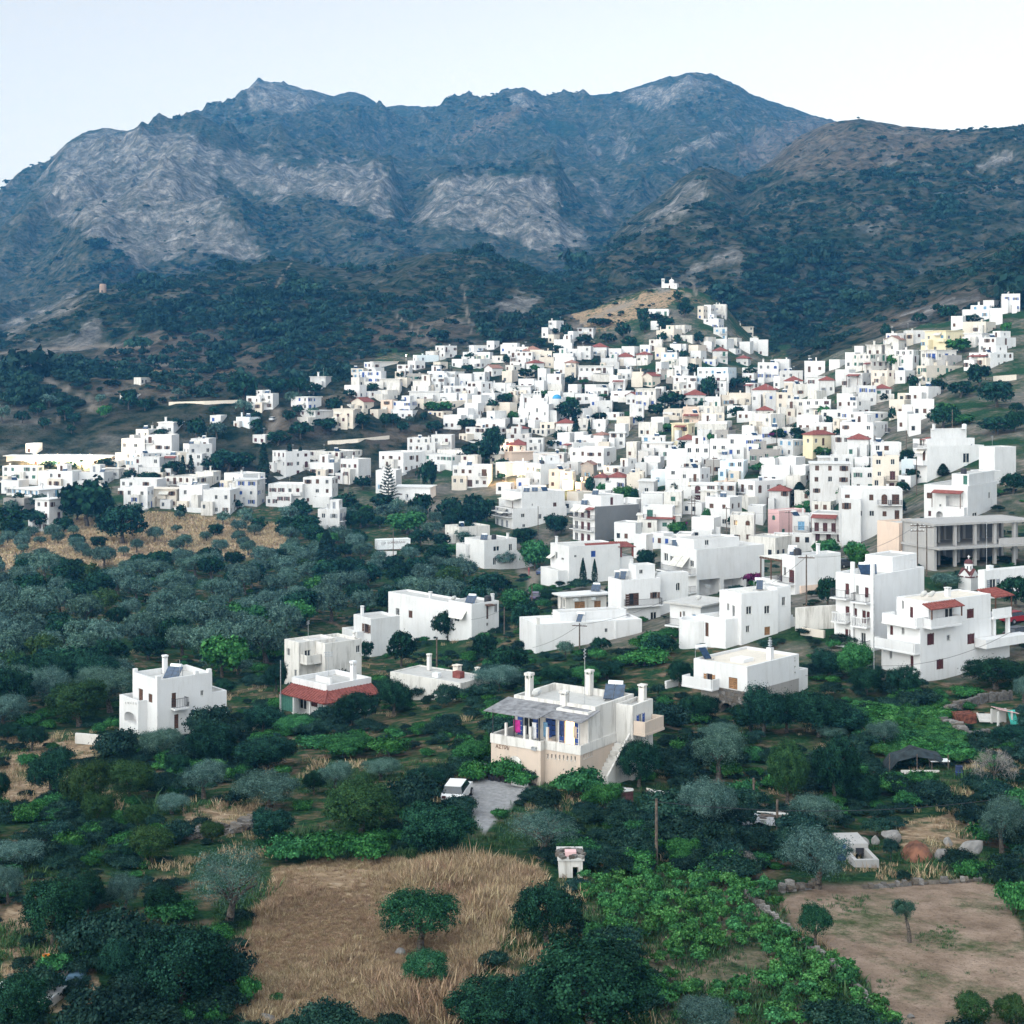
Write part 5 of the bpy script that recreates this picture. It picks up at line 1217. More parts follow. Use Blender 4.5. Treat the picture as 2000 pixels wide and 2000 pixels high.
fill_trees(OLIVE_FIELD, (320, 480), 7.0, {'olive': 6, 'oak': 1}, (3.5, 5.5), 4, 46)
fill_trees([(560, 1000), (860, 1000), (930, 1060), (880, 1110), (560, 1095)], (300, 450), 5.5, {'olive': 3, 'oak': 3, 'green': 1}, (4, 7), 5, 40, ((715, 810, 1040, 1090), (600, 680, 990, 1060), (660, 850, 960, 1000)))
fill_trees([(0, 990), (230, 990), (230, 1060), (0, 1070)], (400, 500), 6, {'oak': 2, 'olive': 2}, (4, 8), 6, 16)
fill_trees([(0, 790), (450, 770), (640, 740), (690, 800), (540, 850), (430, 880), (230, 850), (0, 850)], (520, 760), 8, {'oak': 3, 'olive': 2, 'green': .3}, (4, 8), 8, 30)
# ------------------------------------------------------------------ uncountable growth: scrub, weeds, dry grass
def scatter(name, label, cat, pts, rot, scl, idx, protos):
    me = bpy.data.meshes.new(name)
    n = len(pts); me.vertices.add(n); me.vertices.foreach_set('co', np.asarray(pts, np.float32).ravel())
    for nm, tp, dat in (('rotz', 'FLOAT', rot), ('scl', 'FLOAT_VECTOR', scl), ('pick', 'INT', idx)):
        at = me.attributes.new(nm, tp, 'POINT')
        at.data.foreach_set('vector' if tp == 'FLOAT_VECTOR' else 'value', np.asarray(dat, np.int32 if tp == 'INT' else np.float32).ravel())
    col = bpy.data.collections.new(name + '_kinds')
    for i, m in enumerate(protos): col.objects.link(bpy.data.objects.new(f'{name}_kind_{chr(97 + i)}', m))
    ng = bpy.data.node_groups.new(name, 'GeometryNodeTree')
    ng.interface.new_socket('Geometry', in_out='INPUT', socket_type='NodeSocketGeometry'); ng.interface.new_socket('Geometry', in_out='OUTPUT', socket_type='NodeSocketGeometry')
    N, L = ng.nodes, ng.links
    gi, go = N.new('NodeGroupInput'), N.new('NodeGroupOutput')
    ci = N.new('GeometryNodeCollectionInfo'); ci.inputs['Collection'].default_value = col; ci.inputs['Separate Children'].default_value = True; ci.inputs['Reset Children'].default_value = True
    ip = N.new('GeometryNodeInstanceOnPoints'); ip.inputs['Pick Instance'].default_value = True
    def attr(nm, tp):
        a = N.new('GeometryNodeInputNamedAttribute'); a.data_type = tp; a.inputs['Name'].default_value = nm; return a.outputs['Attribute']
    cx = N.new('ShaderNodeCombineXYZ'); L.new(attr('rotz', 'FLOAT'), cx.inputs['Z'])
    L.new(gi.outputs[0], ip.inputs['Points']); L.new(ci.outputs[0], ip.inputs['Instance']); L.new(attr('pick', 'INT'), ip.inputs['Instance Index'])
    L.new(cx.outputs[0], ip.inputs['Rotation']); L.new(attr('scl', 'FLOAT_VECTOR'), ip.inputs['Scale']); L.new(ip.outputs[0], go.inputs[0])
    o = link(name, me); md = o.modifiers.new('scatter', 'NODES'); md.node_group = ng
    for m in {q.materials[0] for q in protos}: me.materials.append(m)
    props(o, label, cat, None, 'stuff')
    return o

_vis = None
def sample_ground(n, yr, seed, dens=None, px_range=(-150, 2150)):
    """points on the ground spread evenly over the picture's ground area (log distance), kept with probability dens(px, py, X, Y)"""
    r = np.random.default_rng(seed)
    px = r.uniform(*px_range, n); Y = np.exp(r.uniform(math.log(yr[0]), math.log(yr[1]), n))
    X = (px - 1000) / F * Y; Z = ground_px(px, Y); py = HY - F * (Z - CZ) / Y
    k = np.ones(n, bool)
    if dens is not None: k = r.uniform(0, 1, n) < dens(px, py, X, Y)
    return px[k], py[k], X[k], Y[k], Z[k], r

# scrub on the hills
def _dens_scrub(px, py, X, Y):
    j = fbm(X / (Y * .02), Y / 30, 4, 90) * 60; j2 = fbm(X / (Y * .02), Y / 30, 4, 99) * 40
    d = np.clip((fbm(X / 70, Y / 110, 4, 300) + .16) * 4.2, .05, 1)
    rock = np.zeros(px.shape)
    for p in ROCKS: rock = np.maximum(rock, inside(p, px + j, py + j2))
    for p in EARTH: rock = np.maximum(rock, inside(p, px + j, py + j2) * .75)
    town = inside(VILLAGE, px, py + 8) & (Y < 760)
    path = np.zeros(px.shape)
    for pts, w in PATHS:
        for (x0, y0), (x1, y1) in zip(pts, pts[1:]):
            t = np.clip(((px - x0) * (x1 - x0) + (py - y0) * (y1 - y0)) / ((x1 - x0) ** 2 + (y1 - y0) ** 2), 0, 1)
            path = np.maximum(path, np.hypot(px - x0 - t * (x1 - x0), py - y0 - t * (y1 - y0)) < w + 5)
    return d * (1 - .9 * rock) * (~town) * (1 - path)
px, py, X, Y, Z, r = sample_ground(30000, (560, 1700), 11, _dens_scrub)
sz = np.exp(r.normal(0, .45, len(X))) * 1.15
big = fbm(X / 60, Y / 90, 3, 310) > .10
sz = np.where(big, sz * 1.5, sz * .85)
scatter('hill_scrub', 'dark green low scrub dotted over the hillsides behind the village', 'scrub', np.c_[X, Y, Z - .2], r.uniform(0, 6.28, len(X)), np.c_[sz, sz, sz * r.uniform(.8, 1.3, len(X))], r.integers(0, 4, len(X)),
        [make_proto('bush', 'far', i)[0] for i in range(4)])
px, py, X, Y, Z, r = sample_ground(16000, (1500, 3300), 12, lambda a, b, c, d: np.clip((fbm(c / 160, d / 260, 4, 320) - .02) * 5, 0, 1) * (fbm(c / 900, d / 900, 2, 5) > -.2))
_rk = np.zeros(len(px), bool)
for p in ROCKS: _rk |= inside(p, px, py)
k = ~_rk
sz = np.exp(r.normal(0, .4, len(X))) * 1.7
scatter('mountain_scrub', 'sparse dark scrub on the distant mountain slopes', 'scrub', np.c_[X, Y, Z - .3][k], r.uniform(0, 6.28, k.sum()), np.c_[sz, sz, sz][k], r.integers(0, 4, k.sum()), [make_proto('bush', 'far', i)[0] for i in range(4)])

# weeds and low bushes between the trees
def _free_ground(px, py, X, Y):
    bad = np.zeros(px.shape, bool)
    for p in (DRY_FIELD, PLOUGHED, VINEYARD, COURTYARD): bad |= inside(p, px, py)
    for (a, b, c, d) in HOUSE_SPOTS: bad |= (px > a) & (px < b) & (py > c) & (py < d)
    return bad
def _dens_weed(px, py, X, Y):
    d = np.clip((fbm(X / 9, Y / 13, 4, 400) + .10) * 4.0, 0.02, 1)
    e = np.zeros(px.shape)
    for p in EARTH[-5:]: e = np.maximum(e, inside(p, px, py))
    return d * (1 - .75 * e) * ~_free_ground(px, py, X, Y) * np.where((Y > 330) & inside(VILLAGE, px, py), .0, np.where(inside(VILLAGE, px, py), .35, 1))
px, py, X, Y, Z, r = sample_ground(11000, (66, 330), 21, _dens_weed)
sz = np.exp(r.normal(0, .4, len(X))) * .52
scatter('undergrowth', 'low dark weeds and shrubs covering the ground between the trees', 'undergrowth', np.c_[X, Y, Z - .1], r.uniform(0, 6.28, len(X)), np.c_[sz, sz, sz * r.uniform(.7, 1.2, len(X))], r.integers(0, 4, len(X)),
        [make_proto('bush', 'near', 0)[0], make_proto('greenbush', 'near', 0)[0], make_proto('bush', 'near', 1)[0], make_proto('bush', 'near', 1)[0]])

def tuft(seed, n, h, spread, mat, width=.03):
    r = np.random.default_rng(seed); V = []; Fc = []
    for i in range(n):
        a = r.uniform(0, 6.28); q = spread * math.sqrt(r.uniform(0, 1)); x, y = q * math.cos(a), q * math.sin(a); b = r.uniform(0, 6.28); hh = h * r.uniform(.5, 1.15); l = r.uniform(.15, 1.2) * hh
        dx, dy = math.cos(b) * width, math.sin(b) * width; ex, ey = math.cos(b + 1.57 + r.normal() * .6) * l, math.sin(b + 1.57 + r.normal() * .6) * l
        k = len(V); V += [(x - dx, y - dy, -.05), (x + dx, y + dy, -.05), (x + ex * .5 + dx * .8, y + ey * .5 + dy * .8, hh * .6), (x + ex * .5 - dx * .8, y + ey * .5 - dy * .8, hh * .6), (x + ex, y + ey, hh)]
        Fc += [(k, k + 1, k + 2, k + 3), (k + 3, k + 2, k + 4)]
    return mesh('tuft', V, Fc, (mat,))
def _poly_dens(poly, sc, th, gain):
    return lambda px, py, X, Y: inside(poly, px + fbm(X / 3, Y / 3, 3, 7) * 30, py + fbm(X / 3, Y / 3, 3, 8) * 14) * np.clip((fbm(X / sc, Y / sc, 4, 500) + th) * gain, .08, 1)
px, py, X, Y, Z, r = sample_ground(120000, (62, 135), 31, _poly_dens(DRY_FIELD, 5, .22, 4), (400, 1100))
sz = np.exp(r.normal(0, .3, len(X))) * np.clip(.55 + fbm(X / 4, Y / 6, 4, 77) * 1.7, .2, 1.05)
scatter('dry_grass', 'tall straw-coloured dry grass of the hay field', 'grass', np.c_[X, Y, Z], r.uniform(0, 6.28, len(X)), np.c_[sz, sz, sz], np.where(fbm(X / 6, Y / 9, 4, 660) + r.normal(0, .16, len(X)) > .05, 2, 0) + r.integers(0, 2, len(X)), [tuft(50 + i, 40, .48, .42, F_STRAW if i < 2 else F_RUST, .014) for i in range(4)])
def _dens_straw(px, py, X, Y):
    e = np.zeros(px.shape)
    for p in EARTH[-5:]: e = np.maximum(e, inside(p, px + fbm(X / 3, Y / 3, 3, 7) * 60, py + fbm(X / 3, Y / 3, 3, 8) * 30))
    d = np.clip((fbm(X / 8, Y / 12, 4, 410) - .06) * 5, 0, 1)
    return np.maximum(d * .5, e * np.clip((fbm(X / 5, Y / 7, 3, 411) + .15) * 3, 0, 1)) * ~_free_ground(px, py, X, Y) * ~(inside(VILLAGE, px, py) & (Y > 170))
px, py, X, Y, Z, r = sample_ground(26000, (66, 250), 32, _dens_straw)
sz = np.exp(r.normal(0, .35, len(X))) * .72
scatter('straw_tufts', 'scattered pale dry grass along banks and clearings', 'grass', np.c_[X, Y, Z], r.uniform(0, 6.28, len(X)), np.c_[sz, sz, sz], r.integers(0, 3, len(X)), [tuft(70 + i, 30, .45, .5, F_STRAW, .018) for i in range(3)])
px, py, X, Y, Z, r = sample_ground(26000, (330, 480), 36, lambda a, b, c, d: inside(OLIVE_FIELD, a, b) * np.clip((fbm(c / 10, d / 14, 3, 5) + .2) * 3, 0, 1), (-60, 620))
scatter('field_straw', 'dry yellow grass under the olive trees below the lower village', 'grass', np.c_[X, Y, Z], r.uniform(0, 6.28, len(X)), np.ones((len(X), 3)) * 1.6, r.integers(0, 3, len(X)), [tuft(90 + i, 16, .5, .7, F_STRAW, .06) for i in range(3)])
def _dens_green(px, py, X, Y):
    v = inside(VINEYARD, px, py) * np.clip((fbm(X / 4, Y / 6, 4, 420) + .2) * 3, .1, 1)
    p = inside(PLOUGHED, px, py) * np.clip((fbm(X / 5, Y / 8, 4, 430) - .05) * 4, 0.02, .8)
    p = np.maximum(p, inside([(1780, 1830), (1870, 1800), (1885, 1815), (1860, 1850), (1800, 1860)], px, py) * .95)
    p = np.maximum(p, inside([(1640, 1752), (1700, 1748), (1690, 1762), (1650, 1764)], px, py) * .8)
    g = np.clip((fbm(X / 7, Y / 9, 4, 440) - .02) * 4, 0, .7) * ~_free_ground(px, py, X, Y) * (Y < 150)
    return np.maximum(np.maximum(v, p), g)
px, py, X, Y, Z, r = sample_ground(52000, (62, 170), 33, _dens_green)
inp = inside(PLOUGHED, px, py)
sz = np.exp(r.normal(0, .35, len(X))) * np.where(inp, .32, .75)
scatter('green_grass', 'green grass and weeds among the vines and along the field edges', 'grass', np.c_[X, Y, Z], r.uniform(0, 6.28, len(X)), np.c_[sz, sz, sz], r.integers(0, 3, len(X)), [tuft(80 + i, 26, .30, .42, F_GRASS, .02) for i in range(3)])
TRELLIS = [(1640, 1392), (1740, 1372), (1845, 1362), (1838, 1400), (1885, 1445), (1880, 1492), (1750, 1500), (1690, 1465)]
px, py, X, Y, Z, r = sample_ground(30000, (105, 175), 61, lambda a, b, c, d: inside(TRELLIS, a, b) * .5, (1600, 1920))
k = r.permutation(len(X))[:420]; X, Y, Z = X[k], Y[k], Z[k]; sz = r.uniform(.32, .62, len(X))
_vb = make_proto('greenbush', 'near', 1)[0].copy(); _vb.materials.clear(); _vb.materials.append(F_VINE)
scatter('vine_trellis', 'continuous bright green vine leaves of the terraced plot on the right', 'vines', np.c_[X, Y, Z + .1], r.uniform(0, 6.28, len(X)), np.c_[sz, sz, sz * .9], np.zeros(len(X)), [_vb])
# ------------------------------------------------------------------ the near houses, each after its own look in the photo
class Crop:
    def __init__(s, x0, y0, span): s.o = (x0, y0); s.k = span / 1932.0
    def __call__(s, x, y): return s.o[0] + x * s.k, s.o[1] + y * s.k

class Hero(House):
    """placed by a crop of the photo: near corner foot (xc, yb); faces end at xl and xr, roof corner at yt (all crop pixels)"""
    def __init__(s, cr, xl, xc, xr, yt, yb, theta, wall='w', name='house', near=True, h=0.0):
        s.cr = cr
        px, py = cr(xc, yb)
        House.__init__(s, px, py, h, theta, name, near, wall)
        s.w = -s.L(xl, yb)[0]; s.d = s.Rf(xr, yb)[0]; s.h = s.L(xc, yt)[1]
    def _base(s, a, b):
        return s.pos[0] + a * math.cos(s.th) + b * math.sin(s.th), s.pos[1] - a * math.sin(s.th) + b * math.cos(s.th)
    def L(s, x, y, y0=0.0):
        px, py = s.cr(x, y); X, Y = s._base(0, y0); c, n = math.cos(s.th), math.sin(s.th); q = px - 1000
        t = (F * X - q * Y) / (q * n + F * c); Yp = Y + t * n
        return -t, CZ + (HY - py) / F * Yp - s.pos[2]
    def Rf(s, x, y, x0=0.0):
        px, py = s.cr(x, y); X, Y = s._base(x0, 0); c, n = math.cos(s.th), math.sin(s.th); q = px - 1000
        t = (q * Y - F * X) / (F * n - q * c); Yp = Y + t * c
        return t, CZ + (HY - py) / F * Yp - s.pos[2]
    def wl(s, b, x0, x1, y0, y1, st='g', **k):
        (a, z1), (c, z0) = s.L(x0, y0, b['y0']), s.L(x1, y1, b['y0'])
        zm = s.L((x0 + x1) / 2, y1, b['y0'])[1]; zt = s.L((x0 + x1) / 2, y0, b['y0'])[1]
        return s.win(b, 'L', a - b['x0'], zm, c - a, zt - zm, st, **k)
    def wr(s, b, x0, x1, y0, y1, st='g', **k):
        a, c = s.Rf(x0, y0, b['x1'])[0], s.Rf(x1, y1, b['x1'])[0]
        zm = s.Rf((x0 + x1) / 2, y1, b['x1'])[1]; zt = s.Rf((x0 + x1) / 2, y0, b['x1'])[1]
        return s.win(b, 'R', a - b['y0'], zm, c - a, zt - zm, st, **k)

CA = Crop(850, 1280, 500); CB = Crop(200, 1100, 600); CJ = Crop(850, 1000, 500); CK = Crop(1250, 950, 750); CE = Crop(900, 780, 350); CG = Crop(1560, 780, 440); CM = Crop(650, 600, 700)
CFULL = Crop(0, 0, 1932)
M_LAMPGLOW = None
def glow(name, col, strength):
    m, N, L, b = node_mat(name)
    b.inputs['Base Color'].default_value = (*col, 1); b.inputs['Emission Color'].default_value = (*col, 1); b.inputs['Emission Strength'].default_value = strength
    return m
M_LIT = glow('lit_room', (1.0, .55, .22), 1.6); M_BULB = glow('lamp_bulb', (1.0, .78, .50), 14.0)

def spread_rect(H, m=3):
    px, py = project(H.pos)
    HOUSE_SPOTS.append((px - H.w * H.s * math.cos(H.th) - m, px + H.d * H.s * math.sin(H.th) + m, py - H.h * H.s - m, py + 10))

# --- beige house with a roofed terrace
def beige_house():
    H = Hero(CA, 422, 795, 900, 650, 985, 35, 'b'); H.d = 9.2
    zt = H.h; zf = zt - .68
    w1 = H.w; x2 = H.L(1095, 985, .65)[0]
    a = H.box(-w1, 0, 0, 9, -2, zf - .05, 0, 'b'); b = H.box(-.05, x2, .65, 9, -2, zf - .06, 0, 'b')
    H.box(-w1 - .06, .06, -.06, 9.06, zf - .05, zt, .68, 'v', roofmat=M_SLAB); H.box(-.1, x2 + .06, .59, 9.06, zf - .055, zt - .02, .66, 'v', roofmat=M_SLAB)
    # ground floor
    x0, z0 = H.L(570, 905); x1, z1 = H.L(645, 825); H.win(a, 'L', x0 + w1, .1, x1 - x0, z1 + .0, 'g', name='door')
    m = MB(); cx, rr = (x0 + x1) / 2, (x1 - x0) * .62
    m.prism([(cx + rr * math.cos(t), -.03, z1 + .12 + rr * .85 * math.sin(t)) for t in [math.pi * k / 10 for k in range(11)]], (0, 0, 0), (0, -.08, 0)); m.box(cx - rr - .1, cx + rr + .1, -.14, -.0, z1 + .02, z1 + .12)
    m.build('door_hood', WALLS['v'], H.root)
    for k in range(8): H.wl(b, 845 + k * 29.5, 856 + k * 29.5, 742 + k * 3, 776 + k * 3, 'g')
    for k in range(5): H.wr(b, 1118 + k * 15, 1127 + k * 15, 750 - k * 6, 784 - k * 6, 'g')
    # upper rooms, their doors onto the terrace
    u = H.box(-w1 + .1, x2 - .1, 3.0, 9.0, zf, zf + 3.25, .55, 'v'); ub = H.box(.2, x2 - .05, 1.9, 3.2, zf, zf + 3.0, .3, 'v')
    H.win(u, 'L', .9, zf + .02, 1.0, 2.1, 'ob'); H.win(u, 'L', 3.1, zf + .02, .95, 2.1, 'Db'); H.win(ub, 'L', .75, zf + .02, .95, 2.15, 'ob')
    lamp = MB().poly([(0, 0, 0), (.9, 0, 0), (.9, 0, 2.0), (0, 0, 2.0)]).build('lit_doorway', M_LIT, H.root, (.2 + .77, 1.9 + .13, zf + .1))
    H.wr(ub, 1245, 1280, 495, 556, 'g'); H.wr(b, 1272, 1306, 682, 740, 'g')
    # canopy over the terrace
    zc = H.L(800, 480)[1]; m = MB()
    for q in ([(-w1 - .5, -.35, zc), (-.1, -.35, zc), (.2, 3.1, zc + .5), (-w1 - .5, 3.1, zc + .5)], [(-.1, .35, zc + .04), (x2 + .3, .35, zc + .04), (x2 + .3, 3.1, zc + .48), (.2, 3.1, zc + .5)]):
        m.prism(q, (0, 0, 0), (0, 0, .05))
    can = m.build('terrace_canopy', simple('corrugated_grey_sheet', (.20, .20, .21), .8, .25, 2), H.root)
    for x, y in ((-w1 + .1, .1), (-w1 + 2.2, .1), (-.2, .15), (x2 - .2, .75), (1.2, .75)):
        MB().tube((x, y, zt - .1), (x, y, zc + .15), .045, sides=6).build('post', M_METAL if x < 0 else M_FRAME, can)
    for x, y in ((-w1 + 1.4, .1), (-w1 + 3.2, .1), (-1.0, .1), (.15, .75)): MB().box(x - .09, x + .09, y - .09, y + .09, zt - .02, zt + 1.0).build('pillar', WALLS['v'], H.root)
    # back wing on the right with stair and blue doors
    xr = H.L(1490, 600, 6.0)[0]; c = H.box(x2 - .1, xr, 6.0, 9.3, -2, zf + 3.0, .3, 'v')
    H.wr(c, 1533, 1562, 440, 555, 'ob')
    zb = H.Rf(1560, 560, xr)[1]; H.balcony(xr, xr + 1.1, 6.1, 9.2, zb, 'wall')
    st = MB()
    n = 11
    for i in range(n): st.box(x2 + .02, x2 + 1.2, 5.9 - (i + 1) * .3, 5.9 - i * .3, -1.5, zf - .1 - i * zf / n)
    sto = st.build('outside_stairs', WALLS['v'], H.root)
    MB().prism([(x2 + 1.2, 5.9, zf - .1), (x2 + 1.2, 5.9, zf + .75), (x2 + 1.2, 2.5, .9), (x2 + 1.2, 2.5, -1)], (0, 0, 0), (.15, 0, 0)).build('parapet', WALLS['v'], sto)
    # roof furniture
    zr = zf + 2.7
    H.chimney(-w1 + 1.3, 3.5, zr - .3, 2.7, .5, 'v'); H.chimney(.15, 3.2, zr - .3, 1.7, .55, 'v'); H.chimney(-.9, 8.6, zr, 2.1, .5, 'v'); H.chimney(xr - .6, 8.6, zr, 1.5, .5, 'v')
    H.dish(-w1 + 2.1, 3.5, zr + .2); H.solar(2.0, 7.6, zr, H.th * .6); H.aerial(.6, 5.5, zr, 4.5)
    MB().box(0, .42, -.14, 0, 0, .28).build('floodlight', M_STEEL, H.root, (-.75, -.06, zt - .75))
    fc = bpy.data.curves.new('lettering', 'FONT'); fc.body = 'ΑΣΤΡΙ/'; fc.size = .42; fc.extrude = .01; fc.materials.append(M_WOOD)
    t = link('lettering', fc); bpy.context.view_layer.update(); me = bpy.data.meshes.new_from_object(t.evaluated_get(bpy.context.evaluated_depsgraph_get())); bpy.data.objects.remove(t); me.materials.clear(); me.materials.append(M_WOOD)
    o = link('lettering', me, H.root, (-w1 + .45, -.02, zf - .42)); o.rotation_euler = (R(90), 0, 0)
    HOUSE_SPOTS.append((955, 1275, 1340, 1540))
    H.finish('weathered beige house with grey-roofed terrace and blue doors beside a stone-paved courtyard')
    return H
BEIGE = beige_house()

def left_white():
    H = Hero(CB, 190, 345, 690, 735, 1095, 50)
    a = H.box(-H.w, 0, 0, H.d, -2, H.h, .55)
    H.wl(a, 228, 255, 790, 868, 'Dn'); H.wl(a, 290, 314, 822, 876, 'cn')
    H.wr(a, 436, 464, 815, 908, 'Dn'); H.wr(a, 618, 636, 800, 833, 'g'); H.wr(a, 532, 548, 872, 900, 'g'); H.wr(a, 534, 551, 990, 1030, 'g'); H.wr(a, 452, 480, 950, 1040, 'Dn')
    y0, z = H.Rf(432, 910); y1 = H.Rf(526, 905)[0]; H.balcony(0, .8, y0, y1, z, 'iron')
    xb = H.L(107, 1080, -1.0)[0]; xa = H.L(225, 1080, -1.0)[0]; zb = H.L(225, 868, -1.0)[1]
    b = H.box(xb, xa, -1.0, 2.6, -2, zb, .5)
    H.wl(b, 138, 214, 938, 1005, 'v', arch=True, deep=1.6)
    for k in range(5): H.wl(b, 143 + 16 * k, 150 + 16 * k, 872 + k, 884 + k, 'g')
    H.box(-3, -.01, H.d, H.d + 1.7, -2, H.Rf(770, 800)[1], .3)
    H.chimney(-H.w + .5, H.d * .55, H.h - .5, 1.9, .42); H.solar(-1.5, 2.2, H.h - .55, .6); H.aerial(-1.0, 3, H.h - .5, 2)
    for x, y in ((-H.w + .2, .2), (-.2, .2), (-.2, H.d - .25), (-.2, H.d * .72)): MB().box(x - .2, x + .2, y - .2, y + .2, H.h, H.h + .35).build('pinnacle', WALLS['w'], H.root)
    spread_rect(H, 2)
    H.finish('white cube house with arched porch and wooden shutters among the olive trees')
left_white()

def red_roof():
    H = Hero(CB, 1110, 1395, 1755, 890, 1000, 45); e = H.L(1395, 892)[1]; q = 1.7
    a = H.box(-H.w, -q, q, H.d, -2, e + 1.55, .5)
    zr = e + .85
    for n, pts in (('l', [(-H.w, 0, e), (0, 0, e), (-q, q, zr), (-H.w, q, zr)]), ('r', [(0, 0, e), (0, H.d, e), (-q, H.d, zr), (-q, q, zr)])):
        tiled_slope(pts, M_TILE, .08, True).build('tiled_roof', M_TILE, H.root)
    MB().tube((0, 0, e + .12), (-q, q, zr + .12), .13, sides=6).build('hip_ridge', M_TILE, H.root)
    H.win(a, 'L', 1.3, .1, 1.3, 2.0, 'g'); H.win(a, 'L', 3.4, .7, 1.1, 1.2, 'cm'); H.win(a, 'R', 1.2, .7, 1.2, 1.2, 'cm'); H.win(a, 'R', 4.2, .1, .95, 2.0, 'Dm')
    for x, y in ((-H.w + .1, .15), (-H.w + 2.4, .15), (-.15, .15), (-.15, H.d * .5), (-2.6, .15)): MB().box(x - .07, x + .07, y - .07, y + .07, -.6, e + .02).build('post', M_FRAME, H.root)
    g = MB()
    for i in range(12): g.poly([(-H.w + .12 + i * .18, .2 + .05 * (i % 2), .1), (-H.w + .12 + (i + 1) * .18, .2 + .05 * ((i + 1) % 2), .1), (-H.w + .12 + (i + 1) * .18, .2 + .05 * ((i + 1) % 2), e), (-H.w + .12 + i * .18, .2 + .05 * (i % 2), e)])
    g.build('green_curtain', M_GREEN, H.root)
    H.chimney(-q - .4, H.d * .72, zr - .2, 2.9, .5); H.box(-H.w + 1.6, -q - 2, q + 2.0, q + 2.3, zr, e + 1.75, .05); H.aerial(-H.w + 2.2, 5, e + 1, 3.2)
    spread_rect(H, 2); H.roofkind = 'hip'
    H.finish('single-storey white house with wide red tiled eaves and green curtain')
red_roof()

def grey_house():
    H = Hero(CB, 1145, 1235, 1340, 500, 770, 50, 'v')
    a = H.box(-H.w, 0, 0, H.d + 3, -3, H.h, .25)
    xr = H.L(1400, 770, H.d)[0]; yb = H.Rf(1630, 600, xr)[0]
    b = H.box(-H.w + .1, xr, H.d, yb, -3, H.h - .1, .35)
    H.wl(a, 1160, 1180, 535, 582, 'g'); H.wl(a, 1247 - 40, 1262 - 40, 670, 712, 'g'); H.wr(a, 1272, 1310, 545, 612, 'g'); H.wr(b, 1596, 1621, 517, 562, 'g')
    z = H.Rf(1290, 615)[1]; H.balcony(0, 1.5, .2, H.d - .1, z, 'wall')
    link('finial', MB().lathe([(.3, 0), (.3, .25), (.12, .4), (.12, .6), (.25, .7), (.25, .8), (0, .85)], sides=10).mesh('finial', WALLS['v']), H.root, (xr - .8, yb - .6, H.h - .1))
    H.aerial(-1, 2, H.h - .2, 2.6); spread_rect(H, 2)
    H.finish('grey concrete-rendered two-storey house behind the red-eaved house')
grey_house()

def white_far_left():
    H = Hero(CB, 1580, 1690, 1870, 350, 590, 55)
    a = H.box(-H.w, 0, 0, H.d, -3, H.h, .4); H.box(-H.w - 1.6, -H.w * .4, -1.2, 2, -3, H.h - 2.2, .4)
    H.wl(a, 1648, 1674, 382, 436, 'on'); H.chimney(-H.w + .6, 1.2, H.h - .3, 1.6, .4)
    H.finish('plain white cube house with one brown shutter left of the tall garden trees')
white_far_left()

def awning_house():
    H = Hero(CJ, 100, 275, 480, 695, 960, 48)
    a = H.box(-H.w, 0, 0, H.d, -3, H.h, .35); b = H.box(-H.w - 17, -H.w, 1, H.d - .5, -3, H.h - .6, .3)
    x0, z0 = H.L(135, 727); x1 = H.L(238, 727)[0]; H.awning(x0, x1, 0, z0, 1.3, 1.0); H.win(a, 'L', x0 + H.w + .2, z0 - 2.0, 1.3, 1.7, 'g')
    H.wr(a, 386, 402, 700, 808, 'Dn'); H.wr(a, 386, 402, 835, 860, 'g'); H.wr(a, 448, 470, 690, 760, 'g')
    y, z = H.Rf(385, 702); MB().prism([(0, y - .3, z), (0, y + 1.1, z), (1.0, y + 1.1, z - .1), (1.0, y - .3, z - .1)], (0, 0, 0), (0, 0, .12)).build('door_canopy', M_WOOD, H.root)
    H.solar(-1.9, 1.2, H.h - .35, .5); H.tank(-1.0, 4.2, H.h - .35, True); H.chimney(-.6, H.d - .8, H.h - .3, 1.4, .4); H.dish(-H.w + .7, .6, H.h - .35); H.chimney(-H.w - 7, 2, H.h - .9, 1.3, .4)
    H.win(b, 'L', 2, 1.2, 1, 1.2, 'g'); H.win(b, 'L', 5.5, 1.2, 1, 1.2, 'cn')
    spread_rect(H, 0)
    H.finish('white two-storey house with a slanting grey awning and rooftop solar heater')
awning_house()

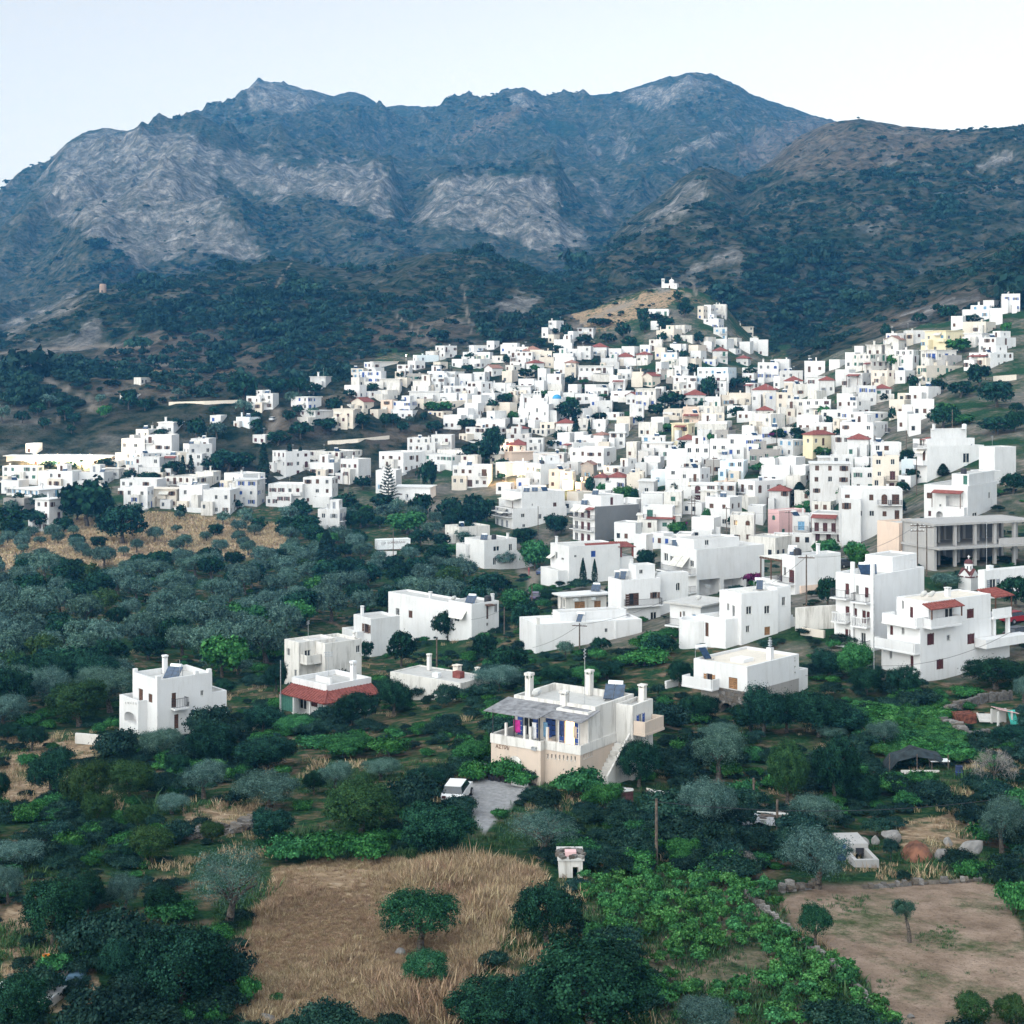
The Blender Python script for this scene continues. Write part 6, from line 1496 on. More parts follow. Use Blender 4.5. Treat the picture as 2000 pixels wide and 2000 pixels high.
def annex():
    H = Hero(CJ, 735, 760, 1560, 850, 1070, 72)
    a = H.box(-7, 0, 0, H.d, -3, H.h, .3, roofmat=WALLS['w']); H.box(-6, -3.2, 4.5, H.d - 1, H.h - .3, H.h + .9, .2)
    H.wr(a, 1280, 1303, 878, 908, 'g'); H.wr(a, 1120, 1186, 1006, 1032, 'g')
    MB().box(.0, .12, H.Rf(1352, 900)[0], H.Rf(1366, 900)[0], -1, H.h - .1).build('pilaster', WALLS['w'], H.root)
    MB().box(-.4, -.05, .2, .6, H.h - .2, H.h + .9).build('chimney', WALLS['v'], H.root); H.solar(-1.2, H.Rf(1105, 780)[0], H.h - .3, .9, False, .9)
    H.finish('long blank white wall of a low building above the garden trees')
annex()
def door_house():
    H = Hero(CJ, 1305, 1405, 1700, 515, 870, 66)
    a = H.box(-H.w, 0, 0, H.d, -3, H.h, .3); b = H.box(-H.w + 1, -1.4, H.d, H.d + 5.5, -3, H.h + .4, .25); c = H.box(-3.2, -1.0, H.d * .45, H.d * .95, H.h - .3, H.h + 1.9, .2)
    H.wr(a, 1465, 1538, 612, 706, 'hn'); H.wr(a, 1640, 1676, 604, 650, 'on'); H.win(c, 'R', .6, H.h + .6, .6, .6, 'g'); H.win(b, 'R', 3.4, H.h - 2.3, .7, 1.2, 'g', arch=True)
    y0, z = H.Rf(1424, 712); y1 = H.Rf(1698, 712)[0]; H.balcony(0, .9, max(y0, .1), y1, z, 'iron'); H.wr(a, 1625, 1672, 752, 845, 'g')
    H.solar(-H.w + 2.2, 1.2, H.h - .3, .9, False); H.solar(-H.w + 1.1, .8, H.h - .3, .9, False, .8); H.chimney(-2.9, H.d * .5, H.h + 1.6, .9, .4); H.dish(-1.2, H.d * .97, H.h - .2)
    spread_rect(H, 0)
    H.finish('white house with brown half-open balcony door and iron railing above the long blank wall')
    H = Hero(CJ, 925, 985, 1292, 640, 800, 66, 'v')
    a = H.box(-H.w, 0, 0, H.d, -4, H.h, -1, 'v', roofmat=WALLS['w'], over=.7)
    H.wr(a, 1052, 1130, 676, 756, 'Dt'); H.wr(a, 1200, 1250, 670, 724, 'ct'); H.wl(a, 948, 960, 640, 730, 'g'); H.wl(a, 965, 978, 660, 720, 'g')
    z = H.L(985, 775)[1]; H.balcony(-H.w, 0, -1.1, 0, z, 'iron'); H.solar(-1.5, H.d - 1.2, H.h + .2, .9, True, .9)
    for y in (H.Rf(1055, 655)[0], H.Rf(1185, 655)[0]): MB().box(.02, .34, 0, .75, 0, .5).build('air_conditioner', M_TANKW, H.root, (0, y - .3, H.h - .75))
    H.finish('single-storey house with overhanging white slab roof, varnished doors and two air conditioners')
door_house()

def cube_cluster():
    H = Hero(CK, 400, 510, 695, 540, 800, 57)
    a = H.box(-H.w, 0, 0, H.d, -3, H.h, .15, roofmat=WALLS['v']); b = H.box(-H.w - 1.5, -.6, -2.0, 1.5, -3, H.h * .52, .45); d = H.box(-H.w, -.3, H.d, H.d + 2.4, -3, H.h + .3, .15)
    H.wr(a, 535, 563, 603, 644, 'g'); H.wr(a, 626, 654, 600, 641, 'g'); H.wr(a, 626, 655, 706, 748, 'ct'); H.wr(a, 533, 552, 700, 735, 'g'); H.wl(a, 436, 449, 588, 625, 'g'); H.wl(a, 463, 477, 598, 656, 'g')
    H.wl(b, 418, 455, 728, 770, 'g'); H.wl(b, 328, 345, 685, 755, 'Dn'); H.win(d, 'R', .9, H.h - 2.1, .6, 1.1, 'g')
    link('round_tower', MB().lathe([(2.1, -3), (2.1, H.h * .40), (1.85, H.h * .40), (1.85, H.h * .40 - .4), (0, H.h * .40 - .4)], sides=24).mesh('round_tower', WALLS['w']), H.root, (-H.w - 2.6, -1.6, 0))
    H.steps(-2.0, -.6, H.d + 6.2, H.d + 2.4, -.5, H.h * .5, 12, 'y'); H.solar(-1.4, H.d * .7, H.h - .15, .8, False)
    spread_rect(H, 0)
    H.finish('white cubic house with square dark windows, a low round tower and outside stairs')
    H = Hero(CK, 150, 305, 400, 605, 745, 40)
    a = H.box(-H.w, 0, 0, H.d + 2, -4, H.h, -1, 'w', over=.6, roofmat=M_ROOF)
    H.wl(a, 216, 226, 628, 658, 'g'); H.wl(a, 264, 281, 642, 712, 'Ds'); H.wl(a, 200, 208, 630, 690, 'Dn'); H.balcony(-H.w, -.6, -1.2, 0, H.L(230, 700)[1], 'iron'); H.dish(-1.0, 1.2, H.h + .2); H.aerial(-.8, 3, H.h, 2.5)
    H.finish('small white house with grey slab roof and pale blue door behind the round tower')
cube_cluster()

M_STONE = None
def stone_mat(name, cols, scale=1.0):
    m, N, L, b = node_mat(name)
    tc = N.new('ShaderNodeTexCoord'); oi = N.new('ShaderNodeObjectInfo'); nz = N.new('ShaderNodeTexNoise'); nz.inputs['Scale'].default_value = 5 * scale; nz.inputs['Detail'].default_value = 5
    L.new(tc.outputs['Object'], nz.inputs['Vector'])
    r1 = ramp(N, [(0, cols[0]), (.35, cols[1]), (.7, cols[2]), (1, cols[3])]); L.new(oi.outputs['Random'], r1.inputs['Fac'])
    r2 = ramp(N, [(.3, (.6, .6, .6)), (.7, (1.15, 1.15, 1.15))]); L.new(nz.outputs['Fac'], r2.inputs['Fac'])
    mx = N.new('ShaderNodeMix'); mx.data_type = 'RGBA'; mx.blend_type = 'MULTIPLY'; mx.inputs['Factor'].default_value = 1; L.new(r1.outputs['Color'], mx.inputs[6]); L.new(r2.outputs['Color'], mx.inputs[7]); L.new(mx.outputs[2], b.inputs['Base Color'])
    b.inputs['Roughness'].default_value = .95; b.inputs['Specular IOR Level'].default_value = .1
    bp = N.new('ShaderNodeBump'); bp.inputs['Strength'].default_value = .6; bp.inputs['Distance'].default_value = .06; L.new(nz.outputs['Fac'], bp.inputs['Height']); L.new(bp.outputs[0], b.inputs['Normal'])
    return m
M_STONE = stone_mat('field_stone', ((.09, .075, .062), (.16, .14, .12), (.12, .115, .11), (.25, .235, .22)))
def stone_mesh(seed):
    r = random.Random(seed); bm = bmesh.new(); bmesh.ops.create_cube(bm, size=1.0); bmesh.ops.subdivide_edges(bm, edges=bm.edges[:], cuts=1, use_grid_fill=True)
    for v in bm.verts:
        v.co = v.co * (1 - .18 * max(0, v.co.length - .62)) + Vector((r.uniform(-.09, .09), r.uniform(-.09, .09), r.uniform(-.09, .09)))
    me = bpy.data.meshes.new('stone'); bm.to_mesh(me); bm.free(); me.materials.append(M_STONE); return me
STONES = [stone_mesh(i) for i in range(6)]

def stone_house():
    H = Hero(CK, 270, 540, 800, 907, 1150, 43)
    zs = H.L(540, 1035)[1]
    low = H.box(-H.w + .9, -.02, .06, H.d, -2, zs, 0, 'g'); a = H.box(-H.w, 0, 0, H.d, zs, H.h, .25, roofmat=WALLS['c'])
    x0, z0 = H.L(402, 1150); x1, z1 = H.L(478, 1098)
    H.win(low, 'L', x0 - low['x0'], -.3, x1 - x0, z1 + .3, 'v', arch=True, deep=1.4, name='arched_recess')
    H.wl(a, 336, 364, 942, 1000, 'ot'); H.wl(a, 446, 490, 962, 1020, 'Dt')
    # single stones laid proud of the wall below the windows
    r = random.Random(4); xs = H.L(392, 1100)[0]; z = -.3
    while z < zs - .12:
        hh = r.uniform(.20, .34); x = xs + r.uniform(-.1, .2)
        while x < -.12:
            ww = r.uniform(.28, .62)
            inr = x + ww > x0 and x < x1 and z < z1 and (z < z1 - (x1 - x0) * .5 or abs(x + ww / 2 - (x0 + x1) / 2) < math.sqrt(max(0, ((x1 - x0) / 2) ** 2 - max(0, z - (z1 - (x1 - x0) / 2)) ** 2)))
            if not inr: link('stone', r.choice(STONES), H.root, (x + ww / 2, .03, z + hh / 2), 0, (ww * .94, .22, min(hh, zs - z) * .92))
            x += ww
        z += hh
    for k in range(9):
        t = math.pi * (k + .5) / 9; rr = (x1 - x0) / 2; o = link('stone', r.choice(STONES), H.root, ((x0 + x1) / 2 + math.cos(t) * (rr + .14), .0, z1 - rr + math.sin(t) * (rr + .14)), 0, (.30, .24, .26)); o.rotation_euler = (0, math.pi / 2 - t, 0)
    H.balcony(-H.w - .6, xs + .2, -1.3, 0, zs - .05, 'wall')
    for k in range(6): H.win(a, 'R', H.d - .9, zs + .6 + k * .3, .28, .2, 'g')
    H.box(-3.5, -.3, H.d, H.d + 2.2, -2, zs + .7, .2)
    MB().box(0, 1.6, 0, 1.9, 0, .35).build('skylight', WALLS['w'], H.root, (-H.w + 3.0, 2.2, H.h - .25)); H.solar(-H.w + 1.1, 1.0, H.h - .25, 1.2, False)
    ch = MB().box(-.28, .28, -.28, .28, 0, 1.3).build('chimney', WALLS['w'], H.root, (-1.2, H.d * .62, H.h - .3)); link('cowl', MB().lathe([(.1, 1.3), (.14, 1.45), (.24, 1.5), (.12, 1.6), (.24, 1.75), (.12, 1.85), (.24, 2.0), (.1, 2.1), (.16, 2.3), (0, 2.35)], sides=10).mesh('cowl', M_STEEL), ch)
    spread_rect(H, 0)
    H.finish('white house on a fieldstone basement with a dark arch and varnished shutters')
stone_house()

def four_storey():
    H = Hero(CK, 985, 1165, 1430, 450, 830, 45)
    a = H.box(-H.w, 0, 0, H.d, -3, H.h, .3)
    for (x0, x1, y0, y1, s) in ((1033, 1052, 487, 545, 'Dm'), (1086, 1100, 497, 542, 'g'), (1131, 1150, 507, 560, 'Dm'), (1034, 1054, 602, 652, 'cm'), (1072, 1092, 612, 660, 'Dm'), (1118, 1136, 622, 690, 'Dm'), (1140, 1156, 628, 700, 'Dm'), (1032, 1048, 716, 780, 'Dm'), (1052, 1068, 720, 785, 'Dm'), (1112, 1135, 735, 800, 'g')): H.wl(a, x0, x1, y0, y1, s)
    for x0, x1, y, rl in ((978, 1062, 556, 'iron'), (1082, 1166, 578, 'iron'), (984, 1062, 675, 'baluster'), (1080, 1166, 698, 'baluster'), (984, 1060, 792, 'iron'), (1080, 1166, 812, 'iron')):
        (p, z), (q, z2) = H.L(x0, y), H.L(x1, y); H.balcony(p + .05, q - .05, -1.1, 0, (z + z2) / 2, rl)
    for x, t in ((1072, 410), (1172, 425)):
        xx = H.L(x, 800)[0]; MB().box(xx - .2, xx + .2, -.25, .1, -1, H.h + 1.4).build('chimney', WALLS['w'], H.root)
    H.solar(-H.w + 3.4, 1.5, H.h - .3, .9); H.solar(-1.6, 2.2, H.h - .3, .6); H.chimney(-1, H.d - 1.5, H.h - .3, 1.2, .4); H.box(-H.w + .3, -H.w + 4, H.d * .5, H.d - .3, H.h - .3, H.h + 1.6, .2)
    H.box(-H.w - 1.2, -H.w + .1, 1.5, 5, -3, 3.0, .2)
    spread_rect(H, 0)
    H.finish('tall white block with three rows of small balconies and dark red shutters', 'apartment block')
four_storey()

def big_right():
    H = Hero(CK, 1215, 1410, 1860, 600, 985, 55)
    z1 = H.L(1412, 840)[1]; z2 = H.L(1385, 705)[1]; zt = H.h + .3
    a = H.box(-H.w, 0, 0, H.d, -3, z1, 0); b = H.box(-H.w + .8, 0, .01, H.d - 3.2, z1, z2, 0); c = H.box(-H.w + .9, -.02, 1.4, H.d - 3.3, z2, zt, .15, roofmat=WALLS['c'])
    H.wl(a, 1218, 1230, 800, 852, 'cm'); H.wl(a, 1256, 1268, 815, 868, 'g'); H.wl(a, 1318, 1332, 825, 880, 'g'); H.wl(a, 1360, 1376, 850, 922, 'Dm'); H.wr(a, 1492, 1528, 868, 921, 'cm')
    H.wl(b, 1258, 1273, 700, 748, 'cm'); H.wl(b, 1316, 1330, 710, 745, 'g', arch=True); H.wr(b, 1445, 1481, 738, 799, 'Dm'); H.wr(b, 1544, 1562, 748, 775, 'g'); H.wr(b, 1647, 1684, 740, 794, 'cm')
    H.wl(c, 1257, 1272, 575, 624, 'cm'); H.wl(c, 1358, 1374, 605, 664, 'Dm'); H.wl(c, 1317, 1328, 575, 618, 'g'); H.wr(c, 1446, 1484, 615, 662, 'cm'); H.wr(c, 1535, 1578, 612, 666, 'g'); H.wr(c, 1645, 1681, 615, 664, 'cm')
    H.balcony(-H.w - .3, 0, -1.0, 0, z1 + .05, 'wall', 1.0); H.balcony(-H.w + .6, 0, -.7, 1.3, z2 + .05, 'wall', .95)
    y0, z = H.Rf(1424, 672); y1 = H.Rf(1580, 672)[0]; H.balcony(0, 1.1, y0, y1, z2 + .05, 'wall', .9)
    zc = H.Rf(1500, 590)[1]
    tiled_slope([(1.3, y0 - .2, zc - .35), (1.3, y1 + .2, zc - .35), (0, y1 + .2, zc + .15), (0, y0 - .2, zc + .15)], M_TILE, .08, True).build('tiled_canopy', M_TILE, H.root)
    for y in (y0 + .1, y1 - .1): MB().box(1.05, 1.17, y - .06, y + .06, z2 + .9, zc - .3).build('post', M_WOOD, H.root)
    # open terraces at the far end
    e = H.d - 3.2
    MB().box(-H.w + 1, .3, e, H.d, z2 - .25, z2).build('terrace_slab', WALLS['w'], H.root); MB().box(.1, .25, e, H.d, z2, z2 + .9).build('terrace_parapet', WALLS['w'], H.root); MB().box(.1, 1.6, e - 3, H.d + 1.6, z1 - .25, z1 + .7).build('terrace_parapet', WALLS['w'], H.root)
    for y in (e + .3, H.d - .4): MB().box(-.3, .1, y, y + .35, z1, z2 - .2).build('pillar', WALLS['w'], H.root)
    tiled_slope([(.4, e + .2, zt - .5), (.4, H.d + .4, zt - .5), (-2.2, H.d + .4, zt + .1), (-2.2, e + .2, zt + .1)], M_TILE, .08, True).build('tiled_canopy', M_TILE, H.root)
    for y in (e + .5, H.d + .1): MB().box(.1, .22, y - .06, y + .06, z2, zt - .45).build('post', M_WOOD, H.root)
    H.chimney(-H.w + 3.5, H.d * .45, zt - .2, 1.1, .5); H.dish(-1.6, 2.6, zt - .15); H.dish(-1.0, 3.2, zt - .15)
    spread_rect(H, 0)
    H.finish('large white three-storey house with red tiled canopy and dark red shutters')
big_right()

def warehouse():
    H = Hero(CK, 105, 285, 625, 318, 560, 58)
    a = H.box(-H.w, 0, 0, H.d, -3, H.h, .45); b = H.box(-H.w + 2, -2.5, 1.5, H.d - 3, H.h - .4, H.h + 1.2, .3)
    for x0, x1, y0, y1 in ((297, 403, 466, 552), (422, 515, 464, 520), (535, 610, 458, 512)):
        H.wr(a, x0, x1, y0, y1, 'v', deep=2.5, name='garage_opening')
    H.win(b, 'R', 2.2, H.h + .2, .8, .8, 'g'); H.wr(a, 420, 447, 485, 525, 'cm')
    H.wl(a, 120, 140, 335, 375, 'g'); H.wl(a, 150, 168, 350, 385, 'g'); H.wl(a, 250, 270, 372, 405, 'g')
    zb = H.L(285, 445)[1]; H.balcony(-H.w + .3, -.1, -1.2, 0, zb, 'iron'); H.balcony(-H.w + .3, -.1, -1.2, 0, zb - 2.7, 'iron')
    x0, z0 = H.L(178, 345); x1 = H.L(215, 350)[0]; x2 = H.L(250, 355)[0]; H.awning(x0, x1 - .1, 0, z0, 1.5, 1.5); H.awning(x1, x2, 0, z0, 1.5, 1.5)
    H.chimney(-H.w + 1.5, 2, H.h - .4, 1.4, .4); H.solar(-H.w + 2.5, .8, H.h - .45, .9, False); H.aerial(-3, 3, H.h + 1, 2)
    H.finish('big white building with blank side wall, white awnings and grey garage openings')
warehouse()

def blue_window():
    H = Hero(CJ, 870, 1010, 1395, 262, 550, 64)
    a = H.box(-H.w, 0, 0, H.d, -3, H.h, .2); H.box(-H.w, -.4, -2.2, 1, -3, H.h * .38, .3, 'w'); e = H.box(-H.w + 1, -.3, H.d, H.d + 3.2, -3, H.h - 2.6, .9)
    H.wr(a, 1176, 1211, 292, 340, 'cb'); H.wr(a, 1050, 1068, 325, 342, 'g'); H.wl(a, 905, 922, 300, 350, 'g'); H.wl(a, 950, 970, 345, 362, 'g'); H.wl(a, 915, 935, 430, 470, 'g')
    zc = H.Rf(1450, 262)[1]
    tiled_slope([(.2, H.d - .5, zc), (.2, H.d + 3.6, zc - .2), (-3.5, H.d + 3.6, zc + .5), (-3.5, H.d - .5, zc + .7)], M_TILE, .1, True).build('tiled_canopy', M_TILE, H.root)
    for y in (H.d + .4, H.d + 3.1): MB().box(-.5, -.2, y - .15, y + .15, H.h - 2.7, zc - .1).build('pillar', M_TILE, H.root)
    tiled_slope([(-.6, H.d * .35, H.h - .1), (-.6, H.d + .1, H.h - .1), (-1.2, H.d + .1, H.h + .25), (-1.2, H.d * .35, H.h + .25)], M_TILE, .08, True).build('tiled_parapet', M_TILE, H.root)
    H.awning(-H.w + .3, -H.w + 2.0, 0, H.h - 2.2, .7, 1.2); H.chimney(-H.w + .7, 1.0, H.h - .2, 1.5, .4)
    H.finish('white house with one bright blue window behind two cypresses')
blue_window()

def pergola_house():
    H = Hero(CK, 715, 780, 1010, 350, 545, 60)
    a = H.box(-H.w, 0, 0, H.d, -3, H.h, .3, roofmat=M_ROOF)
    H.wl(a, 750, 776, 418, 486, 'Dm'); H.wl(a, 722, 735, 405, 450, 'g'); zb = H.L(780, 492)[1]; H.balcony(-H.w, -.1, -1.0, 0, zb, 'iron')
    b = H.box(-H.w - 5, -H.w + .1, 0.2, 5, -3, zb + .1, .6)
    m = MB()
    for i in range(9): m.box(-H.w - 5 + i * .58, -H.w - 5 + i * .58 + .12, 0, 4.6, H.h - 1.0, H.h - .85)
    m.box(-H.w - 5.1, -H.w, 0, .14, H.h - 1.15, H.h - 1.0); p = m.build('pergola', M_WOOD, H.root)
    MB().box(-H.w - 5.2, -H.w - .1, -.1, 4.7, H.h - .84, H.h - .78).build('pergola_roof', M_AWN, H.root)
    for x in (-H.w - 4.9, -H.w - 2.6, -H.w - .3): MB().box(x - .07, x + .07, .05, .19, zb, H.h - 1.0).build('post', M_WOOD, p)
    H.tank(-1.2, 1.5, H.h - .3, True); H.tank(-2.6, 1.6, H.h - .3, False); H.chimney(-1, H.d * .6, H.h - .2, 1.6, .4); H.solar(-H.w + 1, 1, H.h - .3, .8, False)
    H.box(-2.5, .3, H.d * .1, H.d * .55, -3, 1.2, .3, 'o')
    H.finish('white house with dark wooden pergola terrace left of the stone retaining wall')
pergola_house()

def concrete_frame():
    H = Hero(CK, 1380, 1480, 1990, 188, 425, 68, 'k', 'building_frame')
    n = 5; f = H.h / 2; L_ = min(H.d, 22)
    for k, z in enumerate((f, 2 * f)):
        MB().box(-8, .4 if k else 1.4, -.2, L_, z - .32, z).build('slab', WALLS['k'], H.root)
    MB().box(-8, .3, -.1, L_, -2, .05).build('slab', WALLS['k'], H.root)
    for k in range(2):
        for i in range(n + 1):
            y = i * (L_ - .5) / n
            for x in (-.2, -4.2, -7.6): MB().box(x - .22, x + .22, y, y + .45, k * f + .05, (k + 1) * f - .32).build('column', WALLS['k'], H.root)
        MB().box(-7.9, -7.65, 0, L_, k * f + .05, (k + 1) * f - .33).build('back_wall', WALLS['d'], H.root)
    MB().box(-7.6, -.45, .05, .25, .05, f * 2 - .33).build('end_wall', WALLS['k'], H.root)
    MB().box(.2, .35, L_ * .62, L_, f - .02, f + .9).build('parapet', WALLS['k'], H.root)
    H.boxes = [dict(x0=-8, x1=0, y0=0, y1=L_, z0=0, z1=H.h, L=[], R=[], par=-9, wall='k', roof='none', over=0, rise=None, tile=M_TILE, roofmat=M_ROOF)]
    root = H.root; props(root, 'unfinished bare concrete building frame with open floors', 'building', 'houses of the village')
    return H
concrete_frame()

def apartment():
    H = Hero(CE, 310, 560, 1140, 1180, 1400, 60, 'w', 'house', False); k = H.s
    top = H.L(560, 1010)[1]
    a = H.box(-H.w * .75, 0, 0, H.d, -4, H.h, .2); b = H.box(-H.w * .9, -.4, 3, H.d - .3, -4, top, .3); c = H.box(-H.w * 1.15, -H.w * .4, 4, H.d, -4, top - 2.6, .3)
    for x0, x1, y0, y1 in ((650, 690, 1232, 1272), (840, 872, 1235, 1290), (980, 1020, 1222, 1250), (665, 695, 1345, 1378)): H.wr(a, x0, x1, y0, y1, 'g')
    for x0, x1, y0, y1 in ((995, 1032, 1112, 1160), (930, 948, 990, 1014), (765, 777, 1125, 1148)): H.wr(b, x0, x1, y0, y1, 'cn' if x0 == 995 else 'g')
    for z in (3.2, 6.2): H.balcony(-H.w * .75, -.2, -1.2, 0, min(z, H.h - 1), 'iron')
    for i in range(3):
        for z in (.2, 3.2, 6.2): H.win(a, 'L', .6 + i * 2.6, z, 1.2, 2.0, 'Dy')
    H.awning(-H.w * .5, -H.w * .25, 0, H.h - .3, 1.2, 1.4); H.canopy(-H.w * .7, -.6, .2, 3, H.h + 2.1, True, M_AWN, name='terrace_canopy', base=H.h)
    H.solar(-3, 6, top - .3); H.solar(-3.5, 9, top - .3); H.solar(-3, 12, top - .3); H.chimney(-2, 4, top - .3, 1.6); H.aerial(-1.5, 5, top, 4)
    H.finish('stepped white apartment house with stained lower wall above the fig trees', 'apartment house')
apartment()

def dark_wall():
    H = Hero(CE, 1150, 1450, 1920, 1155, 1560, 56, 'w', 'house', False)
    a = H.box(-H.w * .8, 0, 0, H.d, -4, H.h, .15); d = H.box(-.2, .06, -.02, H.d + .02, -4, H.h - .05, 0, 'd')
    b = H.box(-H.w * .7, -1, 2.5, H.d * .7, H.h - .2, H.h + 2.5, .25)
    for z in (.2, 3.2, 6.2):
        for i in range(3): H.win(a, 'L', .8 + i * 2.6, z, 1.3, 2.0, 'Dm' if i else 'g')
    for z in (3.2, 6.2): H.balcony(-H.w * .8, -.1, -1.2, 0, z, 'iron')
    H.win(b, 'R', 3, H.h, .9, 2.0, 'Dm'); H.awning(-H.w * .75, -H.w * .5, 0, H.h - .4, 1.3, 1.5); H.awning(-H.w * .48, -H.w * .25, 0, H.h - .4, 1.3, 1.5)
    H.canopy(-H.w * .22, -.1, -1.4, 0, H.h - .9, False); H.solar(-H.w * .5, .9, H.h - .15, .8); H.solar(-H.w * .4, 3.5, H.h + 2.3, .8); H.chimney(-1.5, H.d * .8, H.h, 1.5)
    H.finish('white apartment house with a dark grey unpainted side wall', 'apartment house')
dark_wall()

def stair_house():
    H = Hero(CJ, 185, 370, 615, 215, 430, 55, 'w', 'house', False)
    a = H.box(-H.w * .8, 0, 0, H.d, -3, H.h, .25); b = H.box(-H.w, -H.w * .6, -1, 3, -3, H.h - 1.4, .3)
    H.wr(a, 438, 486, 258, 295, 'g'); H.wr(a, 556, 582, 240, 292, 'g'); H.wr(a, 436, 460, 345, 400, 'g'); H.solar(-2, 1.2, H.h - .25, .8); H.chimney(-1, H.d * .8, H.h - .2, 1.4); H.tank(-2, 4, H.h - .25, True)
    H.steps(-1.6, -.3, H.d + 5.5, H.d, -1, H.h * .55, 12, 'y')
    H.finish('white house with outside stair down to the lane above the orchard', )
stair_house()

def flat_roof_low():
    H = Hero(CA, -340, 190, 410, 210, 330, 38, 'v')
    a = H.box(-H.w, 0, 0, max(H.d, 5), -2, H.h, .12, 'v', roofmat=M_ROOF)
    H.wl(a, 80, 135, 260, 325, 'g'); H.win(a, 'R', 1, .8, 1.2, .9, 'g'); H.win(a, 'L', 2.2, .9, 1.1, 1.1, 'g')
    H.chimney(-3.4, 3.5, H.h - .1, 1.2, .7, 'c'); H.chimney(-H.w + 2.6, 3.8, H.h - .1, 1.9, .4); H.chimney(-1.0, 4.2, H.h - .1, 1.1, .4)
    MB().box(0, 1.1, 0, .8, 0, .7).build('red_crate', M_TILE, H.root, (-3.0, 2.2, H.h - .1)); MB().box(0, .9, 0, .6, 0, .5).build('roof_box', M_TANKW, H.root, (-5, 1.0, H.h - .1))
    spread_rect(H, 0)
    H.finish('long low house with a flat grey concrete roof and three chimneys')
flat_roof_low()

def big_blank():
    H = Hero(CG, 1015, 1100, 1590, 402, 715, 68, 'w', 'house', False)
    a = H.box(-H.w, 0, 0, H.d, -4, H.h, .5); b = H.box(-H.w + .5, -1.5, 1, H.d - 1.5, H.h - .5, H.h + 1.6, .3); H.box(-H.w + 1, -2.5, 3, H.d - 3, H.h + 1.3, H.h + 3.9, .2)
    H.wr(a, 1408, 1466, 460, 545, 'g'); H.wl(a, 1062, 1085, 440, 545, 'Dn'); H.balcony(-H.w, 0, -1.2, 0, H.L(1100, 560)[1], 'wall'); H.balcony(-H.w, 0, -1.2, 0, H.L(1100, 420)[1], 'iron')
    MB().box(.02, .4, 0, .9, 0, .6).build('air_conditioner', M_TANKW, H.root, (0, H.Rf(1412, 560)[0], H.Rf(1412, 570)[1])); H.awning(-H.w * .9, -.4, 0, H.h - .5, 1.2, 1.0)
    H.canopy(-H.w + .2, -1.8, .4, 2.6, H.h + 1.3, True, None, base=H.h); H.tank(-2, H.d * .75, H.h + 3.7, False); H.chimney(-2, 3.4, H.h + 3.6, 1.4, .5); H.solar(-2, H.d - 3, H.h - .4, .5)
    H.finish('big white house with a blank side wall and one dark window on the right slope')
    H = Hero(CG, 1075, 1450, 1700, 745, 1045, 36, 'w', 'house', False)
    a = H.box(-H.w, 0, 0, H.d, -4, H.h, .2); b = H.box(-H.w * .45, -.5, 2, H.d, H.h - .2, H.h + 2.1, .2)
    H.wl(a, 1098, 1143, 800, 850, 'cn'); H.wl(a, 1110, 1135, 955, 1002, 'cm'); H.wl(a, 1178, 1236, 960, 1020, 'v', arch=True, deep=1.5); H.wl(a, 1205, 1222, 898, 920, 'g'); H.wr(a, 1490, 1532, 972, 1022, 'g'); H.wr(a, 1625, 1645, 795, 850, 'g')
    x0, z0 = H.L(1262, 925); x1 = H.L(1408, 900)[0]; H.win(a, 'L', x0 + H.w, z0 + .2, x1 - x0, 2.0, 'v', deep=1.6, name='loggia')
    zc = H.L(1300, 800)[1]; H.canopy(H.L(1160, 800)[0], H.L(1415, 800)[0], -1.6, .1, zc - .1, True, None, base=z0); H.win(b, 'L', 2.2, H.h + .1, .8, 1.8, 'De')
    H.steps(x0, -.2, -1.4, -.01, -.5, z0 + .2, 12, 'x'); H.tank(-2.2, 4, H.h + 1.9, True)
    H.finish('white house with red tiled porch canopy, arched door and outside stair')
    H = Hero(CG, 110, 430, 450, 985, 1240, 22, 'w', 'house', False)
    a = H.box(-H.w, 0, 0, 8, -4, H.h, .2); zb = H.L(300, 1140)[1]
    H.canopy(-H.w + .2, -H.w * .3, -2.2, 0, H.L(200, 1010)[1] - .1, True, None, base=zb, rise=.6); H.balcony(-H.w, -.2, -2.2, 0, zb, 'iron', .9)
    for i in range(4): H.win(a, 'L', .6 + i * H.w / 4.4, zb + .05, 1.0, 2.0, 'Dm')
    for i in range(3): H.win(a, 'L', .8 + i * H.w / 3.4, .3, 1.0, 1.7, 'cm')
    H.finish('white house with red tiled veranda roof and iron railing right of the pink house')
    H = Hero(CG, 850, 860, 1140, 1060, 1400, 60, 'o', 'house', False)
    a = H.box(-5, 0, 0, H.d, -4, H.h, .3, 'o'); 
    for x0 in (890, 935, 985): H.wr(a, x0, x0 + 20, 1150, 1215, 'cn')
    H.balcony(0, 1.4, .4, H.d - .4, H.Rf(900, 1290)[1], 'iron'); H.wr(a, 820, 900, 1320, 1400, 'v', deep=1.2); H.wr(a, 905, 965, 1330, 1402, 'v', deep=1.2)
    H.finish('peach-coloured house with iron balcony left of the concrete frame')
    H = Hero(CK, 1700, 1735, 1990, 425, 565, 60, 'w', 'house', False)
    a = H.box(-H.w, 0, 0, H.d, -4, H.h, .1); H.wr(a, 1760, 1792, 466, 514, 'oy'); MB().box(-.9, -.3, 1.2, 2.0, H.h - .1, H.h + .6).build('air_conditioner', M_TANKW, H.root)
    H.finish('low white house with grey shutters behind the red-domed shrine')
big_blank()

